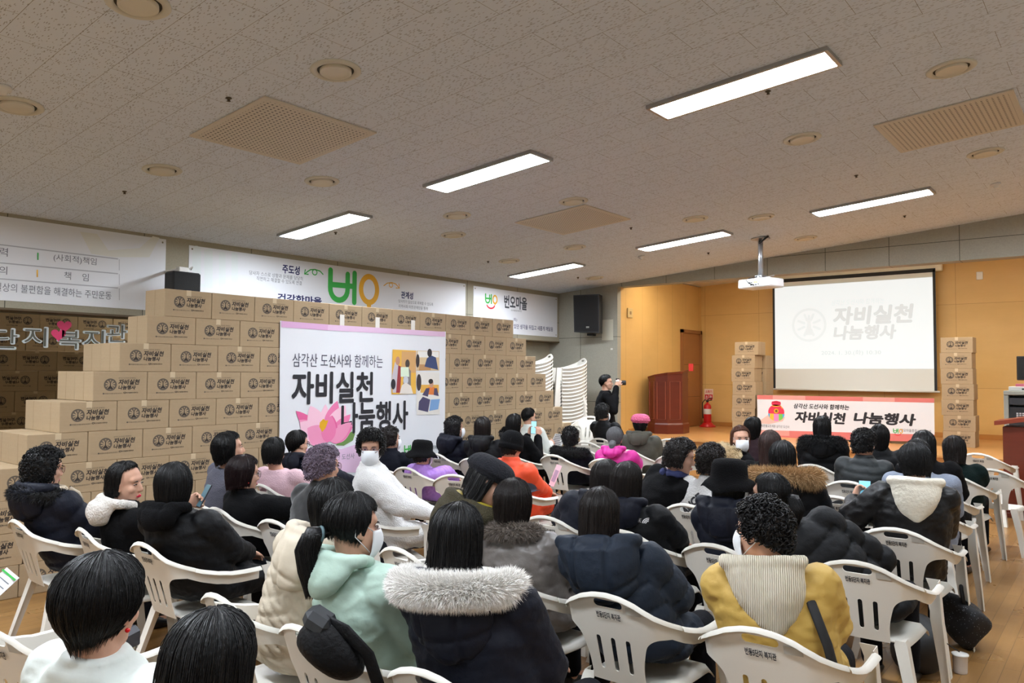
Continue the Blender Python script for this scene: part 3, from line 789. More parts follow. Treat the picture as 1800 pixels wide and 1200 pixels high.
for k, (z, h, col) in enumerate(((.7, .1, (44, 46, 50)), (.5, .17, (30, 31, 34)), (.3, .17, (40, 40, 44)), (.08, .18, (36, 36, 40)))):
    mb = MB(); mb.box((-.305, -.27, z), (.325, .1, z + h), bevel=.004); u = mb.build('rack_unit', mat('rack_dark_%d' % k, col, .4), t)
    if k == 1:
        MB().box((-.02, -.274, z + .1), (.2, -.2705, z + .14)).build('blue_display', mat('blue_display', (40, 80, 220), .4, emit=((50, 90, 240), .8)), u)
        mm = MB()
        for i in range(5):
            for j in range(3): mm.box((-.22 + i * .035, -.276, z + .02 + j * .026), (-.195 + i * .035, -.2705, z + .036 + j * .026))
        mm.build('key', mat('pale_key', (206, 208, 212), .5), u)
for z0, z1, col, lab in ((.9, .96, (196, 198, 196), 'white flat player lying on top of the equipment rack'),):
    o = MB().box((-1.36, 13.05, SZ + z0), (-.72, 13.5, SZ + z1), bevel=.006).build('disc_player', mat('player_white', col, .4)); tag(o, lab, 'player')
    MB().box((-1.2, 13.046, SZ + z0 + .015), (-.95, 13.052, SZ + z0 + .035)).build('tray', BLACK, o)
o = MB().box((-1.28, 13.1, SZ + .961), (-.75, 13.4, SZ + 1.0), bevel=.004).build('folder', mat('pink_folder', (186, 96, 116), .6)); tag(o, 'pink folder lying under the monitor on the rack', 'folder')
t = thing('monitor', 'black flat monitor standing on the equipment rack at the right edge', 'monitor', (-.98, 13.3, SZ + 1.001))
MB().box((-.3, -.02, .05), (.3, .03, .4), bevel=.008).build('case', BLACK, t); MB().box((-.28, -.023, .07), (.28, -.0205, .385)).build('screen', mat('dark_screen', (26, 28, 30), .12), t)
MB().box((-.12, -.08, 0), (.12, .1, .015)).box((-.03, .03, .01), (.03, .06, .2)).build('stand', BLACK, t)
# fire extinguisher
q = on_z(1242, 746, SZ)
t = thing('fire_extinguisher', 'red fire extinguisher on a red base in the stage corner', 'fire extinguisher', (-6.98, 15.25, SZ))
REDP = mat('extinguisher_red', (196, 26, 30), .3)
mb = MB(); mb.lathe([(.17, 0), (.17, .02), (.11, .06), (.1, .09), (.085, .09)], (0, 0, 0), 28); mb.build('base', REDP, t, True)
mb = MB(); mb.lathe([(.075, .06), (.08, .08), (.08, .42), (.07, .46), (.04, .49), (.022, .5), (.022, .52)], (0, 0, 0), 28); mb.build('cylinder', REDP, t, True)
mb = MB(); mb.lathe([(.0812, .27), (.0812, .38)], (0, 0, 0), 28, cap=False); mb.build('label_band', mat('label_white', (216, 214, 208), .6), t)
mb = MB(); mb.box((-.02, -.02, .52), (.02, .02, .56)); mb.tube([(0, 0, .55), (.1, 0, .57)], .01, 8); mb.tube([(0, 0, .56), (.04, 0, .6), (.11, 0, .61)], .01, 8); mb.build('valve_handle', BLACK, t)
mb = MB(); mb.tube([(-.01, 0, .55), (-.06, 0, .57), (-.11, -.01, .5), (-.1, -.02, .3), (-.085, -.03, .18)], .011, 8); mb.build('hose', BLACK, t, True)
q = on_y(1246, 693, BY)
o = MB().box((q[0] - .1, BY - .006, q[2] - .12), (q[0] + .1, BY, q[2] + .12)).build('fire_notice', mat('notice_pink', (224, 200, 180), .6)); tag(o, 'small red and white fire extinguisher notice on the golden wall', 'sign')
plq = Plane((q[0], BY - .006, q[2]), (1, 0, 0), (0, 0, 1)); mm = MB()
put_poly(mm, plq, [(-.09, -.11), (-.005, -.11), (-.005, .0), (-.09, .0)], .001); put_poly(mm, plq, [(.005, -.11), (.09, -.11), (.09, .0), (.005, .0)], .001); put_text(mm, plq, '소화기', 0, .06, .15, .06, .03, 0, .001); mm.build('red_panel', REDP, o)
mm = MB(); put_text(mm, plq, '소', -.047, -.055, .05, .07, .02, 0, .002); put_text(mm, plq, '화', .047, -.055, .05, .07, .02, 0, .002); mm.build('white_mark', WHITE, o)
# ================================================================== cartons
CARD = NB('cardboard', .85, .2)
_n = CARD.noise(CARD.mapping(scale=(1, 1, 40)), 3, 4); _n2 = CARD.noise(CARD.mapping(), 40, 3)
CARD.color(CARD.mix(CARD.math('ADD', CARD.math('MULTIPLY', _n, .6), CARD.math('MULTIPLY', _n2, .4)), lin((162, 140, 110)), lin((178, 156, 126))))
CARD = CARD.m
CARDEDGE = mat('cardboard_seam', (128, 100, 70), .9)
PRINT = mat('carton_print', (52, 44, 38), .75); PRINTG = mat('carton_print_grey', (92, 82, 70), .75)
TAPE = mat('clear_tape', (204, 184, 152), .15, spec=.6)
BL, BD, BH = .445, .36, .245
def carton_parts():
    """front face looks along +X (local), length along Y"""
    mb = MB(); g = .0018
    mb.box((-BD / 2, -BL / 2 + g, 0), (BD / 2, BL / 2 - g, BH - .0012), bevel=.004)
    body = mb.mesh('body')
    body.materials.append(CARD)
    mb = MB()
    mb.box((-BD / 2 + .002, -.0015, BH - .0024), (BD / 2 - .002, .0015, BH - .0008))
    for s in (-1, 1):
        y = s * (BL / 2 - g)
        mb.box((-.001, min(y, y + s * .0008), .0), (.001, max(y, y + s * .0008), BH - .004))
    seam = mb.mesh('flap_seam'); seam.materials.append(CARDEDGE)
    prs = []
    for s in (1, -1):
        pr = MB(); prs.append(pr)
        pl = Plane((s * BD / 2, 0, BH / 2), (0, s, 0), (0, 0, 1))
        cx, cy, R = -.085, .012, .052
        ring = disc(cx, cy, R, None, 36); put_stroke(pr, pl, disc(cx, cy, R - .006, None, 36), .012, .0007, close=True, mi=1)
        for k in range(10):
            a = PI / 2 + (k + .5) * 2 * PI / 10; w = .36 if k not in (4, 5) else .5
            put_poly(pr, pl, [(cx + .012 * math.cos(a), cy + .012 * math.sin(a)), (cx + .043 * math.cos(a - w * .5), cy + .043 * math.sin(a - w * .5)), (cx + .043 * math.cos(a + w * .5), cy + .043 * math.sin(a + w * .5))], .0008, 1)
        put_poly(pr, pl, [(cx - .026, cy - .034), (cx + .026, cy - .034), (cx + .012, cy - .018), (cx + .005, cy - .01), (cx + .002, cy + .034), (cx - .002, cy + .034), (cx - .005, cy - .01), (cx - .012, cy - .018)], .001, 0)
        put_text(pr, pl, '삼각산 도선사와 함께하는', .052, .068, .145, .012, .01, 0, .0008, 1)
        put_text(pr, pl, '자비실천', .068, .034, .178, .046, .045, .18, .0008); put_text(pr, pl, '나눔행사', .052, -.012, .145, .038, .045, .18, .0008)
        put_text(pr, pl, '대한불교조계종 삼각산 도선사', -.06, -.061, .14, .011, .01, 0, .0008, 1); put_text(pr, pl, '번오마을종합사회복지관', .095, -.056, .1, .012, .02, 0, .0008, 0)
        put_poly(pr, pl, disc(-.138, -.061, .007, None, 12), .0008, 1); put_stroke(pr, pl, arc(.034, -.053, .009, .009, 190, 350, 8), .004, .0008); put_stroke(pr, pl, [(.026, -.051), (.042, -.051)], .004, .0009)
    pm = []
    for pr in prs: q = pr.mesh('print'); q.materials.append(PRINT); q.materials.append(PRINTG); pm.append(q)
    mb = MB()
    mb.box((-BD / 2 - .0006, -.022, BH - .001), (BD / 2 + .0006, .022, BH - .0004))
    for s in (-1, 1): 
        x = s * (BD / 2); mb.box((min(x, x + s * .0006), -.022, BH - .042 - .012 * s), (max(x, x + s * .0006), .022, BH - .0004))
    tm = mb.mesh('tape'); tm.materials.append(TAPE)
    return body, seam, pm, tm
CB, CS, CP, CT = carton_parts()
def carton(x, y, z, rz, label, group, tape=True, back=False):
    o = link('carton', CB, None, (x, y, z)); o.rotation_euler = (0, 0, rz)
    tag(o, label, 'carton', group)
    link('flap_seam', CS, o); link('printed_logo', CP[0], o)
    if back: link('printed_logo', CP[1], o)
    if tape: link('clear_tape', CT, o)
    return o
rowY0 = {9: 3.30, 8: 3.148, 7: 2.925, 6: 2.72, 5: 2.475, 4: 2.25, 3: 2.04, 2: 1.84, 1: 1.80, 0: 1.78}
rowY1 = {9: 8.18, 8: 8.44, 7: 8.67, 6: 8.87, 5: 9.08, 4: 9.27, 3: 9.51, 2: 9.70, 1: 9.92, 0: 10.12}
ROWNAME = {9: 'top row', 8: 'second row from the top', 7: 'third row from the top', 6: 'fourth row from the top', 5: 'fifth row from the top', 4: 'sixth row from the top', 3: 'fourth row from the floor', 2: 'third row from the floor', 1: 'second row from the floor', 0: 'bottom row'}
for r in range(9, -1, -1):
    n = round((rowY1[r] - rowY0[r]) / BL); pitch = (rowY1[r] - rowY0[r]) / n
    pitch = max(pitch, BL + .0005)
    for i in range(n):
        y = rowY0[r] + pitch * (i + .5)
        pos = '%s from left end' % ORD[i] if i <= n // 2 else ('%s from right end' % ORD[n - 1 - i] if n - 1 - i else 'at the right end')
        if i == 0: pos = 'at the left end'
        carton(-6.6 - BD / 2 + random.uniform(-.002, .002), y, r * BH, random.uniform(-.001, .001), 'long-wall carton, front layer, %s, %s' % (ROWNAME[r], pos), 'cartons in the long stacked wall', (i * 7 + r * 3) % 5 < 3, r >= 7)
    if r <= 7:
        for i in range(4 if r < 7 else 5):
            y = rowY0[r] + pitch * (i + .5) + .004
            carton(-6.6 - BD * 1.5 - .008, y, r * BH, 0, 'long-wall carton, rear layer, %s, %s' % (ROWNAME[r], 'at the left end' if i == 0 else ORD[i] + ' from left end'), 'cartons in the long stacked wall', True, True)
# cartons on the stage (fronts face the hall, -Y)
for k in range(7):
    tn = 'topmost' if k == 6 else ('lowest' if k == 0 else ORD[6 - k] + ' from the top')
    carton(-2.105 + (.012, .02, -.004, .006, -.006, -.014, 0)[k], 13.88, SZ + k * BH, -PI / 2 + random.uniform(-.01, .01), 'carton in the stack right of the screen, %s' % tn, 'cartons stacked on the stage')
    carton(-5.56 + (.0, -.01, .0, .01, -.012, 0, .06)[k], 13.88, SZ + k * BH, -PI / 2 + random.uniform(-.008, .008), 'carton in the stack left of the screen, front pile, %s' % tn, 'cartons stacked on the stage')
    if k < 6: carton(-5.50, 14.27, SZ + k * BH, -PI / 2, 'carton in the pile hidden behind the left screen stack, %s' % ('topmost' if k == 5 else ('lowest' if k == 0 else ORD[5 - k] + ' from the top')), 'cartons stacked on the stage')
for k in range(3):
    for i in range(6):
        carton(-5.09 + i * .4485, 13.88, SZ + k * BH, -PI / 2, 'carton behind the long stage banner, %s layer, %s from the left' % (('lowest', 'middle', 'upper')[k], ORD[i]), 'cartons stacked on the stage')

# ------------------------------------------------------------------ large banner hung on the carton wall
XB = -6.588
t = thing('event_banner', 'large white banner with a pink lotus and black Korean title on the cartons', 'banner', (XB, 5.66, 0))
yA, yB, zA, zB = 4.47, 6.845, .45, 2.23
gy = np.linspace(yA, yB, 40); gz = np.linspace(zA, zB, 30)
mb = MB(); V = []; F = []
def wav(y, z): return .004 * (0.5 + .5 * math.sin(y * 7 + z * 1.5) * math.sin(z * 3 + y))
for th in (0.0, .002):
    for z in gz:
        for y in gy: V.append((th + wav(y, z), y - 5.66 + .012 * (zB - z) * (1 if y < 5 else 0), z - .02 * math.sin((y - yA) / (yB - yA) * PI) * (z - zA)))
k = len(gy); m_ = k * len(gz)
for i in range(len(gz) - 1):
    for j in range(k - 1):
        a = i * k + j; F.append((m_ + a, m_ + a + 1, m_ + a + k + 1, m_ + a + k)); F.append((a, a + k, a + k + 1, a + 1))
mb.add(V, F); mb.build('fabric', BANW, t, True)
pl = Plane((.0085, -5.66, 0), (0, 1, 0), (0, 0, 1))
B = lambda px, py: (lambda q: (q[1], q[2]))(on_x(px, py, XB + .008))
PK = mat('print_soft_pink', (222, 188, 216), .6); PK2 = mat('print_soft_pink_dark', (214, 168, 206), .6)
m1 = MB(); put_poly(m1, pl, [(yA + .01, 2.165), (5.05, 2.16), (5.05, 2.222), (yA + .01, 2.228)], .0004); m1.build('pink_band', PK2, t)
m1 = MB(); put_poly(m1, pl, [(5.05, 2.16), (6.83, 2.165), (6.83, 2.226), (5.05, 2.222)], .0004); m1.build('pink_band', PK, t); m1 = MB()
put_poly(m1, pl, [B(500, 812), B(530, 790), B(560, 785), B(600, 789), B(628, 780), B(660, 776), B(700, 782), B(700, 830), B(500, 830)], .0004); m1.build('pink_wave', PK, t)
m1 = MB(); put_text(m1, pl, '삼각산 도선사와 함께하는', *B(598, 634), 1.2, .14, .0, 0, .001); m1.build('grey_text', mat('ink_slate', (74, 76, 92), .7), t)
m1 = MB(); put_text(m1, pl, '자비실천', *B(588, 681), 1.07, .34, .028, 0, .002); put_text(m1, pl, '나눔행사', *B(661, 732), .98, .34, .028, 0, .002); m1.split('black_title', INK, t)
# lotus
PET = [((545, 745), (520, 722), 'a'), ((536, 760), (526, 738), 'b'), ((548, 742), (545, 713), 'c'), ((560, 742), (572, 710), 'c'), ((578, 736), (593, 704), 'd'), ((592, 742), (607, 712), 'c'), ((602, 752), (616, 728), 'd'), ((606, 762), (620, 745), 'b'), ((552, 768), (527, 742), 'c'), ((598, 770), (620, 750), 'd'), ((590, 760), (584, 730), 'a'), ((572, 772), (540, 752), 'b'), ((604, 772), (618, 742), 'b'), ((577, 778), (582, 730), 'd')]
PETM = {'a': mat('petal_deep', (226, 98, 152), .6), 'b': mat('petal_mid', (238, 150, 186), .6), 'c': mat('petal_light', (246, 196, 214), .6), 'd': mat('petal_pink', (234, 124, 170), .6)}
base = np.array(B(573, 778)); pm = {k_: MB() for k_ in PETM}
for i, (root, tip, kk) in enumerate(PET):
    r0 = base * .72 + np.array(B(*root)) * .28; tp = np.array(B(*tip)); d = tp - r0; L = np.linalg.norm(d); d /= L; nn = np.array([-d[1], d[0]]); w = .075 + .02 * (i % 3)
    s_ = np.linspace(0, 1, 11); prof = w * np.sin(PI * s_ ** .8) ** .8
    put_poly(pm[kk], pl, np.concatenate([r0 + d * (s_ * L)[:, None] + nn * prof[:, None], (r0 + d * (s_ * L)[:, None] - nn * prof[:, None])[::-1][1:-1]]), .0012 + i * .0001)
for kk in pm: pm[kk].build('lotus_petal', PETM[kk], t)
m1 = MB(); put_poly(m1, pl, [B(562, 742), B(568, 736), B(572, 739), B(577, 738), B(572, 752), B(566, 759), B(561, 750)], .0028); m1.build('lotus_stamen', YEL, t)
m1 = MB(); put_poly(m1, pl, [B(590, 782), B(604, 768), B(618, 758), B(624, 762), B(620, 774), B(604, 783)], .0018); m1.build('lotus_leaf', mat('leaf_green', (108, 142, 76), .6), t)
# three printed photographs (plain generic stand-ins: people packing boxes)
def quad(a, b): (x0, y0), (x1, y1) = a, b; return [(x0, y1), (x1, y1), (x1, y0), (x0, y0)]
def shapes(lst, off=.0012):
    for i, (name, rgb, pts) in enumerate(lst):
        m_1 = MB(); put_poly(m_1, pl, pts, off + i * .0002); m_1.build(name, mat('photo_%d_%d_%d' % rgb, rgb, .6), t)
def blob(px, py, rx, ry): c0 = np.array(B(px, py)); return disc(c0[0], c0[1], rx, ry, 22)
def pg(*pts): return [B(*p) for p in pts]
shapes([('photo_backdrop', (226, 176, 70), pg((688, 693), (731, 692), (731, 616), (690, 614))), ('photo_cartons', (206, 160, 104), pg((705, 655), (731, 655), (731, 618), (706, 617))), ('photo_robe', (150, 52, 58), pg((694, 690), (703, 690), (706, 645), (697, 640), (692, 660))),
        ('photo_sleeve', (196, 190, 196), pg((690, 690), (696, 690), (700, 640), (694, 636), (689, 660))), ('photo_head', (190, 140, 112), blob(699, 634, .035, .05)), ('photo_coat', (128, 122, 120), pg((708, 690), (722, 690), (722, 652), (716, 643), (709, 648))), ('photo_head', (70, 60, 56), blob(716, 639, .035, .05)),
        ('photo_board', (216, 230, 206), pg((704, 662), (719, 662), (718, 645), (704, 645))), ('photo_cap', (200, 202, 206), blob(713, 668, .04, .05)), ('photo_jacket', (224, 216, 206), pg((702, 692), (726, 692), (722, 678), (713, 672), (706, 677))), ('photo_hair', (40, 38, 44), blob(691, 675, .035, .06))])
shapes([('photo_backdrop', (214, 190, 150), pg((732, 651), (772, 651), (772, 617), (732, 616))), ('photo_wall', (232, 230, 224), pg((734, 628), (771, 628), (771, 618), (734, 617))), ('photo_carton', (186, 140, 92), pg((736, 651), (757, 650), (757, 641), (737, 640))), ('photo_sweater', (52, 70, 112), pg((746, 644), (770, 650), (766, 628), (757, 624), (750, 630))), ('photo_hair', (44, 38, 40), blob(755, 620, .04, .05)), ('photo_hair', (50, 44, 46), blob(734, 634, .03, .08))])
shapes([('photo_backdrop', (226, 222, 214), pg((732, 729), (773, 728), (772, 654), (732, 653))), ('photo_shelf', (222, 170, 76), pg((739, 690), (771, 690), (771, 676), (739, 676))), ('photo_vest', (222, 126, 60), pg((750, 693), (766, 694), (764, 680), (752, 680))), ('photo_arm', (74, 66, 96), pg((742, 694), (752, 697), (755, 682), (749, 682))), ('photo_arm', (74, 66, 96), pg((762, 694), (771, 696), (768, 682), (763, 682))), ('photo_head', (196, 150, 124), blob(758, 674, .035, .05)), ('photo_hair', (36, 32, 36), blob(757, 670, .04, .03)),
        ('photo_shirt', (70, 66, 98), pg((735, 720), (752, 724), (756, 702), (743, 697), (736, 706))), ('photo_check', (120, 160, 206), pg((754, 722), (770, 719), (773, 701), (757, 702))), ('photo_hair', (52, 44, 48), blob(736, 672, .04, .1))])
g1, y1_, r1, gr = MB(), MB(), MB(), MB(); cx, cz = B(719, 789); vee_logo(g1, y1_, r1, pl, cx, cz, .1); put_text(gr, pl, '번오마을종합사회복지관', *B(752, 787), .5, .05, .02); put_text(gr, pl, '대한불교조계종 삼각산 도선사', *B(570, 806), .8, .06)
finish(t, (('green_logo', g1, GREEN), ('yellow_logo', y1_, YEL), ('red_logo', r1, RED), ('small_text', gr, GREYINK)))
for py, (yy, zz) in enumerate(((5.25, 2.2), (5.75, 2.2), (6.3, 2.2))):
    o = MB().box((-6.5985, yy - .03, zz - .02), (-6.5945, yy + .03, zz + .14)).build('tape_strip', mat('white_tape', (228, 224, 216), .3)); tag(o, 'white tape strip holding the top edge of the lotus banner, %s from the left' % ORD[py], 'tape', 'tape strips on the lotus banner')

# ------------------------------------------------------------------ long banner across the stage cartons
YB_ = 13.66
t = thing('stage_banner', 'long white and coral banner with a red pouch across the stage cartons', 'banner', (0, YB_, 0))
T = lambda px, py: (lambda q: (q[0], q[2]))(on_y(px, py, YB_ - .006))
pl = Plane((0, -.0065, 0), (1, 0, 0), (0, 0, 1))
c4 = [np.array(T(*p)) for p in ((1332, 768), (1643, 777), (1642, 700), (1331, 694))]
for name, m, l0, (u0, u1), (v0, v1) in (('fabric', BANW, 0, (0, 1), (0, 1)), ('coral_band', mat('print_coral', (214, 118, 112), .6), .0006, (0, 1), (.9, 1)), ('coral_band', mat('print_coral', (0, 0, 0)), .0006, (0, 1), (0, .17)),
                                ('pale_band', mat('print_coral_pale', (222, 156, 146), .6), .0009, (.63, .8), (.9, 1)), ('pale_band', mat('print_coral_pale', (0, 0, 0)), .0009, (.1, .3), (.9, 1)), ('pale_band', mat('print_coral_pale', (0, 0, 0)), .0009, (0, .2), (.05, .17))):
    bl = lambda u, v: c4[0] * (1 - u) * (1 - v) + c4[1] * u * (1 - v) + c4[2] * u * v + c4[3] * (1 - u) * v
    q4 = [bl(u0, v0), bl(u1, v0), bl(u1, v1), bl(u0, v1)]; m1 = MB()
    if l0 == 0: m1.rings([pl.p(q4, -.004), pl.p(q4, 0)])
    else: put_poly(m1, pl, q4, l0)
    m1.build(name, m, t)
m1 = MB(); put_text(m1, pl, '삼각산 도선사와 함께하는', *T(1443, 714.5), .93, .09, .03, .15, .0015); put_text(m1, pl, '자비실천', *T(1441, 734), .86, .2, .045, .15, .0015); put_text(m1, pl, '나눔행사', *T(1554, 736), .95, .2, .045, .15, .0015); m1.split('black_title', INK, t)
m1 = MB(); put_text(m1, pl, '대한불교조계종 삼각산 도선사', *T(1363, 749), .5, .05, .01, 0, .0015); put_text(m1, pl, '번오마을종합사회복지관', *T(1610, 757), .44, .05, .01, 0, .0015); m1.split('small_text', GREYINK, t)
m1 = MB(); put_poly(m1, pl, [T(1333, 741), T(1350, 729), T(1380, 733), T(1376, 740), T(1352, 745), T(1333, 744)], .001); m1.build('printed_hand', mat('print_hand', (228, 190, 178), .6), t)
cx, cz = T(1364.5, 724); m1 = MB(); put_poly(m1, pl, disc(cx, cz, .145, .135, 30), .0014); put_poly(m1, pl, disc(cx, cz + .15, .085, .05, 20), .0014); 
for i in range(5): put_poly(m1, pl, disc(cx - .06 + i * .03, cz + .18 - .006 * abs(i - 2), .022, None, 12), .0016)
m1.build('red_pouch', mat('print_pouch_red', (222, 48, 82), .6), t)
for i, col in enumerate(((86, 170, 222), (240, 190, 60), (232, 140, 196), (120, 200, 80), (70, 170, 220))):
    m1 = MB(); a0 = PI + i * PI / 5; put_poly(m1, pl, np.concatenate([disc(cx, cz - .03, .146, .13, 7, a0, a0 + PI / 5, True), [(cx + .14 * math.cos(a0 + PI / 5), cz - .03), (cx + .14 * math.cos(a0), cz - .03)]]), .0022); m1.build('pouch_stripe', mat('print_stripe_%d' % i, col, .6), t)
m1 = MB(); put_poly(m1, pl, disc(cx, cz + .02, .042, None, 18), .0024); put_stroke(m1, pl, [(cx - .07, cz + .11), (cx, cz + .1), (cx + .08, cz + .115), (cx + .11, cz + .07)], .015, .0024); m1.build('gold_coin', YEL, t)
m1 = MB(); put_text(m1, pl, '福', cx, cz + .02, .045, .045, .02, 0, .003); m1.build('coin_mark', INK, t)
g1, y1_, r1 = MB(), MB(), MB(); cx, cz = T(1577, 757); vee_logo(g1, y1_, r1, pl, cx, cz, .075); finish(t, (('green_logo', g1, GREEN), ('yellow_logo', y1_, YEL), ('red_logo', r1, RED)))

# ================================================================== plastic armchairs
PLASTIC = mat('white_chair_plastic', (222, 218, 208), .42, spec=.4, bump=(260, .03), var=.03)
STICKER = mat('grey_sticker', (178, 176, 168), .6)
def sdf_sheet(ur, zr, du, keep, mapf):
    """grid sheet trimmed to keep(u,z)>0, boundary snapped to the outline"""
    U = np.arange(ur[0], ur[1] + du * .5, du); Z = np.arange(zr[0], zr[1] + du * .5, du)
    uu, zz = np.meshgrid(U, Z); val = keep(uu, zz); H, W_ = uu.shape
    uc = (uu[:-1, :-1] + uu[1:, 1:]) / 2; zc = (zz[:-1, :-1] + zz[1:, 1:]) / 2
    cell = keep(uc, zc) > 0
    use = np.zeros((H, W_), bool)
    for a, b in ((0, 0), (1, 0), (0, 1), (1, 1)): use[a:H - 1 + a, b:W_ - 1 + b] |= cell
    cnt = np.zeros((H, W_), int)
    for a, b in ((0, 0), (1, 0), (0, 1), (1, 1)): cnt[a:H - 1 + a, b:W_ - 1 + b] += cell
    u = uu.copy(); z = zz.copy(); e = 1e-4
    m = use & (cnt < 4)
    for _ in range(5):
        k = keep(u[m], z[m]); gu = (keep(u[m] + e, z[m]) - keep(u[m] - e, z[m])) / (2 * e); gz = (keep(u[m], z[m] + e) - keep(u[m], z[m] - e)) / (2 * e)
        g2 = np.maximum(gu ** 2 + gz ** 2, .05); st = np.clip(k / g2, -.006, .006); u[m] -= st * gu; z[m] -= st * gz
    idx = -np.ones((H, W_), int); idx[use] = np.arange(use.sum())
    P = mapf(u[use], z[use]); F = []; C = []
    ii, jj = np.nonzero(cell)
    for i, j in zip(ii, jj): F.append((idx[i, j], idx[i, j + 1], idx[i + 1, j + 1], idx[i + 1, j])); C.append(uc[i, j])
    return P, F, np.array(C)
_ub = [0, .06, .12, .18, .24, .30, .36, .42, .50, .70]; _zb = [.82, .814, .796, .765, .726, .69, .664, .65, .645, .645]
def z_top(u): return np.interp(np.abs(u), _ub, _zb)
def plan(u, z):
    """developed coordinate -> chair coordinates (faces +Y)"""
    a = np.abs(u); s = np.sign(u); r = .13; f = .15; q = r * PI / 2
    t = np.clip((a - f) / r, 0, PI / 2)
    x = np.where(a < f, a, f + r * np.sin(t)); y = np.where(a < f, 0, r * (1 - np.cos(t))) + np.maximum(a - f - q, 0)
    y = y - .018 * np.cos(np.clip(a / .3, 0, 1) * PI / 2)
    w = np.clip(1 - y / .16, 0, 1); rec = (z - .42) * .30 * w
    sp = 1 + (z - .42) * .32
    return np.stack([s * x * sp, y - .20 - rec, z], -1)
def rrect(u, z, cu, cz, hw, hh, r):
    qx = np.abs(u - cu) - hw + r; qz = np.abs(z - cz) - hh + r
    return np.sqrt(np.maximum(qx, 0) ** 2 + np.maximum(qz, 0) ** 2) + np.minimum(np.maximum(qx, qz), 0) - r
def chair_keep(u, z):
    k = (z_top(u) - z) * .85
    k = np.minimum(k, z - .425)
    for c in (-.072, 0, .072): k = np.minimum(k, rrect(u, z, c, .555, .0115, .075, .0115))
    k = np.minimum(k, rrect(u, z, 0, .778, .066, .0165, .0165))
    a = np.abs(u)
    pan = .135 + .05 * np.clip((z - .50) / .2, 0, 1) ** 1.5
    zh = np.minimum(z_top(a) - .062, .655)
    d1 = a - pan; d2 = zh - z
    hole = np.minimum(d1, d2); rr = .05
    c1 = np.minimum(d1, rr); c2 = np.minimum(d2, rr)
    rounded = np.where((d1 < rr) & (d2 < rr), rr - np.sqrt((rr - c1) ** 2 + (rr - c2) ** 2), hole)
    k = np.minimum(k, -rounded)
    k = np.minimum(k, .60 - a)
    return k
def thick(P, F, th):
    me = bpy.data.meshes.new('raw'); me.from_pydata(P.tolist(), [], F); me.update()
    r = evaluate(me, [('SOLIDIFY', dict(thickness=th, offset=0.0)), ])
    bpy.data.meshes.remove(me); return r
def sub_mesh(P, F, sel):
    F2 = [f for f, s in zip(F, sel) if s]; ids = sorted({i for f in F2 for i in f}); mp = {a: b for b, a in enumerate(ids)}
    return P[ids], [tuple(mp[i] for i in f) for f in F2]
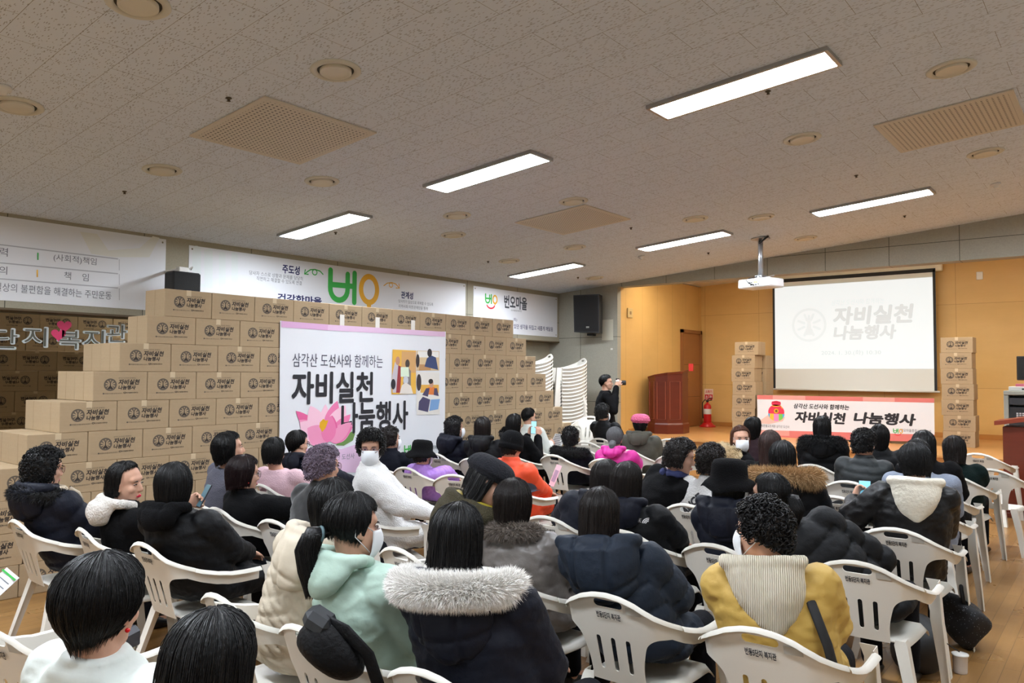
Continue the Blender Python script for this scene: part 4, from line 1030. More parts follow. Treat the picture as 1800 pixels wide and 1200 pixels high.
def chair_meshes(du=.0085):
    out = []
    P, F, C = sdf_sheet((-.62, .62), (.415, .835), du, chair_keep, plan)
    def flange(u0, u1, n, wid):
        us = np.linspace(u0, u1, n); zt = z_top(us); E = plan(us, zt); E2 = plan(us + 1e-3, zt); tang = E2 - E; tang[:, 2] = 0
        tang /= np.linalg.norm(tang, axis=1, keepdims=True); nrm = np.stack([tang[:, 1], -tang[:, 0], np.zeros(n)], 1)
        w = wid * np.interp(np.abs(us), [0, .2, .33, .6], [.8, .9, 1.1, 1.3])
        rows = [E + np.array([0, 0, .0]), E + nrm * (w * .45)[:, None] + [0, 0, .006], E + nrm * w[:, None] + [0, 0, -.002], E + nrm * (w * 1.15)[:, None] + [0, 0, -.011]]
        v = np.concatenate(rows); f = []
        for r_ in range(3):
            for i in range(n - 1): a = r_ * n + i; f.append((a, a + n, a + n + 1, a + 1))
        return v, f
    split = .285
    for name, sel, rng in (('backrest', np.abs(C) <= split, (-split, split, 40)), ('armrest', C > split, (split, .598, 22)), ('armrest', C < -split, (-.598, -split, 22))):
        p, f = sub_mesh(P, F, sel); fv, ff = flange(*rng, .014 if name == 'backrest' else .024)
        o = len(p); p = np.concatenate([p, fv]); f = f + [tuple(i + o for i in q) for q in ff]
        me = thick(p, f, .0036); me.name = name; me.polygons.foreach_set('use_smooth', [True] * len(me.polygons)); me.set_sharp_from_angle(angle=math.radians(38)); me.materials.append(PLASTIC)
        out.append((name, me, None))
    # seat: dished slab with rolled front edge
    n = 15; xs = np.linspace(-1, 1, n); ys = np.linspace(0, 1, n); V = []; F = []
    for y in ys:
        hw = .205 + .035 * math.sin(y * PI * .55)
        for x in xs:
            z = .425 - .018 * (1 - x * x) * math.sin(min(1, y * 1.2) * PI) - .045 * max(0, (y - .82) / .18) ** 2 - .03 * max(0, (abs(x) - .9) / .1) ** 2
            V.append((x * hw, -.19 + y * .46, z))
    for i in range(n - 1):
        for j in range(n - 1): a = i * n + j; F.append((a, a + 1, a + n + 1, a + n))
    me = thick(np.array(V), F, .006); me.name = 'seat'; me.polygons.foreach_set('use_smooth', [True] * len(me.polygons)); me.materials.append(PLASTIC); out.append(('seat', me, None))
    def leg(path, wid, inx, iny, name='leg'):
        """thin L-shaped channel"""
        R = []
        for (x, y, z), w in zip(path, wid):
            t_ = .003
            R.append([(x, y, z), (x + inx * w, y, z), (x + inx * w, y + iny * t_, z), (x + inx * t_, y + iny * t_, z), (x + inx * t_, y + iny * w, z), (x, y + iny * w, z)])
        mb = MB(); mb.rings(R if inx * iny > 0 else [r_[::-1] for r_ in R]); me = mb.mesh(name); me.materials.append(PLASTIC); out.append((name, me, None))
    for s in (1, -1):
        leg([(s * .303, .262, .652), (s * .307, .268, .60), (s * .318, .284, .44), (s * .335, .305, .2), (s * .349, .322, 0)], [.075, .06, .075, .055, .045], -s, -1)
        leg([(s * .205, -.195, .436), (s * .215, -.2, .415), (s * .262, -.245, .22), (s * .302, -.30, 0)], [.05, .065, .055, .045], -s, 1)
    mb = MB(); q = np.array([plan(np.array(a), np.array(b)) for a, b in ((-.1, .70), (.1, .70), (-.1, .76))]); xd = q[1] - q[0]; xd /= np.linalg.norm(xd); yd = q[2] - q[0]; yd /= np.linalg.norm(yd)
    nrm = np.cross(xd, yd); c0 = (plan(np.array(0.0), np.array(.728)) - np.array([0, .0, 0]))
    pl_ = Plane(c0 + np.array([0, -.0065, 0]), xd, yd)
    put_text(mb, pl_, '번동5단지 복지관', 0, 0, .125, .03, .03, 0, .0005); me = mb.mesh('printed_name'); me.materials.append(INK); out.append(('printed_name', me, None))
    mb = MB(); c0 = plan(np.array(.115), np.array(.765)); p2 = plan(np.array(.155), np.array(.765)); xd2 = (p2 - c0) / np.linalg.norm(p2 - c0); pl2 = Plane(c0 + np.array([0.002, -.0065, 0]), xd2, yd)
    v = pl2.p([(-.036, -.016), (.036, -.016), (.036, .014), (-.036, .014)], .0); v2 = pl2.p([(-.036, -.016), (.036, -.016), (.036, .014), (-.036, .014)], .0012); mb.rings([v, v2]); me = mb.mesh('sticker'); me.materials.append(STICKER); out.append(('sticker', me, None))
    return out
CHAIR = chair_meshes()
for _n, _me, _ in CHAIR:
    for _v in _me.vertices: _v.co.x *= .9
def chair(x, y, rz, label, group='white plastic armchairs in the hall', z=0.0, marks=True):
    t = thing('plastic_armchair', label, 'chair', (x, y, z), rz, group)
    for name, me, _ in CHAIR:
        if not marks and name in ('printed_name', 'sticker'): continue
        link(name, me, t)
    return t
# stacked armchairs beside the stage wall
for s_, (x, y, rz, n, lab) in enumerate(((-7.74, 11.1, math.radians(146), 20, 'tall stack by the grey wall'), (-7.98, 10.42, math.radians(146), 21, 'tall stack half hidden by cartons'))):
    for k in range(n):
        pos = 'topmost' if k == n - 1 else ('lowest' if k == 0 else ORD[n - 1 - k] + ' from top' if n - 1 - k < 22 else 'low')
        chair(x, y, rz, 'white armchair in the %s, %s' % (lab, pos), 'stacked white armchairs', k * .0615, k > n - 4)
for k in range(4):
    chair(-6.95, 10.55, math.radians(-160), 'white armchair in the low stack by the photographer, %s' % ('topmost' if k == 3 else 'lowest' if k == 0 else ORD[3 - k] + ' from the top'), 'stacked white armchairs', k * .0615)
# ================================================================== people
SKIN = mat('skin', (204, 158, 134), .62, spec=.35, bump=(60, .04)); SKIN.node_tree.nodes['Principled BSDF'].inputs['Subsurface Weight'].default_value = .06
SKIN.node_tree.nodes['Principled BSDF'].inputs['Subsurface Radius'].default_value = (.02, .008, .004)
LIPS = mat('lips', (178, 92, 92), .4); LIPR = mat('lipstick_red', (196, 30, 62), .35); EYEW = mat('eye_white', (226, 220, 214), .25); EYEB = mat('eye_dark', (26, 20, 18), .15); BROW = mat('eyebrow_hair', (46, 38, 36), .9)
MASKM = mat('face_mask_white', (232, 234, 238), .75); CORD = mat('mask_cord', (226, 228, 230), .7)
LENSM = mat('spectacle_frame', (40, 26, 28), .35); TINT = mat('tinted_lens', (140, 110, 140), .05); 
TINT.node_tree.nodes['Principled BSDF'].inputs['Alpha'].default_value = .25
def hair_mat(name, rgb, rough=.34):
    return mat('hair_' + name, tuple(k * .72 for k in rgb) if max(rgb) < 40 else rgb, max(rough, .42), spec=.3, bump=(90, .2))
HB = hair_mat('black', (17, 15, 16)); HD = hair_mat('dark_brown', (34, 25, 22)); HR = hair_mat('brown', (84, 52, 38)); HM = hair_mat('maroon', (38, 17, 20)); HP = hair_mat('purple_grey', (112, 98, 112), .5); HG = hair_mat('grey', (100, 100, 102), .5)
PUFF_N = mat('puffer_navy', (17, 20, 32), .62, spec=.2, bump=(22, .3)); PUFF_K = mat('puffer_black', (11, 12, 15), .62, spec=.2, bump=(22, .3)); PUFF_D = mat('puffer_dark_blue', (28, 36, 48), .62, spec=.2, bump=(22, .3))
CLOTH_K = mat('cloth_black', (9, 9, 11), spec=.15, rough=.9, bump=(120, .25)); CLOTH_N = mat('cloth_dark_navy', (15, 17, 26), spec=.15, rough=.85, bump=(120, .2)); KNIT_K = mat('knit_black', (10, 10, 12), spec=.15, rough=.95, bump=(160, .6))
BEIGE = mat('quilted_beige', (196, 184, 164), .6, bump=(10, .25)); MINT = mat('mint_fabric', (166, 190, 176), .6, bump=(12, .3)); MUST = mat('mustard_fabric', (186, 152, 74), .65, bump=(12, .25)); _k = NB('cream_knit', .95, .2); _w = _k.n('ShaderNodeTexWave'); _w.inputs['Scale'].default_value = 42; _w.inputs['Distortion'].default_value = 1.5; _w.inputs['Detail'].default_value = 2; _k.l(_k.mapping(), _w.inputs['Vector'])
_k.color(_k.mix(_k.math('MULTIPLY', _w.outputs['Fac'], .25), lin((228, 219, 198)), lin((186, 174, 148)))); _k.bump(_w.outputs['Fac'], .9, .006); CREAM = _k.m
GREYB = mat('taupe_puffer', (104, 98, 94), .42, bump=(14, .35)); OLIVE = mat('olive_fleece', (62, 56, 36), .95, bump=(140, .8)); GOLDL = mat('mustard_lining', (150, 132, 34), .6); ORANGE = mat('orange_padding', (232, 78, 40), .55, bump=(14, .2)); SLATE = mat('slate_padding', (72, 74, 88), .6, bump=(14, .2))
FLEECE = mat('white_fleece', (228, 226, 224), .95, bump=(120, .6), sheen=.3); WHITEJ = mat('white_jacket', (216, 222, 216), .6, bump=(12, .2)); LILAC = mat('lilac_quilt', (160, 116, 196), .55, bump=(16, .3)); MAGENTA = mat('magenta_padding', (206, 36, 146), .55, bump=(14, .2))
PINKV = mat('pink_wool', (206, 172, 180), .9, bump=(120, .4)); GREYS = mat('grey_knit', (92, 92, 104), .95, bump=(160, .6)); BLUEG = mat('blue_grey_wool', (126, 134, 150), .95, bump=(140, .4)); LEATHER = mat('black_leather', (14, 13, 15), .46, spec=.3, bump=(20, .3)); HOODW = mat('cream_hoodie', (222, 216, 200), .85, bump=(60, .3))
GREEN_D = mat('dark_green_wool', (16, 30, 29), spec=.15, rough=.95, bump=(120, .4)); OLIVEC = mat('olive_coat', (72, 70, 60), .7, bump=(14, .3)); MAROON = mat('maroon_wool', (40, 18, 26), .9, bump=(120, .4)); SHERPA = mat('sherpa_white', (220, 214, 206), .98, bump=(90, 1.0))
TROUS = mat('dark_trousers', (15, 16, 22), spec=.15, rough=.85, bump=(60, .2)); SHOE = mat('black_shoe', (22, 21, 22), .4); NAVYT = mat('navy_trousers', (30, 36, 66), .85, bump=(60, .2))
FURK = mat('fur_black', (11, 11, 13), .8); FURW = mat('fur_white', (252, 249, 244), .8); FURB = mat('fur_brown', (176, 142, 100), .8); FURG = mat('fur_taupe', (116, 106, 98), .8); FURC = mat('fur_cream', (228, 208, 170), .8)
HATK = mat('felt_black', (9, 9, 11), spec=.15, rough=.95, bump=(160, .5)); HATP = mat('pink_mohair', (232, 112, 150), .95, bump=(80, .9))

def Rz(a): c, s = math.cos(a), math.sin(a); return np.array([[c, -s, 0], [s, c, 0], [0, 0, 1.0]])
def Rx(a): c, s = math.cos(a), math.sin(a); return np.array([[1.0, 0, 0], [0, c, -s], [0, s, c]])
def Ry(a): c, s = math.cos(a), math.sin(a); return np.array([[c, 0, s], [0, 1.0, 0], [-s, 0, c]])
def m4(R, t): m = np.eye(4); m[:3, :3] = R; m[:3, 3] = t; return m
def nz_seed(h): return float(h['head'][0] * 37 + h['head'][2] * 91) % 17
def nz(p, sc): return mnoise.noise(Vector((p[0] * sc, p[1] * sc, p[2] * sc)))

# ---- head in its own frame: centre between the ears at eye height, face looks along +Y
def head_parts(mb, fine=True):
    mb.ell((0, -.014, .030), (.073, .092, .086), nu=28, nv=18)               # cranium
    mb.ell((0, .018, -.028), (.061, .068, .086), nu=24, nv=16)               # face
    mb.ell((0, .046, -.078), (.040, .036, .034), nu=16, nv=10)               # jaw
    mb.ell((0, .070, -.098), (.017, .014, .014), nu=12, nv=8)                # chin
    mb.ell((0, .062, .030), (.052, .022, .026), nu=18, nv=10)                # brow
    for s in (-1, 1):
        mb.ell((s * .036, .056, -.026), (.024, .022, .024), nu=14, nv=8)     # cheeks
        mb.ell((s * .074, -.008, -.010), (.009, .019, .031), Ry(s * .15) @ Rx(-.2), nu=12, nv=8)   # ears
        mb.ell((s * .071, .002, -.03), (.008, .012, .014), nu=10, nv=6)
        mb.ell((s * .011, .089, -.033), (.0085, .010, .008), nu=10, nv=6)    # nostril wings
    mb.tube([(0, .076, .012), (0, .087, -.008), (0, .098, -.027), (0, .097, -.034), (0, .082, -.039)], [.008, .010, .0115, .011, .006], 10)
    mb.ell((0, .078, -.060), (.022, .012, .0065), nu=14, nv=8); mb.ell((0, .077, -.070), (.019, .012, .0065), nu=14, nv=8)   # lips
def hand_parts(mb, W_, d, pn, curl=.5, side=1, sc=1.0):
    """palm and five fingers; W_ wrist, d forward, pn palm normal (towards palm), side=+1 puts the thumb on d x pn"""
    d = np.array(d, float); d /= np.linalg.norm(d); pn = np.array(pn, float); pn -= d * (pn @ d); pn /= np.linalg.norm(pn); sd = np.cross(d, pn) * side
    W_ = np.array(W_, float)
    R = []
    for t, w, h in ((-.012, .026, .021), (.012, .033, .02), (.04, .042, .018), (.068, .043, .015), (.082, .039, .011)):
        a = np.linspace(0, 2 * PI, 12, endpoint=False); R.append(W_ + d * t * sc + (np.cos(a)[:, None] * sd * w + np.sin(a)[:, None] * pn * h) * sc)
    mb.rings(R)
    for k, L in enumerate((.066, .076, .072, .056)):
        off = (.031 - k * .0205); fan = (.12 - k * .08)
        p = W_ + (d * .074 + sd * off) * sc; dirn = d + sd * fan; dirn /= np.linalg.norm(dirn); P = [p]; ang = .15
        for seg in (.46, .30, .24):
            ang += curl * (.9 if seg > .4 else 1.1); v = dirn * math.cos(ang) + pn * math.sin(ang); P.append(P[-1] + v * L * seg * sc)
        for a_, b_, r0, r1 in zip(P[:-1], P[1:], (.0088, .0082, .0076), (.0082, .0076, .0066)): mb.caps(a_, b_, r0 * sc, r1 * sc, 8)
    p = W_ + (d * .022 + sd * .026) * sc; v1 = d * .62 + sd * .7 + pn * .25; v1 /= np.linalg.norm(v1); q = p + v1 * .038 * sc; v2 = d * .85 + sd * .25 + pn * (.3 + curl * .4); v2 /= np.linalg.norm(v2)
    mb.caps(p, q, .013 * sc, .0105 * sc, 8); mb.caps(q, q + v2 * .028 * sc, .0105 * sc, .0085 * sc, 8)

def spine(h, t):
    """centre line from the pelvis to the neck base; h = joints dict"""
    p0, p1 = h['pelvis'], h['neck']; c = p0 + (p1 - p0) * t
    return c + np.array([0, -.022 * math.sin(PI * min(1, t * 1.05)), 0]) * h.get('slump', 1)
def joints(head, pose, stand=False, sc=1.0, sh=1.0):
    h = {}
    hd = np.array(head, float)
    h['head'] = hd
    h['pelvis'] = np.array([0, 0, .90 if stand else .50]); h['stand'] = stand
    nk = hd + np.array([0, -.022, -.135]); nk[:2] = hd[:2] * .86 + np.array([0, -.018]) 
    h['neck'] = nk
    up = (nk - h['pelvis']); up /= np.linalg.norm(up)
    lat = np.array([1.0, 0, 0]) - up * up[0]; lat[2] *= .4; lat /= np.linalg.norm(lat)
    h['lat'] = lat; h['up'] = up
    for s, k in ((-1, 'L'), (1, 'R')):
        S = nk - up * .075 + lat * s * .158 * sh
        h['S' + k] = S
        p = pose.get(k, 'lap')
        if p == 'lap': E = np.array([S[0] * .3 + s * .122, S[1] * .5 + .06, .75]); Wr = np.array([s * .07, .27, .655])
        elif p == 'low': E = np.array([s * .175, S[1] * .6 + .01, .75]); Wr = np.array([s * .10, .25, .66])
        elif p == 'out': E = np.array([s * .245, .03, .76]); Wr = np.array([s * .255, .26, .72])
        elif p == 'phone': E = S + np.array([s * .06, .10, -.25]); Wr = S + np.array([-s * .10, .33, -.16])
        elif p == 'phone_up': E = S + np.array([s * .05, .15, -.20]); Wr = S + np.array([-s * .08, .30, .05])
        elif p == 'down': E = S + np.array([s * .05, -.03, -.29]); Wr = S + np.array([s * .06, .04, -.53])
        elif p == 'camera': E = S + np.array([s * .09, .12, -.22]); Wr = hd + np.array([s * .075, .155, -.05])
        else: E, Wr = (np.array(q, float) for q in p)
        if isinstance(p, str) and not stand and not p.startswith('phone'): E[0] = max(-.178, min(.178, E[0]))
        h['E' + k] = E; h['W' + k] = Wr
    if stand:
        for s, k in ((-1, 'L'), (1, 'R')):
            h['H' + k] = np.array([s * .09, 0, .88]); h['K' + k] = np.array([s * .095, .015, .48]); h['A' + k] = np.array([s * .10, -.01, .08])
    else:
        ky = pose.get('knee', .40)
        LR = Rz(pose.get('legrot', 0.0))
        for s, k in ((-1, 'L'), (1, 'R')):
            h['H' + k] = LR @ np.array([s * .085, .02, .53]); h['K' + k] = LR @ np.array([s * .095, ky, .525]); h['A' + k] = LR @ np.array([s * .095, ky + .03, .085])
    return h
def ring(c, rx, ry, lat, n=24, up=None, sq=2.3):
    a = np.linspace(0, 2 * PI, n, endpoint=False)
    fw = np.array([-lat[1], lat[0], 0.0]); fw /= np.linalg.norm(fw); l2 = np.array([lat[0], lat[1], lat[2]])
    ca, sa = np.cos(a), np.sin(a); e = 2 / sq
    return c + (np.sign(ca) * np.abs(ca) ** e * rx)[:, None] * l2 + (np.sign(sa) * np.abs(sa) ** e * ry)[:, None] * fw
def torso(mb, h, grow=0.0, rows=None, sh=1.0):
    rows = rows or ((-.04, .14, .10), (.04, .16, .12), (.25, .145, .115), (.5, .15, .115), (.72, .165, .108), (.86, .150, .088), (.94, .09, .066), (1.0, .055, .055))
    mb.rings([ring(spine(h, t), (rx * (sh if t > .3 else 1)) + grow, ry + grow, h['lat']) for t, rx, ry in rows])
def build_body(name, h, hm, hands, fine, parent):
    mb = MB(); head_parts(mb); mb.xf(hm)
    nb = h['neck']; ht = (hm @ np.array([0, -.02, -.05, 1]))[:3]
    mb.caps(nb - h['up'] * .05, ht, .058, .05, 16)
    torso(mb, h)
    for k in 'LR':
        mb.caps(h['S' + k], h['E' + k], .046, .038, 12); mb.caps(h['E' + k], h['W' + k], .037, .025, 12)
        d = h['W' + k] - h['E' + k]; d /= np.linalg.norm(d)
        if hands.get(k):
            spec = hands[k]; hand_parts(mb, h['W' + k] + d * .012, spec.get('d', d), spec.get('n', (0, 0, -1)), spec.get('curl', .45), spec.get('side', 1 if k == 'L' else -1))
        else:
            hand_parts(mb, h['W' + k] + d * .012, d * .8 + np.array([0, .35, -.15]), (0, .1, -1), .35, 1 if k == 'L' else -1)
        mb.caps(h['H' + k], h['K' + k], .068, .055, 12); mb.caps(h['K' + k], h['A' + k], .052, .036, 12); fd = h['K' + k] - h['H' + k] if not h['stand'] else np.array([0, 1.0, 0]); fd = fd * [1, 1, 0]; fd = fd / np.linalg.norm(fd); mb.caps(h['A' + k] - fd * .02 + [0, 0, -.035], h['A' + k] + fd * .13 + [0, 0, -.045], .033, .027, 10)
    v, n, F = remesh(mb, .0062 if fine else .0105, 3, .5)
    b = MB(); b.add(v, F); return b.build('body', SKIN, parent, True)
def seg_param(v, a, b):
    d = b - a; L2 = d @ d; t = np.clip(((v - a) @ d) / L2, 0, 1); q = a + t[:, None] * d
    return t * math.sqrt(L2), np.linalg.norm(v - q, axis=1)
def build_coat(name, h, m, parent, puff=.0, pitch=.085, bulk=1.0, collar=.045, skirt=True, sleeves=True, wrinkle=.006, sh=1.0, quilt=None, sleeve_len=1.0, stand=False, long=False, voxel=.0135):
    bulk = bulk * .86
    mb = MB(); g = .022 * bulk
    rows = ((-.05, .165, .125), (.03, .18, .14), (.18, .17, .14), (.45, .17, .137), (.68, .178, .128), (.84, .165, .105), (.93, .115, .082), (1.0, .075, .072))
    if stand: rows = ((-.42 if not long else -.6, .19, .135),) + rows
    torso(mb, h, g, rows, sh)
    if collar: mb.rings([ring(h['neck'] + h['up'] * z, r, r * .95, h['lat']) for z, r in ((-.06, .085 + g * .6), (-.02, .074 + g * .5), (collar, .066 + g * .4))])
    if skirt and not stand:
        mb.ell((0, .12, .56), (.195 + g * .4, .22, .085), nu=20, nv=12)
        for k in 'LR': mb.caps(h['H' + k] + [0, 0, .012], h['H' + k] * .45 + h['K' + k] * .55 + [0, 0, .012], .088, .082, 14)
    if sleeves:
        for k in 'LR':
            mb.caps(h['S' + k], h['E' + k], .062 + g, .052 + g, 16); e = h['E' + k] + (h['W' + k] - h['E' + k]) * .93 * sleeve_len
            mb.caps(h['E' + k], e, .052 + g, .034 + g * .6, 16)
    v, n, F = remesh(mb, voxel, 5, .5)
    # baffles and creases as real relief
    up = h['up']; z = (v - h['pelvis']) @ up; ph = z.copy()
    best = np.linalg.norm((v - h['pelvis']) - z[:, None] * up, axis=1) - .165
    if sleeves:
        for k in 'LR':
            for a, b, off in ((h['S' + k], h['E' + k], 0), (h['E' + k], h['W' + k], np.linalg.norm(h['E' + k] - h['S' + k]))):
                t, d = seg_param(v, a, b); d = d - .06; sel = d < best; ph = np.where(sel, t + off + .03, ph); best = np.where(sel, d, best)
    disp = np.zeros(len(v)); sd = nz_seed(h); puff = puff * 1.45
    if puff > .011: wrinkle = wrinkle * .7
    if puff:
        ph = ph + .006 * np.array([nz(p + sd, 9) for p in v])
        if quilt:
            az = np.arctan2(v[:, 0] - h['neck'][0], -(v[:, 1] - h['neck'][1])) * .17
            s = np.minimum(np.abs(np.sin(PI * (ph + az) / pitch)), np.abs(np.sin(PI * (ph - az) / pitch)))
        else: s = np.abs(np.sin(PI * ph / pitch))
        disp += puff * (np.clip(s, 0, 1) ** .42 - .75)
        disp += puff * .30 * np.exp(-(s / .38) ** 2) * np.array([nz(p + sd, 42) for p in v])          # puckered seams
    if wrinkle:
        w = np.array([nz(p + sd, 6) + .5 * nz(p + 3.3, 13) for p in v]); q = v * np.array([1, 1, 1.7])
        rg = np.array([(.30 - abs(nz(p + sd, 8.5))) + .5 * (.25 - abs(nz(p + sd * 2, 19))) for p in q])
        disp += wrinkle * (.55 * w + 1.1 * rg)
        el = np.minimum(*[np.linalg.norm(v - h['E' + k], axis=1) for k in 'LR']); disp += .010 * np.exp(-(el / .10) ** 2) * np.array([.25 - abs(nz(p + sd, 24)) for p in v])
    v = v + n * disp[:, None]
    b = MB(); b.add(v, F); return b.build(name, m, parent, True)
def build_legs(h, m, parent):
    mb = MB()
    for k in 'LR':
        mb.caps(h['H' + k], h['K' + k], .080, .066, 14); mb.tube([h['K' + k] + [0, 0, .01], h['K' + k] * .5 + h['A' + k] * .5, h['A' + k] + [0, 0, .0]], [.066, .062, .058], 14)
    mb.ell(h['pelvis'] + [0, .0, .045], (.165, .13, .09), nu=18, nv=12)
    v, n, F = remesh(mb, .017, 4); v = v + n * (.005 * np.array([nz(p, 11) for p in v]))[:, None]
    b = MB(); b.add(v, F); b.build('trousers', m, parent, True)
    for k in 'LR':
        b = MB(); a = h['A' + k]; R = []; tw = np.arctan2(h['A' + k][1] - h['H' + k][1], h['A' + k][0] - h['H' + k][0]) - PI / 2 if not h.get('stand') else 0.0
        for y, w, z0, z1 in ((-.055, .026, .0, .075), (-.03, .036, 0, .085), (.03, .037, 0, .08), (.09, .044, 0, .058), (.15, .043, 0, .048), (.185, .03, .006, .036), (.195, .012, .012, .026)):
            an = np.linspace(0, 2 * PI, 12, endpoint=False); zc = (z0 + z1) / 2
            R.append(np.stack([a[0] + w * np.cos(an), np.full(12, a[1] + y), np.maximum(zc + (z1 - z0) / 2 * np.sin(an) * 1.05, .001)], 1))
        c_ = np.array([a[0], a[1], 0]); T_ = Rz(max(-1.2, min(1.2, float(tw)))) if abs(tw) < 1.3 else np.eye(3)
        b.rings([(q - c_) @ T_.T + c_ for q in R]); b.build('shoe', SHOE, parent, True)

# ---- hair: a shell of columns that fall from the crown, with strands laid over it
def hair_mesh(style='bob', length=.13, vol=1.0, curl=0.0, fringe=.045, open_=62, seed=0, strands=900, part=0.0, back=None, taper=.3, face_len=None, jag=.012):
    r = np.random.default_rng(seed + 11)
    C = np.array([0, -.014, .028]); RA = np.array([.083, .101, .094]) * np.array([vol, vol, 1 + (vol - 1) * .8])
    NA = 84; az = np.linspace(-PI, PI, NA, endpoint=False); op = math.radians(open_)
    bk = length if back is None else back
    def bottom(a):
        aa = abs(a); side = np.clip((aa - op) / .22, 0, 1); rear = np.clip((aa - 1.7) / 1.0, 0, 1)
        zf = fringe + .018 * math.cos(a * 1.3); zs = -(length + (bk - length) * rear)
        return zf + (zs - zf) * (side * side * (3 - 2 * side))
    def pt(a, t, off):
        """t 0 at the crown .. 1 at the tips"""
        zb = bottom(a) ; d = np.array([math.sin(a), math.cos(a)])
        zt = C[2]
        arcl = RA[2] * PI / 2
        if zb > zt - .001:
            phi = math.acos(np.clip((zb - C[2]) / RA[2], -1, 1)) * t; drop = 0; frac = 0
        else:
            tot = arcl + (zt - zb); s = t * tot
            if s < arcl: phi = s / RA[2]; drop = 0
            else: phi = PI / 2; drop = s - arcl
            frac = drop / max(.02, zt - zb)
        rr = np.array([RA[0] + off, RA[1] + off, RA[2] + off]); tp = 1 - taper * frac * frac
        sp = math.sin(phi)
        x = C[0] + rr[0] * sp * d[0] * tp + part * (1 - sp) * .0; y = C[1] + rr[1] * sp * d[1] * (tp if d[1] > 0 else 1 - (1 - tp) * .75); z = C[2] + rr[2] * math.cos(phi) - drop
        if drop > .1: y -= (drop - .1) * .12 * (1 if d[1] < .2 else 0)
        return np.array([x, y, z])
    def rel(a, t):
        g = .0045 * nz((math.cos(a) * 9, math.sin(a) * 9, t * 1.2 + seed), 1) + .0025 * nz((math.cos(a) * 26, math.sin(a) * 26, t * 2 + seed), 1)
        if curl:
            p = pt(a, t, 0); g += curl * (.9 * nz(p * 1.0 + seed, 34) + .8 * nz(p + seed * 2, 62))
        if part: g -= .006 * math.exp(-((a - part) / .10) ** 2) * (1 - t) * 2
        return g
    T = np.concatenate([[0.03], np.linspace(.1, 1, 20)]); mb = MB()
    jags = r.uniform(-1, 1, NA) * jag * .6
    out = []; inn = []
    for t in T:
        out.append([pt(a, t, rel(a, t) + .002) + ([0, 0, jags[i]] if t > .97 else [0, 0, 0]) for i, a in enumerate(az)])
        th = .018 if t > .35 else .012
        inn.append([pt(a, min(t, .985), -th) for a in az])
    R = out + inn[::-1]
    mb.rings(R, cap=True)
    n = int(strands * 1.7)
    if curl > .004:
        for i in range(int(n * .75)):
            a = r.uniform(-PI, PI); t0 = r.uniform(.03, 1.0); p = pt(a, t0, rel(a, t0)); nn = p - C; nn[2] *= .6; nn /= np.linalg.norm(nn)
            u = np.cross(nn, (0, 0, 1)); u /= max(np.linalg.norm(u), 1e-6); w = np.cross(nn, u); cr = r.uniform(.005, .011); ph = r.uniform(0, 6.28); tl = r.uniform(-1, 1, 2)
            th = np.linspace(0, r.uniform(3.5, 6.5), 9)
            ax = u * tl[0] + w * tl[1]; ax /= np.linalg.norm(ax); b2 = np.cross(ax, nn)
            P = p + nn * (.002 + cr * .5) + cr * (np.cos(th + ph)[:, None] * nn * .8 + np.sin(th + ph)[:, None] * b2) + ax * (th / 6.5 * .018)[:, None]
            mb.tube(P, [.0022] * 8 + [.0008], 4, cap=False)
    else:
        for i in range(n):
            a = r.uniform(-PI, PI); t0 = r.uniform(.02, .75); t1 = min(1.0, t0 + r.uniform(.25, .8)); da = r.normal(0, .06); off = r.uniform(.0006, .004) + (.004 if r.random() < .06 else 0)
            ts = np.linspace(t0, t1, 8); P = np.array([pt(a + da * k / 7, t, rel(a + da * k / 7, t) + off * math.sin(PI * min(1, .12 + k / 7 * .88)) + .0008) for k, t in enumerate(ts)])
            if t1 > .99: P[-1] += [0, 0, r.uniform(-.022, .004)]
            w = np.array([.0004, .0008, .0011, .0011, .001, .0008, .0006, .0002]) * r.uniform(.6, 1.4)
            mb.tube(P, w, 3, cap=False)
    return mb
def tail_mesh(path, rad, seed=0, n=260):
    r = np.random.default_rng(seed); mb = MB(); P = np.array(path, float); mb.tube(P, rad, 14)
    tt = np.linspace(0, 1, len(P))
    for i in range(n):
        a = r.uniform(0, 6.28); k = r.uniform(.85, 1.12); ts = np.linspace(0.0, r.uniform(.7, 1.06), 9); c = np.stack([np.interp(ts, tt, P[:, j]) for j in range(3)], 1)
        over = np.maximum(ts - 1, 0); c = c + over[:, None] * (P[-1] - P[-2]) * 3
        q = np.interp(ts, tt, rad) * k; mb.tube(c + np.stack([np.cos(a + ts) * q, np.sin(a + ts) * q, 0 * q], 1), [.0016] * 8 + [.0005], 3, cap=False)
    return mb
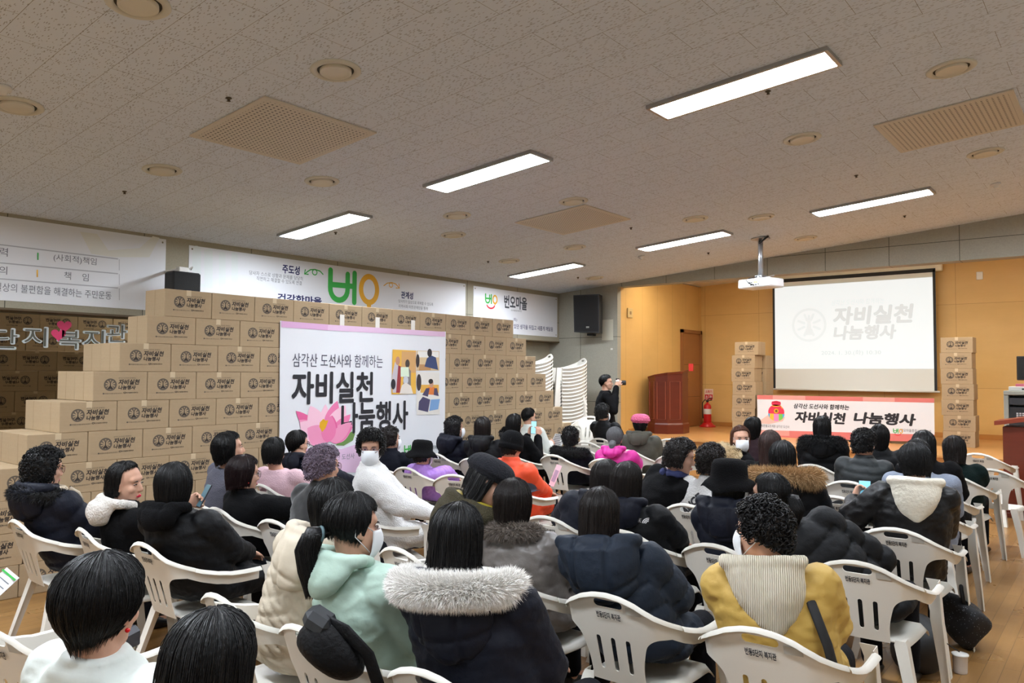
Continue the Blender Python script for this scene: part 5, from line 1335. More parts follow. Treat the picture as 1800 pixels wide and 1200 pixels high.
def fur_mesh(path, rad, n=3000, ln=.035, seed=0, th=.0011, droop=.25):
    r = np.random.default_rng(seed); P = np.array(path, float); rad = np.full(len(P), rad) if np.isscalar(rad) else np.array(rad, float); mb = MB()
    k = 24; tt = np.linspace(0, 1, len(P)); ts = np.linspace(0, 1, k); c = np.stack([np.interp(ts, tt, P[:, j]) for j in range(3)], 1); q = np.interp(ts, tt, rad)
    mb.caps(c[0], c[0] + (c[1] - c[0]) * .1, q[0] * .8, q[0] * .8, 12); mb.caps(c[-1], c[-1] + (c[-2] - c[-1]) * .1, q[-1] * .8, q[-1] * .8, 12); mb.tube(c, q * .84, 14)
    tg = np.gradient(c, axis=0); tg /= np.linalg.norm(tg, axis=1, keepdims=True); V = []; F = []
    for i in range(n):
        s = r.uniform(0, 1); j = min(k - 1, int(s * k)); t = tg[j]; u = np.cross(t, (0, 0, 1)); u /= max(np.linalg.norm(u), 1e-6); w = np.cross(u, t); a = r.uniform(0, 6.28)
        nn = u * math.cos(a) + w * math.sin(a); b = np.array([np.interp(s, ts, c[:, m_]) for m_ in range(3)]) + nn * np.interp(s, ts, q) * .8
        if s < .04 or s > .96: nn = nn + t * (-1 if s < .5 else 1) * r.uniform(0, 1.5)
        d = nn + t * r.normal(0, .45) + np.array([0, 0, -droop]) + r.normal(0, .2, 3); d /= np.linalg.norm(d); L = ln * r.uniform(.6, 1.25); sd = np.cross(d, r.normal(0, 1, 3)); sd /= np.linalg.norm(sd)
        m_ = b + d * L * .55; e = b + d * L + np.array([0, 0, -droop * L * .4]); o = len(V); V += [b - sd * th * 1.5, b + sd * th * 1.5, m_ + sd * th, m_ - sd * th, e]; F += [(o, o + 1, o + 2, o + 3), (o + 3, o + 2, o + 4)]
    mb.add(V, F); return mb
def hood_mesh(h, w=.17, hgt=.15, thick=.055, drop=.03, seed=0, wr=.008, puff=0.0):
    """a hood lying open on the back: a pouch behind the neck with a rolled rim round it"""
    N = h['neck']; mb = MB(); lat = h['lat']; bk = np.array([lat[1], -lat[0], 0]); bk /= np.linalg.norm(bk); up = np.array([0, 0, 1.0])
    R3 = np.stack([lat, -bk, up], 1)
    c = N + bk * (.118 + thick * .4) - up * (drop + .03)
    mb.ell(c, (w, thick, hgt), R3 @ Rx(.18), nu=24, nv=16); mb.ell(c - up * hgt * .32 + bk * .02, (w * .8, thick * 1.25, hgt * .62), R3, nu=24, nv=14)
    P = []
    for a in np.linspace(-2.25, 2.25, 21): P.append(N + lat * math.sin(a) * (w * .72 if abs(a) < 1.7 else w * .6) + bk * (math.cos(a) * .105 + .025) + up * (.018 - drop * .3 + .028 * math.cos(a)))
    mb.tube(P, .034, 12)
    v, n, F = remesh(mb, .012, 6); d = wr * np.array([nz(p + seed, 8) + .6 * nz(p + seed, 17) for p in v])
    if puff: d += puff * (np.abs(np.sin((v @ lat) * PI / .11)) ** .5 - .7)
    v = v + n * d[:, None]; b = MB(); b.add(v, F); return b
def flat_hood(h, w=.15, ln=.27, thick=.03, seed=0, taper=.62, puff=0.0, drop=0.0, **kw):
    """an empty hood hanging down the back: broad at the neck, narrowing to a soft point"""
    N = h['neck']; mb = MB(); lat = h['lat']; bk = np.array([lat[1], -lat[0], 0]); bk /= np.linalg.norm(bk); up = h['up']
    R = []
    for t in np.linspace(0, 1, 14):
        hw = w * (1 - .10 * t - taper * t ** 2.4) * math.sqrt(max(.12, 1 - max(0, (t - .72) / .30) ** 2)); th = thick * (1.45 - .6 * t) * (.6 if t in (0, 1) else 1)
        c = N + bk * (.085 + .05 * math.sin(min(1, t * 1.5) * PI / 2) + .03 * t + thick * .4) + up * (.045 - drop - ln * t)
        a = np.linspace(0, 2 * PI, 26, endpoint=False); ca, sa = np.cos(a), np.sin(a); e = .75
        R.append(c + (np.sign(ca) * np.abs(ca) ** e * hw)[:, None] * lat + (sa * th)[:, None] * bk - (ca ** 2 * hw * .30)[:, None] * bk)
    mb.rings(R); P = []
    for a in np.linspace(-2.5, 2.5, 25): P.append(N + lat * math.sin(a) * w * (.98 if abs(a) < 1.6 else .72) + bk * (math.cos(a) * .08 + .035) + up * (.035 - drop + .012 * math.cos(a) - .02 * max(0, abs(a) - 1.6)))
    mb.tube(P, .022 + thick * .15, 12)
    v, n, F = remesh(mb, .008, 5); d = .006 * np.array([nz(p + seed, 9) + .8 * (.25 - abs(nz(p + seed, 17))) for p in v])
    if puff:
        x = (v - N) @ lat; z = (v - N) @ up; s = np.minimum(np.abs(x - w * .42), np.abs(x + w * .42)); s = np.minimum(s, np.abs(z + ln * .42) + .002); d -= puff * np.exp(-(s / .012) ** 2)
    v = v + n * d[:, None]
    b = MB(); b.add(v, F); return b
def hood_any(h, hd):
    if hd.pop('flat', 0): return flat_hood(h, **hd)
    if hd.pop('roll', 0): return hood_mesh(h, **hd)
    return flat_hood(h, w=hd.get('w', .15) * 1.02, ln=hd.get('hgt', .13) * 1.65, thick=hd.get('thick', .05) * .85, taper=.30, puff=.008, drop=hd.get('drop', 0) * .5)
def rim_path(h, w, drop, z=.03, back=.12, n=17, a=1.9):
    N = h['neck']; lat = h['lat']; bk = np.array([lat[1], -lat[0], 0]); bk /= np.linalg.norm(bk)
    return [N + lat * math.sin(t) * w + bk * (math.cos(t) * back + .02) + np.array([0, 0, z - drop * (1 - abs(math.sin(t))) * 0 + .02 * math.cos(t)]) for t in np.linspace(-a, a, n)]

# ---- small things worn on the head
def mask_mesh():
    mb = MB(); na, nb_ = 17, 11; V = []; F = []
    for i, b in enumerate(np.linspace(0, 1, nb_)):
        for a in np.linspace(-1.2, 1.2, na):
            z = .002 - .112 * b; bul = .018 * math.sin(PI * min(1, b * .95 + .05)) * math.cos(a * .9); r_ = .060 + bul * .8 - .01 * max(0, b - .7) * 4; V.append((math.sin(a) * (r_ * 1.02 - .004 * b), .026 + math.cos(a) * (r_ + .012) + .012 * max(0, math.cos(a * 2)) * math.exp(-((b - .3) / .35) ** 2), z - .008 * abs(a)))
    for i in range(nb_ - 1):
        for j in range(na - 1): q = i * na + j; F.append((q, q + na, q + na + 1, q + 1))
    me = thick(np.array(V), F, .003); return me
MASK_ME = mask_mesh(); MASK_ME.name = 'face_mask'; MASK_ME.materials.append(MASKM); MASK_ME.polygons.foreach_set('use_smooth', [True] * len(MASK_ME.polygons))
_mb = MB()
for s in (-1, 1):
    _mb.tube([(s * .064, .05, -.008), (s * .072, .02, .008), (s * .08, -.012, .016), (s * .083, -.03, 0), (s * .079, -.026, -.03), (s * .07, .015, -.06), (s * .055, .05, -.085)], .0017, 6)
CORD_ME = _mb.mesh('ear_loop', True); CORD_ME.materials.append(CORD)
def glasses_parts(kind='round'):
    mb = MB(); lens = MB()
    for s in (-1, 1):
        c = np.array([s * .033, .094, .002]); a = np.linspace(0, 2 * PI, 22, endpoint=False); rx, rz = (.025, .021)
        P = c + np.stack([rx * np.cos(a), -.006 * np.abs(np.cos(a)) * (np.cos(a) * s > 0), rz * np.sin(a)], 1)
        mb.tube(P, .0017, 6, close=True, cap=False); lens.add(P, [tuple(range(22))])
        mb.tube([(s * .058, .09, .006), (s * .075, .06, .006), (s * .082, 0, .008), (s * .08, -.02, -.004)], .0016, 6)
    mb.tube([(-.009, .096, .004), (0, .1, .007), (.009, .096, .004)], .0016, 6); return mb, lens
def face_detail(parent, hm, red=False, shut=.0, brows=True):
    for s in (-1, 1):
        mb = MB(); a = np.linspace(0, 2 * PI, 16, endpoint=False); o = .0065 * (1 - shut); 
        c = np.array([s * .031, .0785, .004]); V = [c + [0, .0045, 0]] + [c + np.array([.0145 * math.cos(t), -.002 - .004 * abs(math.cos(t)) , o * math.sin(t) + .001 * math.cos(t) * s]) for t in a]
        mb.add(V, [(0, 1 + i, 1 + (i + 1) % 16) for i in range(16)]); mb.xf(hm); e = mb.build('eye', EYEW, parent, True)
        mb = MB(); V = [c + [0, .0052, 0]] + [c + np.array([.0062 * math.cos(t), .0042, min(o, .0058) * .95 * math.sin(t)]) for t in a]; mb.add(V, [(0, 1 + i, 1 + (i + 1) % 16) for i in range(16)]); mb.xf(hm); mb.build('iris', EYEB, e)
        mb = MB(); P = [c + np.array([s * x, .0035 - 22 * x * x, o * .95 - 18 * x * x + .0012]) for x in np.linspace(-.015, .017, 9)]; mb.tube(P, .0016, 6); mb.xf(hm); mb.build('upper_lashes', EYEB, e)
        if brows:
            mb = MB(); P = [c + np.array([s * x, .0045 - 14 * x * x, .0205 - 12 * (x - .004) ** 2]) for x in np.linspace(-.017, .021, 9)]; mb.tube(P, [.0012, .0026, .003, .003, .003, .0026, .0022, .0016, .0008], 6, flat=((0, 1, 0), 1)); mb.xf(hm); mb.build('eyebrow', BROW, parent, True)
    mb = MB(); xs = np.linspace(-.022, .022, 13); 
    up_ = [(x, .0905 - 16 * x * x, -.0605 - 2.5 * abs(x) * .2) for x in xs]; mb.tube(up_, [.001 + .0042 * math.cos(x / .022 * PI / 2) for x in xs], 8); lo_ = [(x, .0895 - 16 * x * x, -.0695 + 8 * x * x) for x in xs]; mb.tube(lo_, [.001 + .0052 * math.cos(x / .022 * PI / 2) for x in xs], 8)
    mb.xf(hm); mb.build('lips', LIPR if red else LIPS, parent, True)
def hat_mesh(kind):
    mb = MB()
    if kind in ('beanie', 'beret', 'cap'):
        r0, hh, cz = {'beanie': (.098, .125, .012), 'beret': (.118, .085, .045), 'cap': (.096, .10, .03)}[kind]
        prof = []
        for t in np.linspace(0, 1, 14):
            a = t * PI / 2; rr = r0 * math.cos(a) ** (.75 if kind != 'beret' else .6); prof.append((max(rr, .002), cz + hh * math.sin(a)))
        if kind == 'beret': prof = [(.090, cz - .03), (.097, cz - .02), (.112, cz - .004)] + prof
        else: prof = [(r0 * .93, cz - .045), (r0 * 1.03, cz - .04), (r0 * 1.03, cz - .008), (r0 * 1.0, cz)] + prof
        R = []; n = 44
        for rr, z in prof:
            a = np.linspace(0, 2 * PI, n, endpoint=False); k = 1 + .018 * np.cos(a * 22) * (1 if kind != 'cap' else 0) + .012 * np.sin(a * 3)
            R.append(np.stack([rr * np.cos(a) * k * .95, -.012 + rr * np.sin(a) * k * 1.14, np.full(n, z)], 1))
        mb.rings(R)
    else:   # bucket hat
        a = np.linspace(0, 2 * PI, 48, endpoint=False); prof = [(.146, -.032), (.15, -.03), (.128, .0), (.101, .03), (.098, .06), (.094, .10), (.08, .125), (.05, .133), (.002, .135)]
        R = []
        for rr, z in prof: R.append(np.stack([rr * np.cos(a), -.012 + rr * np.sin(a) * 1.1, z + (.012 * np.sin(a * 2 + 1) + .008 * np.sin(5 * a)) * (rr > .12)], 1))
        mb.rings([np.array(R[0]) * [.93, .93, 1] + [0, 0, .004]] + R)
    return mb

PEOPLE = []; DUMP = []
SEATS = {}   # where each seat stands on the floor
SEATS.update({
    'person with thick black bob and red earring in white jacket at the bottom left': (-2.128, 0.978),
    'person with long black hair cut off by the bottom edge, left of the centre': (-1.450, 0.951),
    'person in cream diamond-quilted coat with short black hair behind the mint jacket': (-2.850, 2.050),
    'person in pale mint jacket with black ponytail and white mask': (-2.260, 2.030),
    'person in dark navy parka with broad white fur-trimmed hood, bottom centre': (-1.670, 2.030),
    'person in taupe padded coat with brown fur collar and black bob': (-2.305, 3.080),
    'person in black knitted beret and olive fleece hood with mustard lining, head bowed': (-2.895, 3.080),
    'person in dark blue hooded puffer with long black hair, centre front': (-1.700, 3.070),
    'person with brown shoulder-length hair in navy padded coat, behind the white-logo coat': (-2.883, 4.280),
    'person with long dark brown hair in black coat bearing a small white logo': (-2.293, 4.220),
    'person with wavy black bob in black coat and blue scarf leaning to talk': (-2.960, 5.300),
    'person in fuzzy white jacket with black ALICE lettering on the shoulder': (-2.370, 5.280),
    'person in black bucket hat and dark navy hooded puffer': (-1.704, 4.220),
    'person in mustard jacket with cream knit hood, curly black hair and white mask': (-1.060, 3.050),
    'person in black puffer with ponytail and glasses leaning far to the left': (-1.060, 4.320),
    'person in black coat with brown fur hood behind the leaning person': (-1.760, 5.360),
    'person with long straight brown hair before the coral banner': (-2.365, 6.360),
    'person with wavy auburn hair and white mask looking back at the viewer': (-2.950, 7.280),
    'person with black hair in maroon coat behind the auburn-haired person': (-3.200, 8.280),
    'person in black puffer with large black fur hood before the stage banner': (-2.500, 8.280),
    'person with short curly black hair in black quilted jacket, looking to the right': (-1.860, 7.250),
    'person with smooth black bob behind the curly-haired person': (-1.900, 8.280),
    'person in black leather jacket with cream hood using a phone': (-1.100, 5.320),
    'person in blue-grey wool coat hidden in front of the cream-hooded person': (-1.180, 6.320),
    'person in black coat whose hair shows above the leather jacket person': (-1.270, 7.280),
    'person in dark green coat with wavy black hair at the right end': (-1.260, 8.280),
    'person with curly black bob and red glasses in navy puffer, far left': (-5.215, 2.100),
    'person with red lipstick and white sherpa hood turned to talk': (-4.625, 2.250),
    'person with smooth black hair in black padded coat with ribbed knit collar': (-4.030, 2.300),
    'person with black wavy bob in grey knit top looking up to the right': (-5.330, 3.242),
    'person with maroon hair and glasses in black coat, left block': (-4.690, 3.100),
    'person with black bob in pink wool vest beside the banner': (-5.445, 3.896),
    'person with short black hair and glasses in navy hooded jacket, by the lotus': (-5.823, 4.550),
    'person with curly purple-grey hair in black velvet coat': (-4.070, 3.100),
    'person in fluffy white jacket with tinted glasses and white mask facing the viewer': (-4.200, 3.780),
    'person with brown curly hair and mask in navy coat before the lotus banner': (-6.051, 5.562),
    'person in black brimmed hat and lilac quilted jacket with white mask': (-5.369, 5.420),
    'person with curly black hair and white mask in black hooded puffer by the cartons': (-6.005, 6.500),
    'person with straight dark hair in black hooded coat, left of the orange jacket': (-5.415, 6.400),
    'person with black hair holding up a phone to photograph the stage': (-5.720, 7.300),
    'person in orange and slate padded jacket with black cap': (-4.191, 5.330),
    'person in white jacket with short black hair reading a paper by the cartons': (-6.150, 8.188),
    'person with curly black hair and black fur collar in front of empty chairs': (-4.970, 7.270),
    'person with fluffy black hair and white mask seated below the photographer': (-5.760, 9.470),
    'person with tied grey hair in bright magenta jacket': (-4.340, 7.300),
    'person in fuzzy pink beret and olive coat before the lectern': (-4.615, 8.300),
    'empty white plastic armchair before the podium at the right end': (-1.360, 10.700),
    'empty white plastic armchair second from the podium, right end': (-1.055, 9.038),
    'white plastic armchair with a black jacket laid over its seat': (-1.775, 6.310),
    'empty white armchair left of the magenta jacket, further one': (-5.683, 8.831),
    'empty white armchair left of the magenta jacket, nearer one': (-5.203, 7.999),
    'empty white plastic armchair just right of the grey-haired person, furthest row': (-5.652, 10.129),
    'empty white plastic armchair right of the magenta jacket, middle row': (-5.037, 9.087),
    'empty white plastic armchair right of the magenta jacket, nearest row': (-4.029, 8.154),
    'empty white plastic armchair before the stage edge and the lectern': (-5.022, 10.028),
    'empty white plastic armchair beside the lilac jacket, right one': (-4.780, 5.300),
    'white plastic armchair cut by the left edge, holding a patterned bag': (-3.191, 1.293),
})
def person(label, px, py, d, yaw=0, head=(0, 0, 0), hip=None, pose=None, coat=None, hair=None, hairm=None, hat=None, hatm=None, mask=False, glasses=None, face=False, red=False, shut=0.0, hands=None, legs=None, stand=False, group=None, hz=None, chair_rz=None, with_chair=True, chair_label=None, extras=None, earring=None, fur=None):
    ya = math.radians(yaw)
    hw = at_depth(px, py, d)
    off = np.array(hip if hip is not None else (0, -.015)) + (Rz(ya)[:2, 1] * .12 if not stand else 0)
    base = np.array([hw[0] + off[0], hw[1] + off[1], 0])
    if label in SEATS: base[:2] = SEATS[label]
    elif not stand: DUMP.append((label, 'p', base[0], base[1], yaw))
    t = thing('person', label, 'person', base, ya, group)
    loc = Rz(-ya) @ (hw - base)
    ra = math.radians(max(-6, min(6, yaw * .2)) - 3 + random.uniform(-2.5, 2.5)) if chair_rz is None else math.radians(chair_rz)
    h = joints(loc, dict(pose or {}, legrot=0.0 if stand else (ra - ya) * .95), stand, sh=(coat or {}).get('sh', 1.0))
    hm = m4(Rz(math.radians(head[0])) @ Rx(math.radians(head[1])) @ Ry(math.radians(head[2])), loc)
    fine = face or bool(hands)
    build_body('body', h, hm, hands or {}, fine, t)
    c = dict(coat or {}); cm = c.pop('m', PUFF_K); nm = c.pop('name', 'coat'); hood = c.pop('hood', None); hoodm = c.pop('hoodm', cm)
    c.setdefault('voxel', .0095 if d < 4.7 else .0135)
    build_coat(nm, h, cm, t, stand=stand, **c)
    if hood:
        hd = dict(hood); hood_any(h, hd).build('hood', hoodm, t, True)
    if fur:
        f = dict(fur); fm = f.pop('m'); path = rim_path(h, f.pop('w', .16), 0, f.pop('z', .03), f.pop('back', .11), a=f.pop('a', 1.9)); fur_mesh(path, f.pop('r', .045), **f).build('fur_trim', fm, t, True)
    build_legs(h, legs or TROUS, t)
    if hair:
        hd = dict(hair); tail = hd.pop('tail', None); mb = hair_mesh(**hd)
        if tail:
            q = tail_mesh(*tail); mb.add(q.verts(), q.f)
        mb.xf(hm); mb.build('hair', hairm or HB, t, True)
    if hat: mb = hat_mesh(hat); mb.xf(hm); mb.build('hat', hatm or HATK, t, True)
    if mask:
        M = Matrix([list(map(float, r_)) for r_ in hm])
        o = link('face_mask', MASK_ME, t); o.matrix_local = M; q = link('ear_loop', CORD_ME, o)
    if glasses:
        fr, ln = glasses_parts(); fr.xf(hm); g = fr.build('glasses', glasses if not isinstance(glasses, bool) else LENSM, t, True)
        if glasses is not True and glasses is not LENSM: pass
        ln.xf(hm); ln.build('lens', TINT, g)
    if face: face_detail(t, hm, red, shut)
    if earring:
        mb = MB(); mb.ell((.079 * earring, -.004, -.05), (.006, .006, .006), nu=10, nv=6); mb.xf(hm); mb.build('earring', mat('red_bead', (214, 20, 24), .2), t, True)
    if extras: extras(t, h, hm)
    if with_chair and not stand:
        o = Rz(ra) @ np.array([0, -.025, 0]); chair(base[0] + o[0], base[1] + o[1], ra, chair_label or 'white plastic armchair under the ' + label.split(',')[0][:80])
    PEOPLE.append((t, h, hm)); return t, h, hm, base, ya
def world_of(base, ya, p): return Rz(ya) @ np.array(p) + base
def decal(target, flat, pl, off=.004):
    """drape flat lettering onto a garment"""
    from mathutils.bvhtree import BVHTree
    me = target.data; bv = BVHTree.FromPolygons([v.co[:] for v in me.vertices], [tuple(p.vertices) for p in me.polygons]); out = MB()
    V = flat.verts(); R = []
    for p in V:
        hit = bv.ray_cast(Vector(p + pl.n * .3), Vector(-pl.n)); q = np.array(hit[0]) if hit[0] is not None else p
        R.append(q + pl.n * off)
    out.add(np.array(R), flat.f); return out
def child(t, name):
    for c in t.children:
        if c.name.split('.')[0] == name: return c
puff = lambda m, **k: dict(dict(m=m, puff=.011, pitch=.095, bulk=1.25, wrinkle=.006), **k)
plain = lambda m, **k: dict(dict(m=m, puff=0, bulk=.85, wrinkle=.008), **k)
BOB = dict(length=.115, taper=.25, fringe=.06); SHORT = dict(length=.07, taper=.35, fringe=.065, back=.085); CURLY = dict(length=.06, vol=1.1, curl=.011, fringe=.07, back=.085, taper=.2); LONG = dict(length=.2, back=.27, taper=.12, fringe=.06)
MALE = dict(length=.02, back=.055, taper=.45, fringe=.065, open_=70, vol=1.0)

# ---- front rows ------------------------------------------------------------
person('person with thick black bob and red earring in white jacket at the bottom left', 180, 1066, 1.90, yaw=14, head=(14, -6, 0), hip=(-.10, .0), coat=plain(WHITEJ, bulk=1.2, collar=.03, puff=.006, pitch=.16), hair=dict(BOB, length=.07, back=.085, vol=1.15, taper=.62, strands=1800, part=.4, jag=.004), hairm=HB, earring=1, face=True, chair_label='white plastic armchair under the person with the red earring')
person('person with long black hair cut off by the bottom edge, left of the centre', 372, 1178, 1.58, yaw=10, head=(18, -12, 0), hip=(.06, -.03), coat=plain(CLOTH_K), hair=dict(LONG, vol=1.02, strands=1500, part=.2), hairm=HB, chair_label='white plastic armchair under the person with long hair at the bottom edge')
person('person in cream diamond-quilted coat with short black hair behind the mint jacket', 588, 893, 3.20, yaw=8, head=(10, 0, 0), hip=(-.13, -.20), coat=puff(BEIGE, puff=.009, pitch=.075, quilt=True, bulk=1.4, hood=dict(w=.15, hgt=.14, thick=.05, wr=.01)), hair=dict(SHORT, back=.12, vol=1.05, strands=800), hairm=HB, chair_label='white plastic armchair under the person in the cream quilted coat')
def mint_extra(t, h, hm):
    mb = MB(); a = np.linspace(0, 2 * PI, 18, endpoint=False); P = np.stack([.026 * np.cos(a), np.full(18, -.128), -.03 + .026 * np.sin(a)], 1); mb.tube(P, .006, 8, close=True, cap=False); mb.xf(hm); mb.build('hair_tie', mat('hair_tie_teal', (70, 92, 98), .5), t, True)
person('person in pale mint jacket with black ponytail and white mask', 622, 926, 2.88, yaw=-4, head=(-12, -8, -4), hip=(.13, -.05), coat=plain(MINT, bulk=1.4, collar=.02, wrinkle=.013, hood=dict(flat=1, w=.13, ln=.15, thick=.03)), hair=dict(SHORT, length=.05, back=.03, vol=1.07, strands=1500, tail=([(0, -.105, -.02), (-.01, -.15, -.03), (-.02, -.165, -.09), (-.02, -.15, -.17), (-.02, -.135, -.25)], [.02, .036, .04, .034, .012], 5, 420)), hairm=HB, mask=True, face=True, extras=mint_extra, chair_label='white plastic armchair under the person in the mint jacket')
person('person in dark navy parka with broad white fur-trimmed hood, bottom centre', 805, 948, 2.56, yaw=15, head=(6, -8, 0), hip=(.04, -.03), coat=plain(PUFF_N, bulk=1.5, sh=1.08, wrinkle=.011, hood=dict(w=.17, hgt=.16, thick=.04, drop=.02, wr=.008)), fur=dict(m=FURW, w=.19, r=.045, n=36000, ln=.032, back=.165, z=-.005, a=1.8, th=.0008, droop=.1), hair=dict(LONG, length=.16, back=.2, strands=1200), hairm=HB, chair_label='white plastic armchair under the person in the white fur-hooded parka')
person('person in taupe padded coat with brown fur collar and black bob', 903, 886, 3.75, yaw=14, head=(4, -5, 0), hip=(-.02, -.02), coat=puff(GREYB, puff=.006, pitch=.11, bulk=1.2, wrinkle=.011), fur=dict(m=FURG, w=.115, r=.036, n=6000, ln=.03, back=.085, z=.005), hair=dict(BOB, length=.13, back=.12, vol=1.05, strands=1300), hairm=HD, chair_label='white plastic armchair under the person in the taupe coat')
person('person in black knitted beret and olive fleece hood with mustard lining, head bowed', 858, 848, 3.90, yaw=-8, head=(-48, -28, -12), hip=(-.12, -.10), coat=plain(CLOTH_K, bulk=1.1, hood=dict(flat=1, w=.19, ln=.22, thick=.065, taper=.25), hoodm=OLIVE), hair=dict(LONG, length=.15, back=.08, strands=500), hairm=HB, hat='beret', hatm=mat('beret_navy_black', (20, 21, 30), .95, bump=(120, .7)), face=True, extras=lambda t, h, hm: MB().tube(rim_path(h, .125, 0, .03, .085, a=2.1), .026, 12).build('mustard_collar', GOLDL, t, True), chair_label='white plastic armchair under the person in the olive fleece hood')
NF = mat('logo_white', (214, 214, 214), .6)
person('person in dark blue hooded puffer with long black hair, centre front', 1055, 905, 3.40, yaw=14, head=(4, -8, 0), hip=(.02, .0), coat=puff(PUFF_D, puff=.013, pitch=.115, bulk=1.45, sh=1.06, hood=dict(flat=1, w=.19, ln=.27, thick=.055, taper=.32, puff=.012)), hair=dict(LONG, length=.19, back=.2, strands=1100), hairm=HD, chair_label='white plastic armchair under the person in the dark blue hooded puffer')
person('person with brown shoulder-length hair in navy padded coat, behind the white-logo coat', 1066, 843, 4.85, yaw=10, head=(0, -6, 0), hip=(-.05, -.03), coat=puff(PUFF_N, puff=.01, pitch=.12, bulk=1.35, hood=dict(w=.13, hgt=.1, thick=.04)), hair=dict(LONG, length=.19, back=.22, vol=1.06, strands=900), hairm=HD, chair_label='white plastic armchair under the person with brown shoulder-length hair')
r_ = person('person with long dark brown hair in black coat bearing a small white logo', 1103, 848, 4.60, yaw=2, head=(2, -4, 0), hip=(0, -.02), coat=puff(PUFF_K, puff=.006, pitch=.14, bulk=1.25, hood=dict(w=.14, hgt=.11, thick=.045), hoodm=PUFF_N), hair=dict(LONG, length=.2, back=.23, vol=1.05, strands=1000), hairm=HD, chair_label='white plastic armchair under the person with the small white logo')
t, h, hm = r_[:3]; c0 = child(t, 'coat'); bkv = np.array([h['lat'][1], -h['lat'][0], 0]); pl = Plane(h['SR'] + np.array([-.02, -.12, .0]), (1, 0, 0), (0, .15, .99)); fl = MB()
for k in range(3): put_stroke(fl, pl, arc(.012, -.012, .012 + k * .0085, .012 + k * .0085, 90, 180, 8), .005, 0)
put_text(fl, pl, 'THE NORTH FACE', -.045, -.0, .04, .024, .01, 0, 0); decal(c0, fl, pl).build('white_logo', NF, c0)
def scarf_extra(t, h, hm):
    mb = MB(); mb.tube([h['neck'] + np.array([math.sin(a) * .085, math.cos(a) * .075, .01 - .012 * math.cos(a)]) for a in np.linspace(-2.9, 2.9, 20)], [.024 + .005 * math.sin(i * 1.7) for i in range(20)], 12); mb.build('scarf', mat('scarf_blue', (52, 60, 104), .85, var=.4, bump=(60, .3)), t, True)
person('person with wavy black bob in black coat and blue scarf leaning to talk', 1198, 803, 5.62, yaw=-24, head=(-38, -14, -4), hip=(-.16, .0), coat=plain(CLOTH_K, bulk=1.0, collar=.02), hair=dict(CURLY, length=.08, back=.1, vol=1.12, curl=.008, strands=700), hairm=HD, face=True, extras=scarf_extra, chair_label='white plastic armchair under the person in the blue scarf')
FUZZ = mat('fuzzy_white', (224, 222, 220), .95, bump=(100, .8), sheen=.4)
r_ = person('person in fuzzy white jacket with black ALICE lettering on the shoulder', 1252, 812, 5.46, yaw=-6, head=(-14, -4, 0), hip=(-.06, .0), coat=plain(FUZZ, bulk=1.5, sh=1.18, collar=.05, wrinkle=.008), hair=dict(CURLY, length=.09, back=.08, vol=1.08, curl=.006, strands=700), hairm=HD, chair_label='white plastic armchair under the person in the fuzzy ALICE jacket')
t, h, hm = r_[:3]; c0 = child(t, 'coat'); ca, sa = math.cos(.75), math.sin(.75); pl = Plane(h['neck'] + np.array([-.085, -.16, -.16]), (ca, 0, sa), (-sa, 0, ca)); fl = MB(); put_text(fl, pl, 'ALICE', 0, 0, .21, .058, .05, 0, 0); put_poly(fl, pl, disc(-.15, -.01, .026, None, 5), 0); decal(c0, fl, pl, .006).build('black_lettering', INK, c0)
person('person in black bucket hat and dark navy hooded puffer', 1283, 848, 4.24, yaw=4, head=(-4, -4, 0), hip=(.02, -.02), coat=puff(PUFF_N, puff=.011, pitch=.11, bulk=1.3, hood=dict(w=.16, hgt=.13, thick=.055)), hair=dict(LONG, length=.13, back=.13, vol=1.0, strands=500), hairm=HB, hat='bucket', chair_label='white plastic armchair under the person in the black bucket hat')
def strap_extra(t, h, hm):
    N = h['neck']; mb = MB(); P = [N + np.array(q) for q in ((.10, .06, -.03), (.13, -.02, -.02), (.16, -.12, -.10), (.205, -.16, -.22), (.235, -.14, -.34), (.25, -.06, -.44))]
    mb.tube(P, .019, 8, flat=((.3, -.8, .4), .35)); mb.build('bag_strap', mat('strap_black', (22, 22, 24), .7), t, True)
person('person in mustard jacket with cream knit hood, curly black hair and white mask', 1338, 934, 2.96, yaw=22, head=(56, -6, 2), hip=(.02, .0), coat=plain(MUST, bulk=1.6, sh=1.08, wrinkle=.013, puff=.006, pitch=.2, hood=dict(flat=1, w=.15, ln=.27, thick=.03), hoodm=CREAM), hair=dict(CURLY, length=.03, back=.07, vol=1.07, curl=.011, strands=1500, open_=58), hairm=HB, mask=True, face=True, extras=strap_extra, chair_label='white plastic armchair under the person in the mustard jacket')
person('person in black puffer with ponytail and glasses leaning far to the left', 1352, 872, 4.10, yaw=30, head=(52, -6, 10), hip=(.40, .0), coat=puff(PUFF_K, puff=.014, pitch=.115, bulk=1.4), hair=dict(SHORT, length=.06, back=.04, strands=900, tail=([(0, -.105, .0), (.0, -.14, -.01), (.0, -.16, -.07), (0, -.15, -.14)], [.018, .03, .034, .012], 3, 300)), hairm=HB, glasses=LENSM, face=True, chair_label='white plastic armchair under the leaning person with the ponytail')
person('person in black coat with brown fur hood behind the leaning person', 1376, 806, 5.15, yaw=8, head=(6, -4, 0), hip=(.06, -.03), coat=puff(PUFF_K, puff=.006, bulk=1.35, hood=dict(w=.15, hgt=.13, thick=.05)), fur=dict(m=FURB, w=.20, r=.05, n=9000, ln=.05, back=.12, z=.01), hair=dict(LONG, length=.16, back=.16, strands=700), hairm=HB, chair_label='white plastic armchair under the person in the brown fur hood')
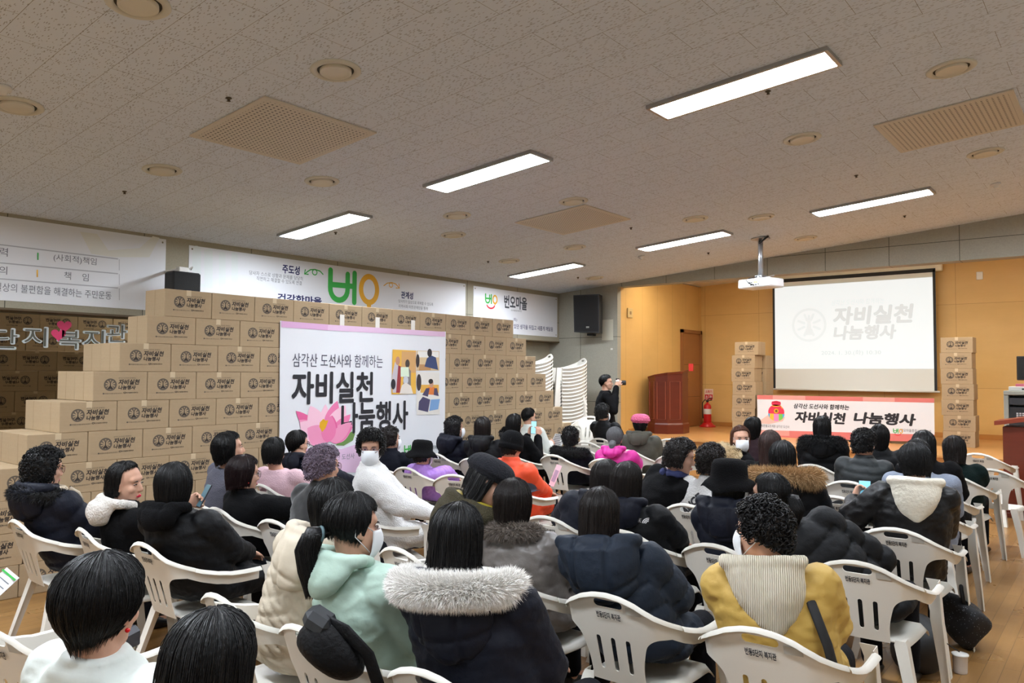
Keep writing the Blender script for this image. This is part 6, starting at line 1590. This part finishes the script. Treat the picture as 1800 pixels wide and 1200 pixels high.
person('person with long straight brown hair before the coral banner', 1354, 783, 6.22, yaw=12, head=(4, 0, 0), hip=(0, -.02), coat=plain(CLOTH_K), hair=dict(LONG, length=.24, back=.3, vol=1.03, strands=900), hairm=hair_mat('warm_brown', (52, 36, 32)), chair_label='white plastic armchair under the person with long straight brown hair')
person('person with wavy auburn hair and white mask looking back at the viewer', 1302, 771, 7.35, yaw=-50, head=(-92, -2, 0), hip=(-.05, 0), coat=plain(CLOTH_K, bulk=1.15, hood=dict(w=.12, hgt=.09, thick=.04)), fur=dict(m=FURC, w=.13, r=.06, n=7000, ln=.05, back=.16, z=-.01, a=1.3), hair=dict(LONG, length=.17, back=.17, vol=1.05, strands=800, part=.3, open_=72, fringe=.078), hairm=HR, mask=True, face=True, chair_label='white plastic armchair under the person looking back')
person('person with black hair in maroon coat behind the auburn-haired person', 1325, 752, 8.30, yaw=0, head=(-15, 0, 0), coat=plain(MAROON), hair=dict(BOB, strands=500), hairm=HB, chair_label='white plastic armchair under the person in the maroon coat')
person('person in black puffer with large black fur hood before the stage banner', 1445, 752, 7.85, yaw=12, head=(4, 0, 0), coat=puff(PUFF_K, bulk=1.45, sh=1.05, hood=dict(w=.16, hgt=.13, thick=.05)), fur=dict(m=FURK, w=.17, r=.062, n=7000, ln=.04, back=.12, z=-.02), hair=dict(LONG, length=.15, strands=500), hairm=HB, chair_label='white plastic armchair under the person in the black fur hood')
person('person with short curly black hair in black quilted jacket, looking to the right', 1520, 780, 6.66, yaw=4, head=(-30, -6, 0), coat=puff(mat('quilt_dark_green', (24, 30, 32), .6, bump=(14, .3)), puff=.006, pitch=.06, bulk=1.25), hair=dict(CURLY, vol=1.08, strands=600), hairm=HB, chair_label='white plastic armchair under the person in the black quilted jacket')
person('person with smooth black bob behind the curly-haired person', 1546, 767, 7.50, yaw=12, head=(8, 0, 0), coat=puff(PUFF_K, puff=.006, bulk=1.1), hair=dict(BOB, strands=600, length=.12), hairm=HB, chair_label='white plastic armchair under the person with the smooth black bob')
r25 = person('person in black leather jacket with cream hood using a phone', 1607, 815, 4.68, yaw=18, head=(16, -16, 0), hip=(.04, -.03), pose=dict(L=((-.34, -.06, .80), (-.30, .17, .90)), R=((.20, .02, .78), (.02, .30, .72))), coat=plain(LEATHER, bulk=1.45, sh=1.08, wrinkle=.013, collar=.03, hood=dict(flat=1, w=.145, ln=.25, thick=.026), hoodm=HOODW), hair=dict(BOB, length=.075, back=.085, vol=1.06, strands=1200), hairm=HB, glasses=LENSM, hands=dict(L=dict(d=(.35, .5, .75), n=(.8, -.3, .0), curl=.8)), chair_label='white plastic armchair under the person in the leather jacket')
person('person in blue-grey wool coat hidden in front of the cream-hooded person', 1614, 800, 5.54, yaw=8, head=(0, 0, 0), coat=plain(BLUEG, bulk=1.2, sh=1.12), hair=dict(BOB, strands=300), hairm=HB, chair_label='white plastic armchair under the person in the blue-grey coat')
person('person in black coat whose hair shows above the leather jacket person', 1624, 783, 6.36, yaw=6, head=(0, -4, 0), hip=(.05, 0), coat=plain(CLOTH_K, bulk=1.2, sh=1.05), hair=dict(LONG, strands=500, vol=1.06), hairm=HB, chair_label='white plastic armchair under the black-coated person in the right aisle row')
person('person in dark green coat with wavy black hair at the right end', 1677, 790, 7.10, yaw=10, head=(6, -8, 0), coat=plain(GREEN_D, bulk=1.15, sh=1.05), hair=dict(LONG, length=.13, back=.13, vol=1.1, curl=.004, strands=700), hairm=HD, chair_label='white plastic armchair under the person in the dark green coat')
# ---- left block -------------------------------------------------------------
def check_scarf(t, h, hm):
    mb = MB(); mb.tube([h['neck'] + np.array([math.sin(a) * .09, math.cos(a) * .085, .0]) for a in np.linspace(-2.3, 2.3, 16)], .03, 12); mb.tube([h['neck'] + np.array(q) for q in ((.04, .11, -.0), (.06, .15, -.03), (.07, .17, -.08))], .03, 10, flat=((0, 1, 0), .5)); mb.build('scarf', mat('scarf_beige_check', (186, 172, 150), .85, var=.5, bump=(40, .3)), t, True)
r29 = person('person with curly black bob and red glasses in navy puffer, far left', 80, 824, 4.74, yaw=4, head=(0, -6, 0), hip=(-.02, -.03), coat=puff(PUFF_N, puff=.009, pitch=.1, bulk=1.5, hood=dict(w=.17, hgt=.14, thick=.06)), fur=dict(m=FURK, w=.17, r=.045, n=6000, ln=.03, back=.14, z=-.02), hair=dict(CURLY, length=.08, back=.09, vol=1.14, curl=.007, strands=900), hairm=HB, glasses=mat('spectacle_frame_red', (110, 26, 30), .3), face=True, extras=check_scarf, chair_label='white plastic armchair at the far left under the person with red glasses')
r30 = person('person with red lipstick and white sherpa hood turned to talk', 222, 848, 4.50, yaw=-14, head=(-42, -6, 4), hip=(-.02, -.03), pose=dict(L=((-.27, .02, .80), (-.17, .25, .86))), coat=plain(CLOTH_K, bulk=1.35, hood=dict(flat=1, w=.15, ln=.15, thick=.045, taper=.3), hoodm=SHERPA), hair=dict(CURLY, length=.07, back=.15, vol=1.03, curl=.004, strands=1000, open_=70, fringe=.088), hairm=HB, face=True, red=True, shut=.6, hands=dict(L=dict(d=(.2, .6, .5), n=(.8, .2, .1), curl=.7)), chair_label='white plastic armchair under the person in the white sherpa hood')
person('person with smooth black hair in black padded coat with ribbed knit collar', 305, 855, 4.10, yaw=22, head=(30, -4, 0), hip=(.0, -.02), coat=plain(PUFF_K, bulk=1.45, sh=1.08, wrinkle=.01, hood=dict(w=.13, hgt=.08, thick=.05, drop=-.01), hoodm=KNIT_K), hair=dict(BOB, length=.105, back=.11, vol=1.09, strands=1400), hairm=HB, chair_label='white plastic armchair under the person with the ribbed knit collar')
person('person with black wavy bob in grey knit top looking up to the right', 404, 789, 5.60, yaw=-6, head=(-14, 8, 0), hip=(-.04, -.02), coat=plain(GREYS, collar=.0, bulk=.8), hair=dict(CURLY, length=.085, back=.1, vol=1.1, curl=.004, strands=800), hairm=HB, face=True, shut=.35, chair_label='white plastic armchair under the person in the grey knit top')
person('person with maroon hair and glasses in black coat, left block', 430, 833, 5.15, yaw=0, head=(-8, -4, 0), hip=(.0, -.02), coat=plain(CLOTH_K, bulk=1.2, collar=.05), hair=dict(CURLY, length=.075, back=.1, vol=1.1, curl=.004, strands=800), hairm=HM, glasses=LENSM, face=True, earring=1, hands=dict(R=dict(d=(-.3, .9, .0), curl=.5)), pose=dict(R=((.24, .1, .78), (.10, .36, .76))), chair_label='white plastic armchair under the maroon-haired person')
person('person with black bob in pink wool vest beside the banner', 482, 795, 6.20, yaw=16, head=(10, -6, 0), hip=(.0, 0), coat=plain(PINKV, bulk=1.0, collar=.0), hair=dict(BOB, length=.09, strands=600), hairm=HB, chair_label='white plastic armchair under the person in the pink vest')
person('person with short black hair and glasses in navy hooded jacket, by the lotus', 524, 780, 7.1, yaw=6, head=(-6, -4, 0), hip=(0, 0), coat=puff(PUFF_N, puff=.006, bulk=1.1, hood=dict(w=.13, hgt=.1, thick=.05)), hair=dict(MALE, vol=1.05, length=.03, back=.07, strands=800), hairm=HB, glasses=LENSM, face=True, chair_label='white plastic armchair under the person in the navy jacket by the lotus')
person('person with curly purple-grey hair in black velvet coat', 570, 820, 4.82, yaw=6, head=(-10, -2, 0), hip=(-.02, -.02), coat=plain(mat('black_velvet', (16, 16, 18), .8, sheen=.4), bulk=1.05, collar=.06), hair=dict(CURLY, length=.03, back=.075, vol=1.1, curl=.01, strands=1300, open_=66), hairm=HP, glasses=mat('spectacle_frame_mauve', (120, 84, 96), .3), face=True, chair_label='white plastic armchair under the purple-haired person')
r9 = person('person in fluffy white jacket with tinted glasses and white mask facing the viewer', 652, 787, 5.50, yaw=-48, head=(-90, -6, 0), hip=(-.04, -.02), pose=dict(L=((-.18, .05, .80), (.02, .33, .70)), R=((.24, .10, .80), (.25, .38, .74))), coat=plain(FLEECE, bulk=1.4, sh=1.1, collar=.05, wrinkle=.01), hair=dict(CURLY, length=.05, back=.09, vol=1.14, curl=.011, strands=1200, open_=54, fringe=.055), hairm=HB, glasses=mat('spectacle_frame_gold', (130, 100, 90), .3, .4), mask=True, face=True, shut=.3, legs=NAVYT, hands=dict(L=dict(d=(.1, .9, -.1), n=(.2, 0, -1), curl=.6), R=dict(d=(-.1, .9, -.1), curl=.5)), chair_rz=-26, chair_label='white plastic armchair under the person in the fluffy white jacket')
person('person with brown curly hair and mask in navy coat before the lotus banner', 687, 771, 8.00, yaw=10, head=(-20, 0, 0), coat=plain(CLOTH_N), hair=dict(CURLY, vol=1.05, strands=400), hairm=HD, mask=True, face=True, chair_label='white plastic armchair under the curly-haired person in navy by the banner')
person('person in black brimmed hat and lilac quilted jacket with white mask', 743, 797, 7.38, yaw=4, head=(-6, -6, 0), coat=puff(LILAC, puff=.008, pitch=.075, quilt=True, bulk=1.15), hair=dict(SHORT, strands=300), hairm=HB, hat='bucket', mask=True, chair_label='white plastic armchair under the person in the lilac jacket')
person('person with curly black hair and white mask in black hooded puffer by the cartons', 800, 752, 8.60, yaw=-10, head=(-10, 0, 0), coat=puff(PUFF_N, bulk=1.45, sh=1.05, hood=dict(w=.15, hgt=.13, thick=.06)), hair=dict(CURLY, length=.12, back=.12, vol=1.08, curl=.006, strands=500), hairm=HB, mask=True, chair_label='white plastic armchair under the masked person in the black hooded puffer')
person('person with straight dark hair in black hooded coat, left of the orange jacket', 849, 752, 8.20, yaw=16, head=(6, 0, 0), coat=puff(PUFF_K, puff=.004, bulk=1.35, sh=1.05, hood=dict(w=.13, hgt=.1, thick=.05)), hair=dict(LONG, length=.15, strands=600), hairm=HD, chair_label='white plastic armchair under the straight-haired person in black')
def earmuff(t, h, hm):
    mb = MB(); mb.ell((-.12, -.05, -.10), (.05, .06, .06)); mb.xf(hm); fm = fur_mesh([(-.12, -.09, -.13), (-.13, -.05, -.10), (-.12, -.01, -.07)], .05, 1500, .025); fm.xf(hm); fm.build('fur_collar', FURK, t, True)
r41 = person('person with black hair holding up a phone to photograph the stage', 905, 745, 9.10, yaw=-6, head=(0, 0, 0), pose=dict(L='phone_up', R='phone_up'), coat=plain(CLOTH_K, bulk=1.2), hair=dict(LONG, length=.15, strands=600), hairm=HB, extras=earmuff, hands=dict(R=dict(d=(-.1, .2, .95), n=(-.9, .2, 0), curl=.5), L=dict(d=(.1, .2, .95), n=(.9, .2, 0), curl=.5)), chair_label='white plastic armchair under the person holding up a phone')
r8 = person('person in orange and slate padded jacket with black cap', 900, 784, 6.62, yaw=-8, head=(-4, -14, 0), hip=(.02, -.04), coat=puff(ORANGE, puff=.009, pitch=.12, bulk=1.4, sh=1.06, collar=.05), hair=dict(SHORT, strands=300), hairm=HB, hat='beanie', extras=lambda t, h, hm: None, chair_label='white plastic armchair under the person in the orange jacket')
t, h, hm = r8[:3]; c0 = child(t, 'coat'); pl = Plane(h['neck'] + np.array([0.02, -.17, -.16]), (1, 0, 0), (0, 0, 1)); fl = MB(); n_ = 20
gx, gz = np.meshgrid(np.linspace(-.16, .20, n_), np.linspace(-1, 1, 8)); 
mid = .02 - .10 * np.abs(gx - .02) / .18 ; V = pl.p(np.stack([gx.ravel(), (mid + gz * .075).ravel()], 1)); F = [(i * n_ + j, i * n_ + j + 1, (i + 1) * n_ + j + 1, (i + 1) * n_ + j) for i in range(7) for j in range(n_ - 1)]; fl.add(V, F); decal(c0, fl, pl, .005).build('slate_yoke', SLATE, c0, True)
r42 = person('person in white jacket with short black hair reading a paper by the cartons', 930, 733, 10.20, yaw=-6, head=(-8, -6, 0), pose=dict(L='phone', R='phone'), coat=plain(WHITEJ, bulk=1.05), hair=dict(MALE, strands=500), hairm=HB, face=True, hands=dict(L=dict(d=(.2, .8, .2), n=(.6, 0, -.4), curl=.4), R=dict(d=(-.2, .8, .2), n=(-.6, 0, -.4), curl=.4)), chair_label='white plastic armchair under the person in the white jacket by the cartons')
person('person with curly black hair and black fur collar in front of empty chairs', 1003, 770, 8.60, yaw=14, head=(4, 0, 0), coat=plain(CLOTH_N, bulk=1.3), fur=dict(m=FURK, w=.18, r=.05, n=5000, ln=.035, back=.12, z=-.02), hair=dict(CURLY, vol=1.05, strands=600), hairm=HB, chair_label='white plastic armchair under the person with the black fur collar')
person('person with fluffy black hair and white mask seated below the photographer', 1060, 726, 10.70, yaw=0, head=(-14, 0, 0), coat=puff(PUFF_K, puff=.006, bulk=1.15), hair=dict(CURLY, vol=1.1, strands=500), hairm=HB, mask=True, chair_label='white plastic armchair under the person below the photographer')
person('person with tied grey hair in bright magenta jacket', 1081, 770, 8.20, yaw=14, head=(4, -2, 0), coat=puff(MAGENTA, puff=.006, pitch=.14, bulk=1.25, hood=dict(w=.12, hgt=.07, thick=.04)), hair=dict(SHORT, length=.05, back=.06, strands=700, tail=([(0, -.1, -.03), (0, -.12, -.06), (0, -.125, -.12), (0, -.12, -.17)], [.03, .034, .03, .012], 2, 200)), hairm=HG, chair_label='white plastic armchair under the person in the magenta jacket')
person('person in fuzzy pink beret and olive coat before the lectern', 1126, 746, 9.17, yaw=10, head=(4, -4, 0), coat=puff(OLIVEC, puff=.005, pitch=.13, bulk=1.4, sh=1.05, hood=dict(w=.14, hgt=.1, thick=.05)), hair=dict(SHORT, strands=200), hairm=HB, hat='beret', hatm=HATP, chair_label='white plastic armchair under the person in the pink beret')
r47 = person('standing photographer in black suit raising a camera beside the stage', 1066, 672, 12.0, yaw=-55, head=(-6, 0, 0), hip=(0, 0), pose=dict(L='camera', R='camera'), coat=plain(CLOTH_K, bulk=.7, collar=.01, name='jacket'), hair=dict(MALE, strands=600, vol=1.02), hairm=HB, face=True, stand=True, hands=dict(L=dict(d=(.2, .5, .8), n=(.9, .1, 0), curl=.7), R=dict(d=(-.2, .5, .8), n=(-.9, .1, 0), curl=.7)))

# ---- things held in hands ------------------------------------------------------
def held(name, label, cat, rec, p, parts, rx=0.0, rz=0.0, ry=0.0):
    t, h, hm, base, ya = rec; q = world_of(base, ya, p)
    o = thing(name, label, cat, q, 0); o.rotation_euler = (rx, ry, ya + rz)
    for nm, mb, m in parts: mb.build(nm, m, o)
    return o
def phone_parts(scr=(120, 190, 226), e=.7):
    return [('case', MB().box((-.037, -.004, -.078), (.037, .004, .078), bevel=.003), mat('phone_case', (30, 30, 36), .3)), ('screen', MB().box((-.034, -.0048, -.074), (.034, -.0041, .074)), mat('phone_screen_%d' % scr[0], scr, .2, emit=(scr, e)))]
t, h = r25[:2]; held('phone', 'phone with a lit blue screen held by the leather jacket person', 'phone', r25, h['WL'] + np.array([.07, .06, .045]), phone_parts(), rx=-.5, rz=-.1)
t, h = r30[:2]; held('phone', 'large dark phone held by the person in the sherpa hood', 'phone', r30, h['WL'] + np.array([.045, .10, .06]), phone_parts((60, 96, 110), .25), rx=-.5, rz=.1)
t, h = r41[:2]; held('phone', 'raised phone with a bright colourful screen before the cartons', 'phone', r41, (h['WL'] + h['WR']) / 2 + np.array([.0, .01, .10]), phone_parts((150, 206, 220), .8), rx=-.1, rz=.35)
PAPER = mat('white_paper', (228, 228, 230), .8)
def paper_parts(w=.15, hgt=.21, lines=9, pic=False):
    mb = MB(); n = 9; V = []; F = []
    for k in (0, 1):
        for i in range(n):
            for j in range(2): x = -w / 2 + w * i / (n - 1); V.append((x, -.012 * math.cos(x / w * 2.4) - .0008 * k, (j - .5) * hgt))
    for i in range(n - 1):
        a = i * 2; F.append((a, a + 2, a + 3, a + 1)); b = a + 2 * n; F.append((b, b + 1, b + 3, b + 2))
    mb.add(V, F); tx = MB()
    for i in range(lines):
        z = hgt * (.38 - i * .76 / lines); xs = np.linspace(-w * .38, w * (.38 if i % 3 else .2), 8); tx.add(np.concatenate([[(x, -.012 * math.cos(x / w * 2.4) - .0022, z) for x in xs], [(x, -.012 * math.cos(x / w * 2.4) - .0022, z + (.004 if not pic else .012)) for x in xs]]), [(q, q + 1, q + 9, q + 8) for q in range(7)])
    return [('sheet', mb, PAPER), ('printed_line', tx, GREYINK)]
t, h = r9[:2]; held('leaflet', 'white printed sheet held in the lap of the fluffy white jacket person', 'paper', r9, h['WL'] + np.array([.02, .19, .0]), paper_parts(), rx=-1.2, rz=.2)
t, h = r42[:2]; held('leaflet', 'open leaflet with dark pictures read by the white jacket person', 'paper', r42, (h['WL'] + h['WR']) / 2 + np.array([.08, .13, .03]), paper_parts(.3, .2, 6, True), rx=-.5, rz=-.3)
t, h = r8[:2]; held('leaflet', 'pink and white leaflet held by the person in the orange jacket', 'paper', r8, np.array([.09, .34, .80]), [('sheet', MB().box((-.075, -.001, -.1), (.075, .001, .1)), mat('leaflet_pink', (206, 176, 186), .7)), ('printed_line', MB().box((-.05, -.002, -.06), (.05, -.0011, .05)), mat('leaflet_mauve', (150, 128, 150), .7))], rx=-.4, rz=-.5)
t, h, hm, base, ya = r47; c0 = h['head'] + np.array([0, .175, .0])
o = held('camera', 'black camera raised to the face of the photographer', 'camera', r47, c0, [('body', MB().box((-.068, -.03, -.045), (.068, .03, .04), bevel=.008), BLACK), ('prism', MB().box((-.03, -.03, .04), (.03, .025, .065), bevel=.006), BLACK)])
mb = MB(); mb.lathe([(.036, .03), (.038, .05), (.038, .12), (.033, .13), (.03, .125)], (0, 0, -.003), 24, (0, 1, 0)); mb.build('lens', BLACK, o, True)
mb = MB(); mb.box((.05, -.035, .01), (.075, .02, .04), bevel=.006); mb.build('white_grip', WHITE, o)

# ---- empty chairs -------------------------------------------------------------
EMPTY = [((1750, 798), -6, 'empty white plastic armchair before the podium at the right end'), ((1742, 824), -2, 'empty white plastic armchair second from the podium, right end'),
         ((1465, 870), 6, 'white plastic armchair with a black jacket laid over its seat'),
         
         ((1048, 774), 12, 'empty white armchair left of the magenta jacket, further one'), ((1040, 790), 14, 'empty white armchair left of the magenta jacket, nearer one'), ((1108, 767), 8, 'empty white plastic armchair just right of the grey-haired person, furthest row'),
         ((1118, 779), 6, 'empty white plastic armchair right of the magenta jacket, middle row'), ((1136, 795), 6, 'empty white plastic armchair right of the magenta jacket, nearest row'), ((1178, 771), 4, 'empty white plastic armchair before the stage edge and the lectern'),
         ((778, 836), 18, 'empty white plastic armchair beside the lilac jacket, right one'),
         ((-8, 1102), 14, 'white plastic armchair cut by the left edge, holding a patterned bag'), ]
EC = {}
for (px, py), rz, lab in EMPTY:
    q = on_z(px, py, .82); a = math.radians(rz); o = q + Rz(a) @ np.array([0, .32, 0]); o[2] = 0
    if lab in SEATS: o[:2] = SEATS[lab]
    else: DUMP.append((lab, 'e', o[0], o[1], rz))
    EC[(px, py)] = (chair(o[0], o[1], a, lab), o, a)
# ---- bags and clothes -----------------------------------------------------------
def lumpy(name, label, cat, c, r, m, rz=0.0, sc=6, amp=.03, extra=None, flat=True):
    mb = MB(); mb.ell((0, 0, r[2]), r, nu=28, nv=18); v = mb.verts()
    v = v + amp * np.array([[nz(p + c, sc), nz(p + c + 5, sc), nz(p + c + 9, sc)] for p in v])
    if flat: v[:, 2] = np.maximum(v[:, 2], .002)
    b = MB(); b.add(v, mb.f); o = thing(name, label, cat, c, rz); b.build('body', m, o, True)
    for nm, q, mm in (extra or []): q.build(nm, mm, o, True)
    return o
GRIDBAG = NB('monogram_canvas', .6); _v = GRIDBAG.mapping(scale=(34, 34, 34)); _vo = GRIDBAG.n('ShaderNodeTexVoronoi'); _vo.inputs['Scale'].default_value = 1.0; _vo.inputs['Randomness'].default_value = .25; GRIDBAG.l(_v, _vo.inputs['Vector'])
GRIDBAG.color(GRIDBAG.mix(GRIDBAG.ramp(_vo.outputs['Distance'], .42, .56), lin((158, 154, 132)), lin((58, 60, 60)))); GRIDBAG = GRIDBAG.m
DOTS = NB('dotted_black', .7); _vo = DOTS.n('ShaderNodeTexVoronoi'); _vo.inputs['Scale'].default_value = 70; DOTS.l(DOTS.tc.outputs['Object'], _vo.inputs['Vector']); DOTS.color(DOTS.mix(DOTS.math('LESS_THAN', _vo.outputs['Distance'], .16), lin((16, 17, 21)), lin((120, 124, 132)))); DOTS = DOTS.m
q = on_z(20, 1115, .66); q0 = np.array([q[0], q[1], .60])
ch, o_, a_ = EC[(-8, 1102)]
s0 = o_ + Rz(a_) @ np.array([.03, .06, .425])
PAIS = mat('paisley_scarf', (44, 36, 46), .9, var=.9, bump=(40, .5))
lumpy('scarf', 'dark paisley scarf heaped on the chair at the left edge', 'scarf', s0, (.19, .17, .08), PAIS, 0, 8, .03)
t = thing('handbag', 'grey patterned canvas handbag with dark trim lying at the left edge', 'handbag', s0 + np.array([.0, .02, .175]), .5)
MB().box((-.13, -.055, 0), (.13, .055, .11), bevel=.03).build('body', GRIDBAG, t, False)
MB().box((.07, -.0565, .02), (.1315, .0565, .1115), bevel=.02).build('corner_trim', mat('bag_trim', (40, 42, 50), .5), t); MB().tube([(-.1, -.05, .1), (-.09, -.07, .15), (0, -.08, .19), (.09, -.07, .15), (.1, -.05, .1)], .012, 8).build('handle', mat('bag_trim', (40, 42, 50)), t, True)
q = at_depth(-6, 1034, 3.2); t = thing('leaflet', 'white leaflet with a green stripe at the left edge', 'paper', q, .6); t.rotation_euler = (-.7, .5, .4)
for nm, mb, m in paper_parts(.08, .16, 5): mb.build(nm, m, t)
MB().box((-.04, -.0145, .06), (.04, -.0125, .068)).build('green_stripe', GREEN, t)
q = at_depth(585, 1140, 2.52)
t = thing('shoulder_bag', 'black shoulder bag with a broad strap hanging on the mint jacket chair', 'bag', q, .5); t.rotation_euler = (.2, .5, .5)
mb = MB(); mb.ell((0, 0, 0), (.13, .06, .085), nu=22, nv=14); v = mb.verts(); b_ = MB(); b_.add(v + .02 * np.array([[nz(p, 9), nz(p + 3, 9), nz(p + 5, 9)] for p in v]), mb.f); b_.build('body', mat('bag_black', (13, 13, 15), .6, spec=.2, bump=(60, .3)), t, True)
MB().box((-.13, -.045, .03), (-.03, .04, .10), bevel=.02).build('flap_pocket', mat('bag_grey_black', (34, 36, 40), .55), t)
MB().tube([(-.08, 0, .07), (.02, -.02, .10), (.12, -.03, .08), (.20, -.03, .0), (.22, -.02, -.10), (.2, 0, -.18)], .026, 8, flat=((0, 1, 0), .25)).build('strap', mat('bag_black', (13, 13, 15)), t, True)
# things by the right aisle
q = on_z(1695, 1142, 0); lumpy('tote_bag', 'black tote bag with tiny white dots on the floor by the right aisle', 'bag', np.array([q[0], q[1] + .05, 0]), (.12, .17, .17), DOTS, .3, 5, .06, [('strap', MB().tube([(-.02, -.1, .3), (-.03, -.08, .38), (-.02, 0, .42), (0, .08, .37), (0, .1, .29)], .012, 8), BLACK)])
q = on_z(1632, 1190, 0); lumpy('backpack', 'black backpack on the floor beside the front right chair', 'bag', np.array([q[0] - .05, q[1] + .02, 0]), (.13, .16, .17), BLACK, .2, 5, .04, [('drawstring', MB().tube([(.1, -.05, .24), (.16, -.06, .2), (.2, -.03, .17), (.17, 0, .18)], .003, 6), BLACK)])
q = on_z(1655, 1185, 0); o = MB().lathe([(.035, 0), (.037, .01), (.04, .1), (.043, .102), (.04, .106), (.002, .107)], (0, 0, 0), 24).build('paper_cup', mat('cup_white', (222, 218, 214), .5), None, True, (q[0] + .08, q[1] + .1, 0)); tag(o, 'white lidded paper cup on the floor by the right aisle', 'cup')
MB().lathe([(.0445, .1), (.0455, .104), (.0445, .109), (.03, .112), (.002, .112)], (0, 0, 0), 24).build('lid', WHITE, o, True)
ch, o_, a_ = EC[(1465, 870)]
lumpy('jacket', 'black jacket with a red stripe lying over a chair', 'jacket', o_ + Rz(a_) @ np.array([.0, .02, .425]), (.17, .15, .16), CLOTH_K, a_, 6, .05, [('red_stripe', MB().tube([(-.05, -.155, .30), (-.04, -.165, .2), (-.045, -.16, .1)], .02, 8, flat=((0, 1, 0), .3)), mat('stripe_red', (206, 30, 60), .6))])
bpy.data.scenes.remove(TMP)
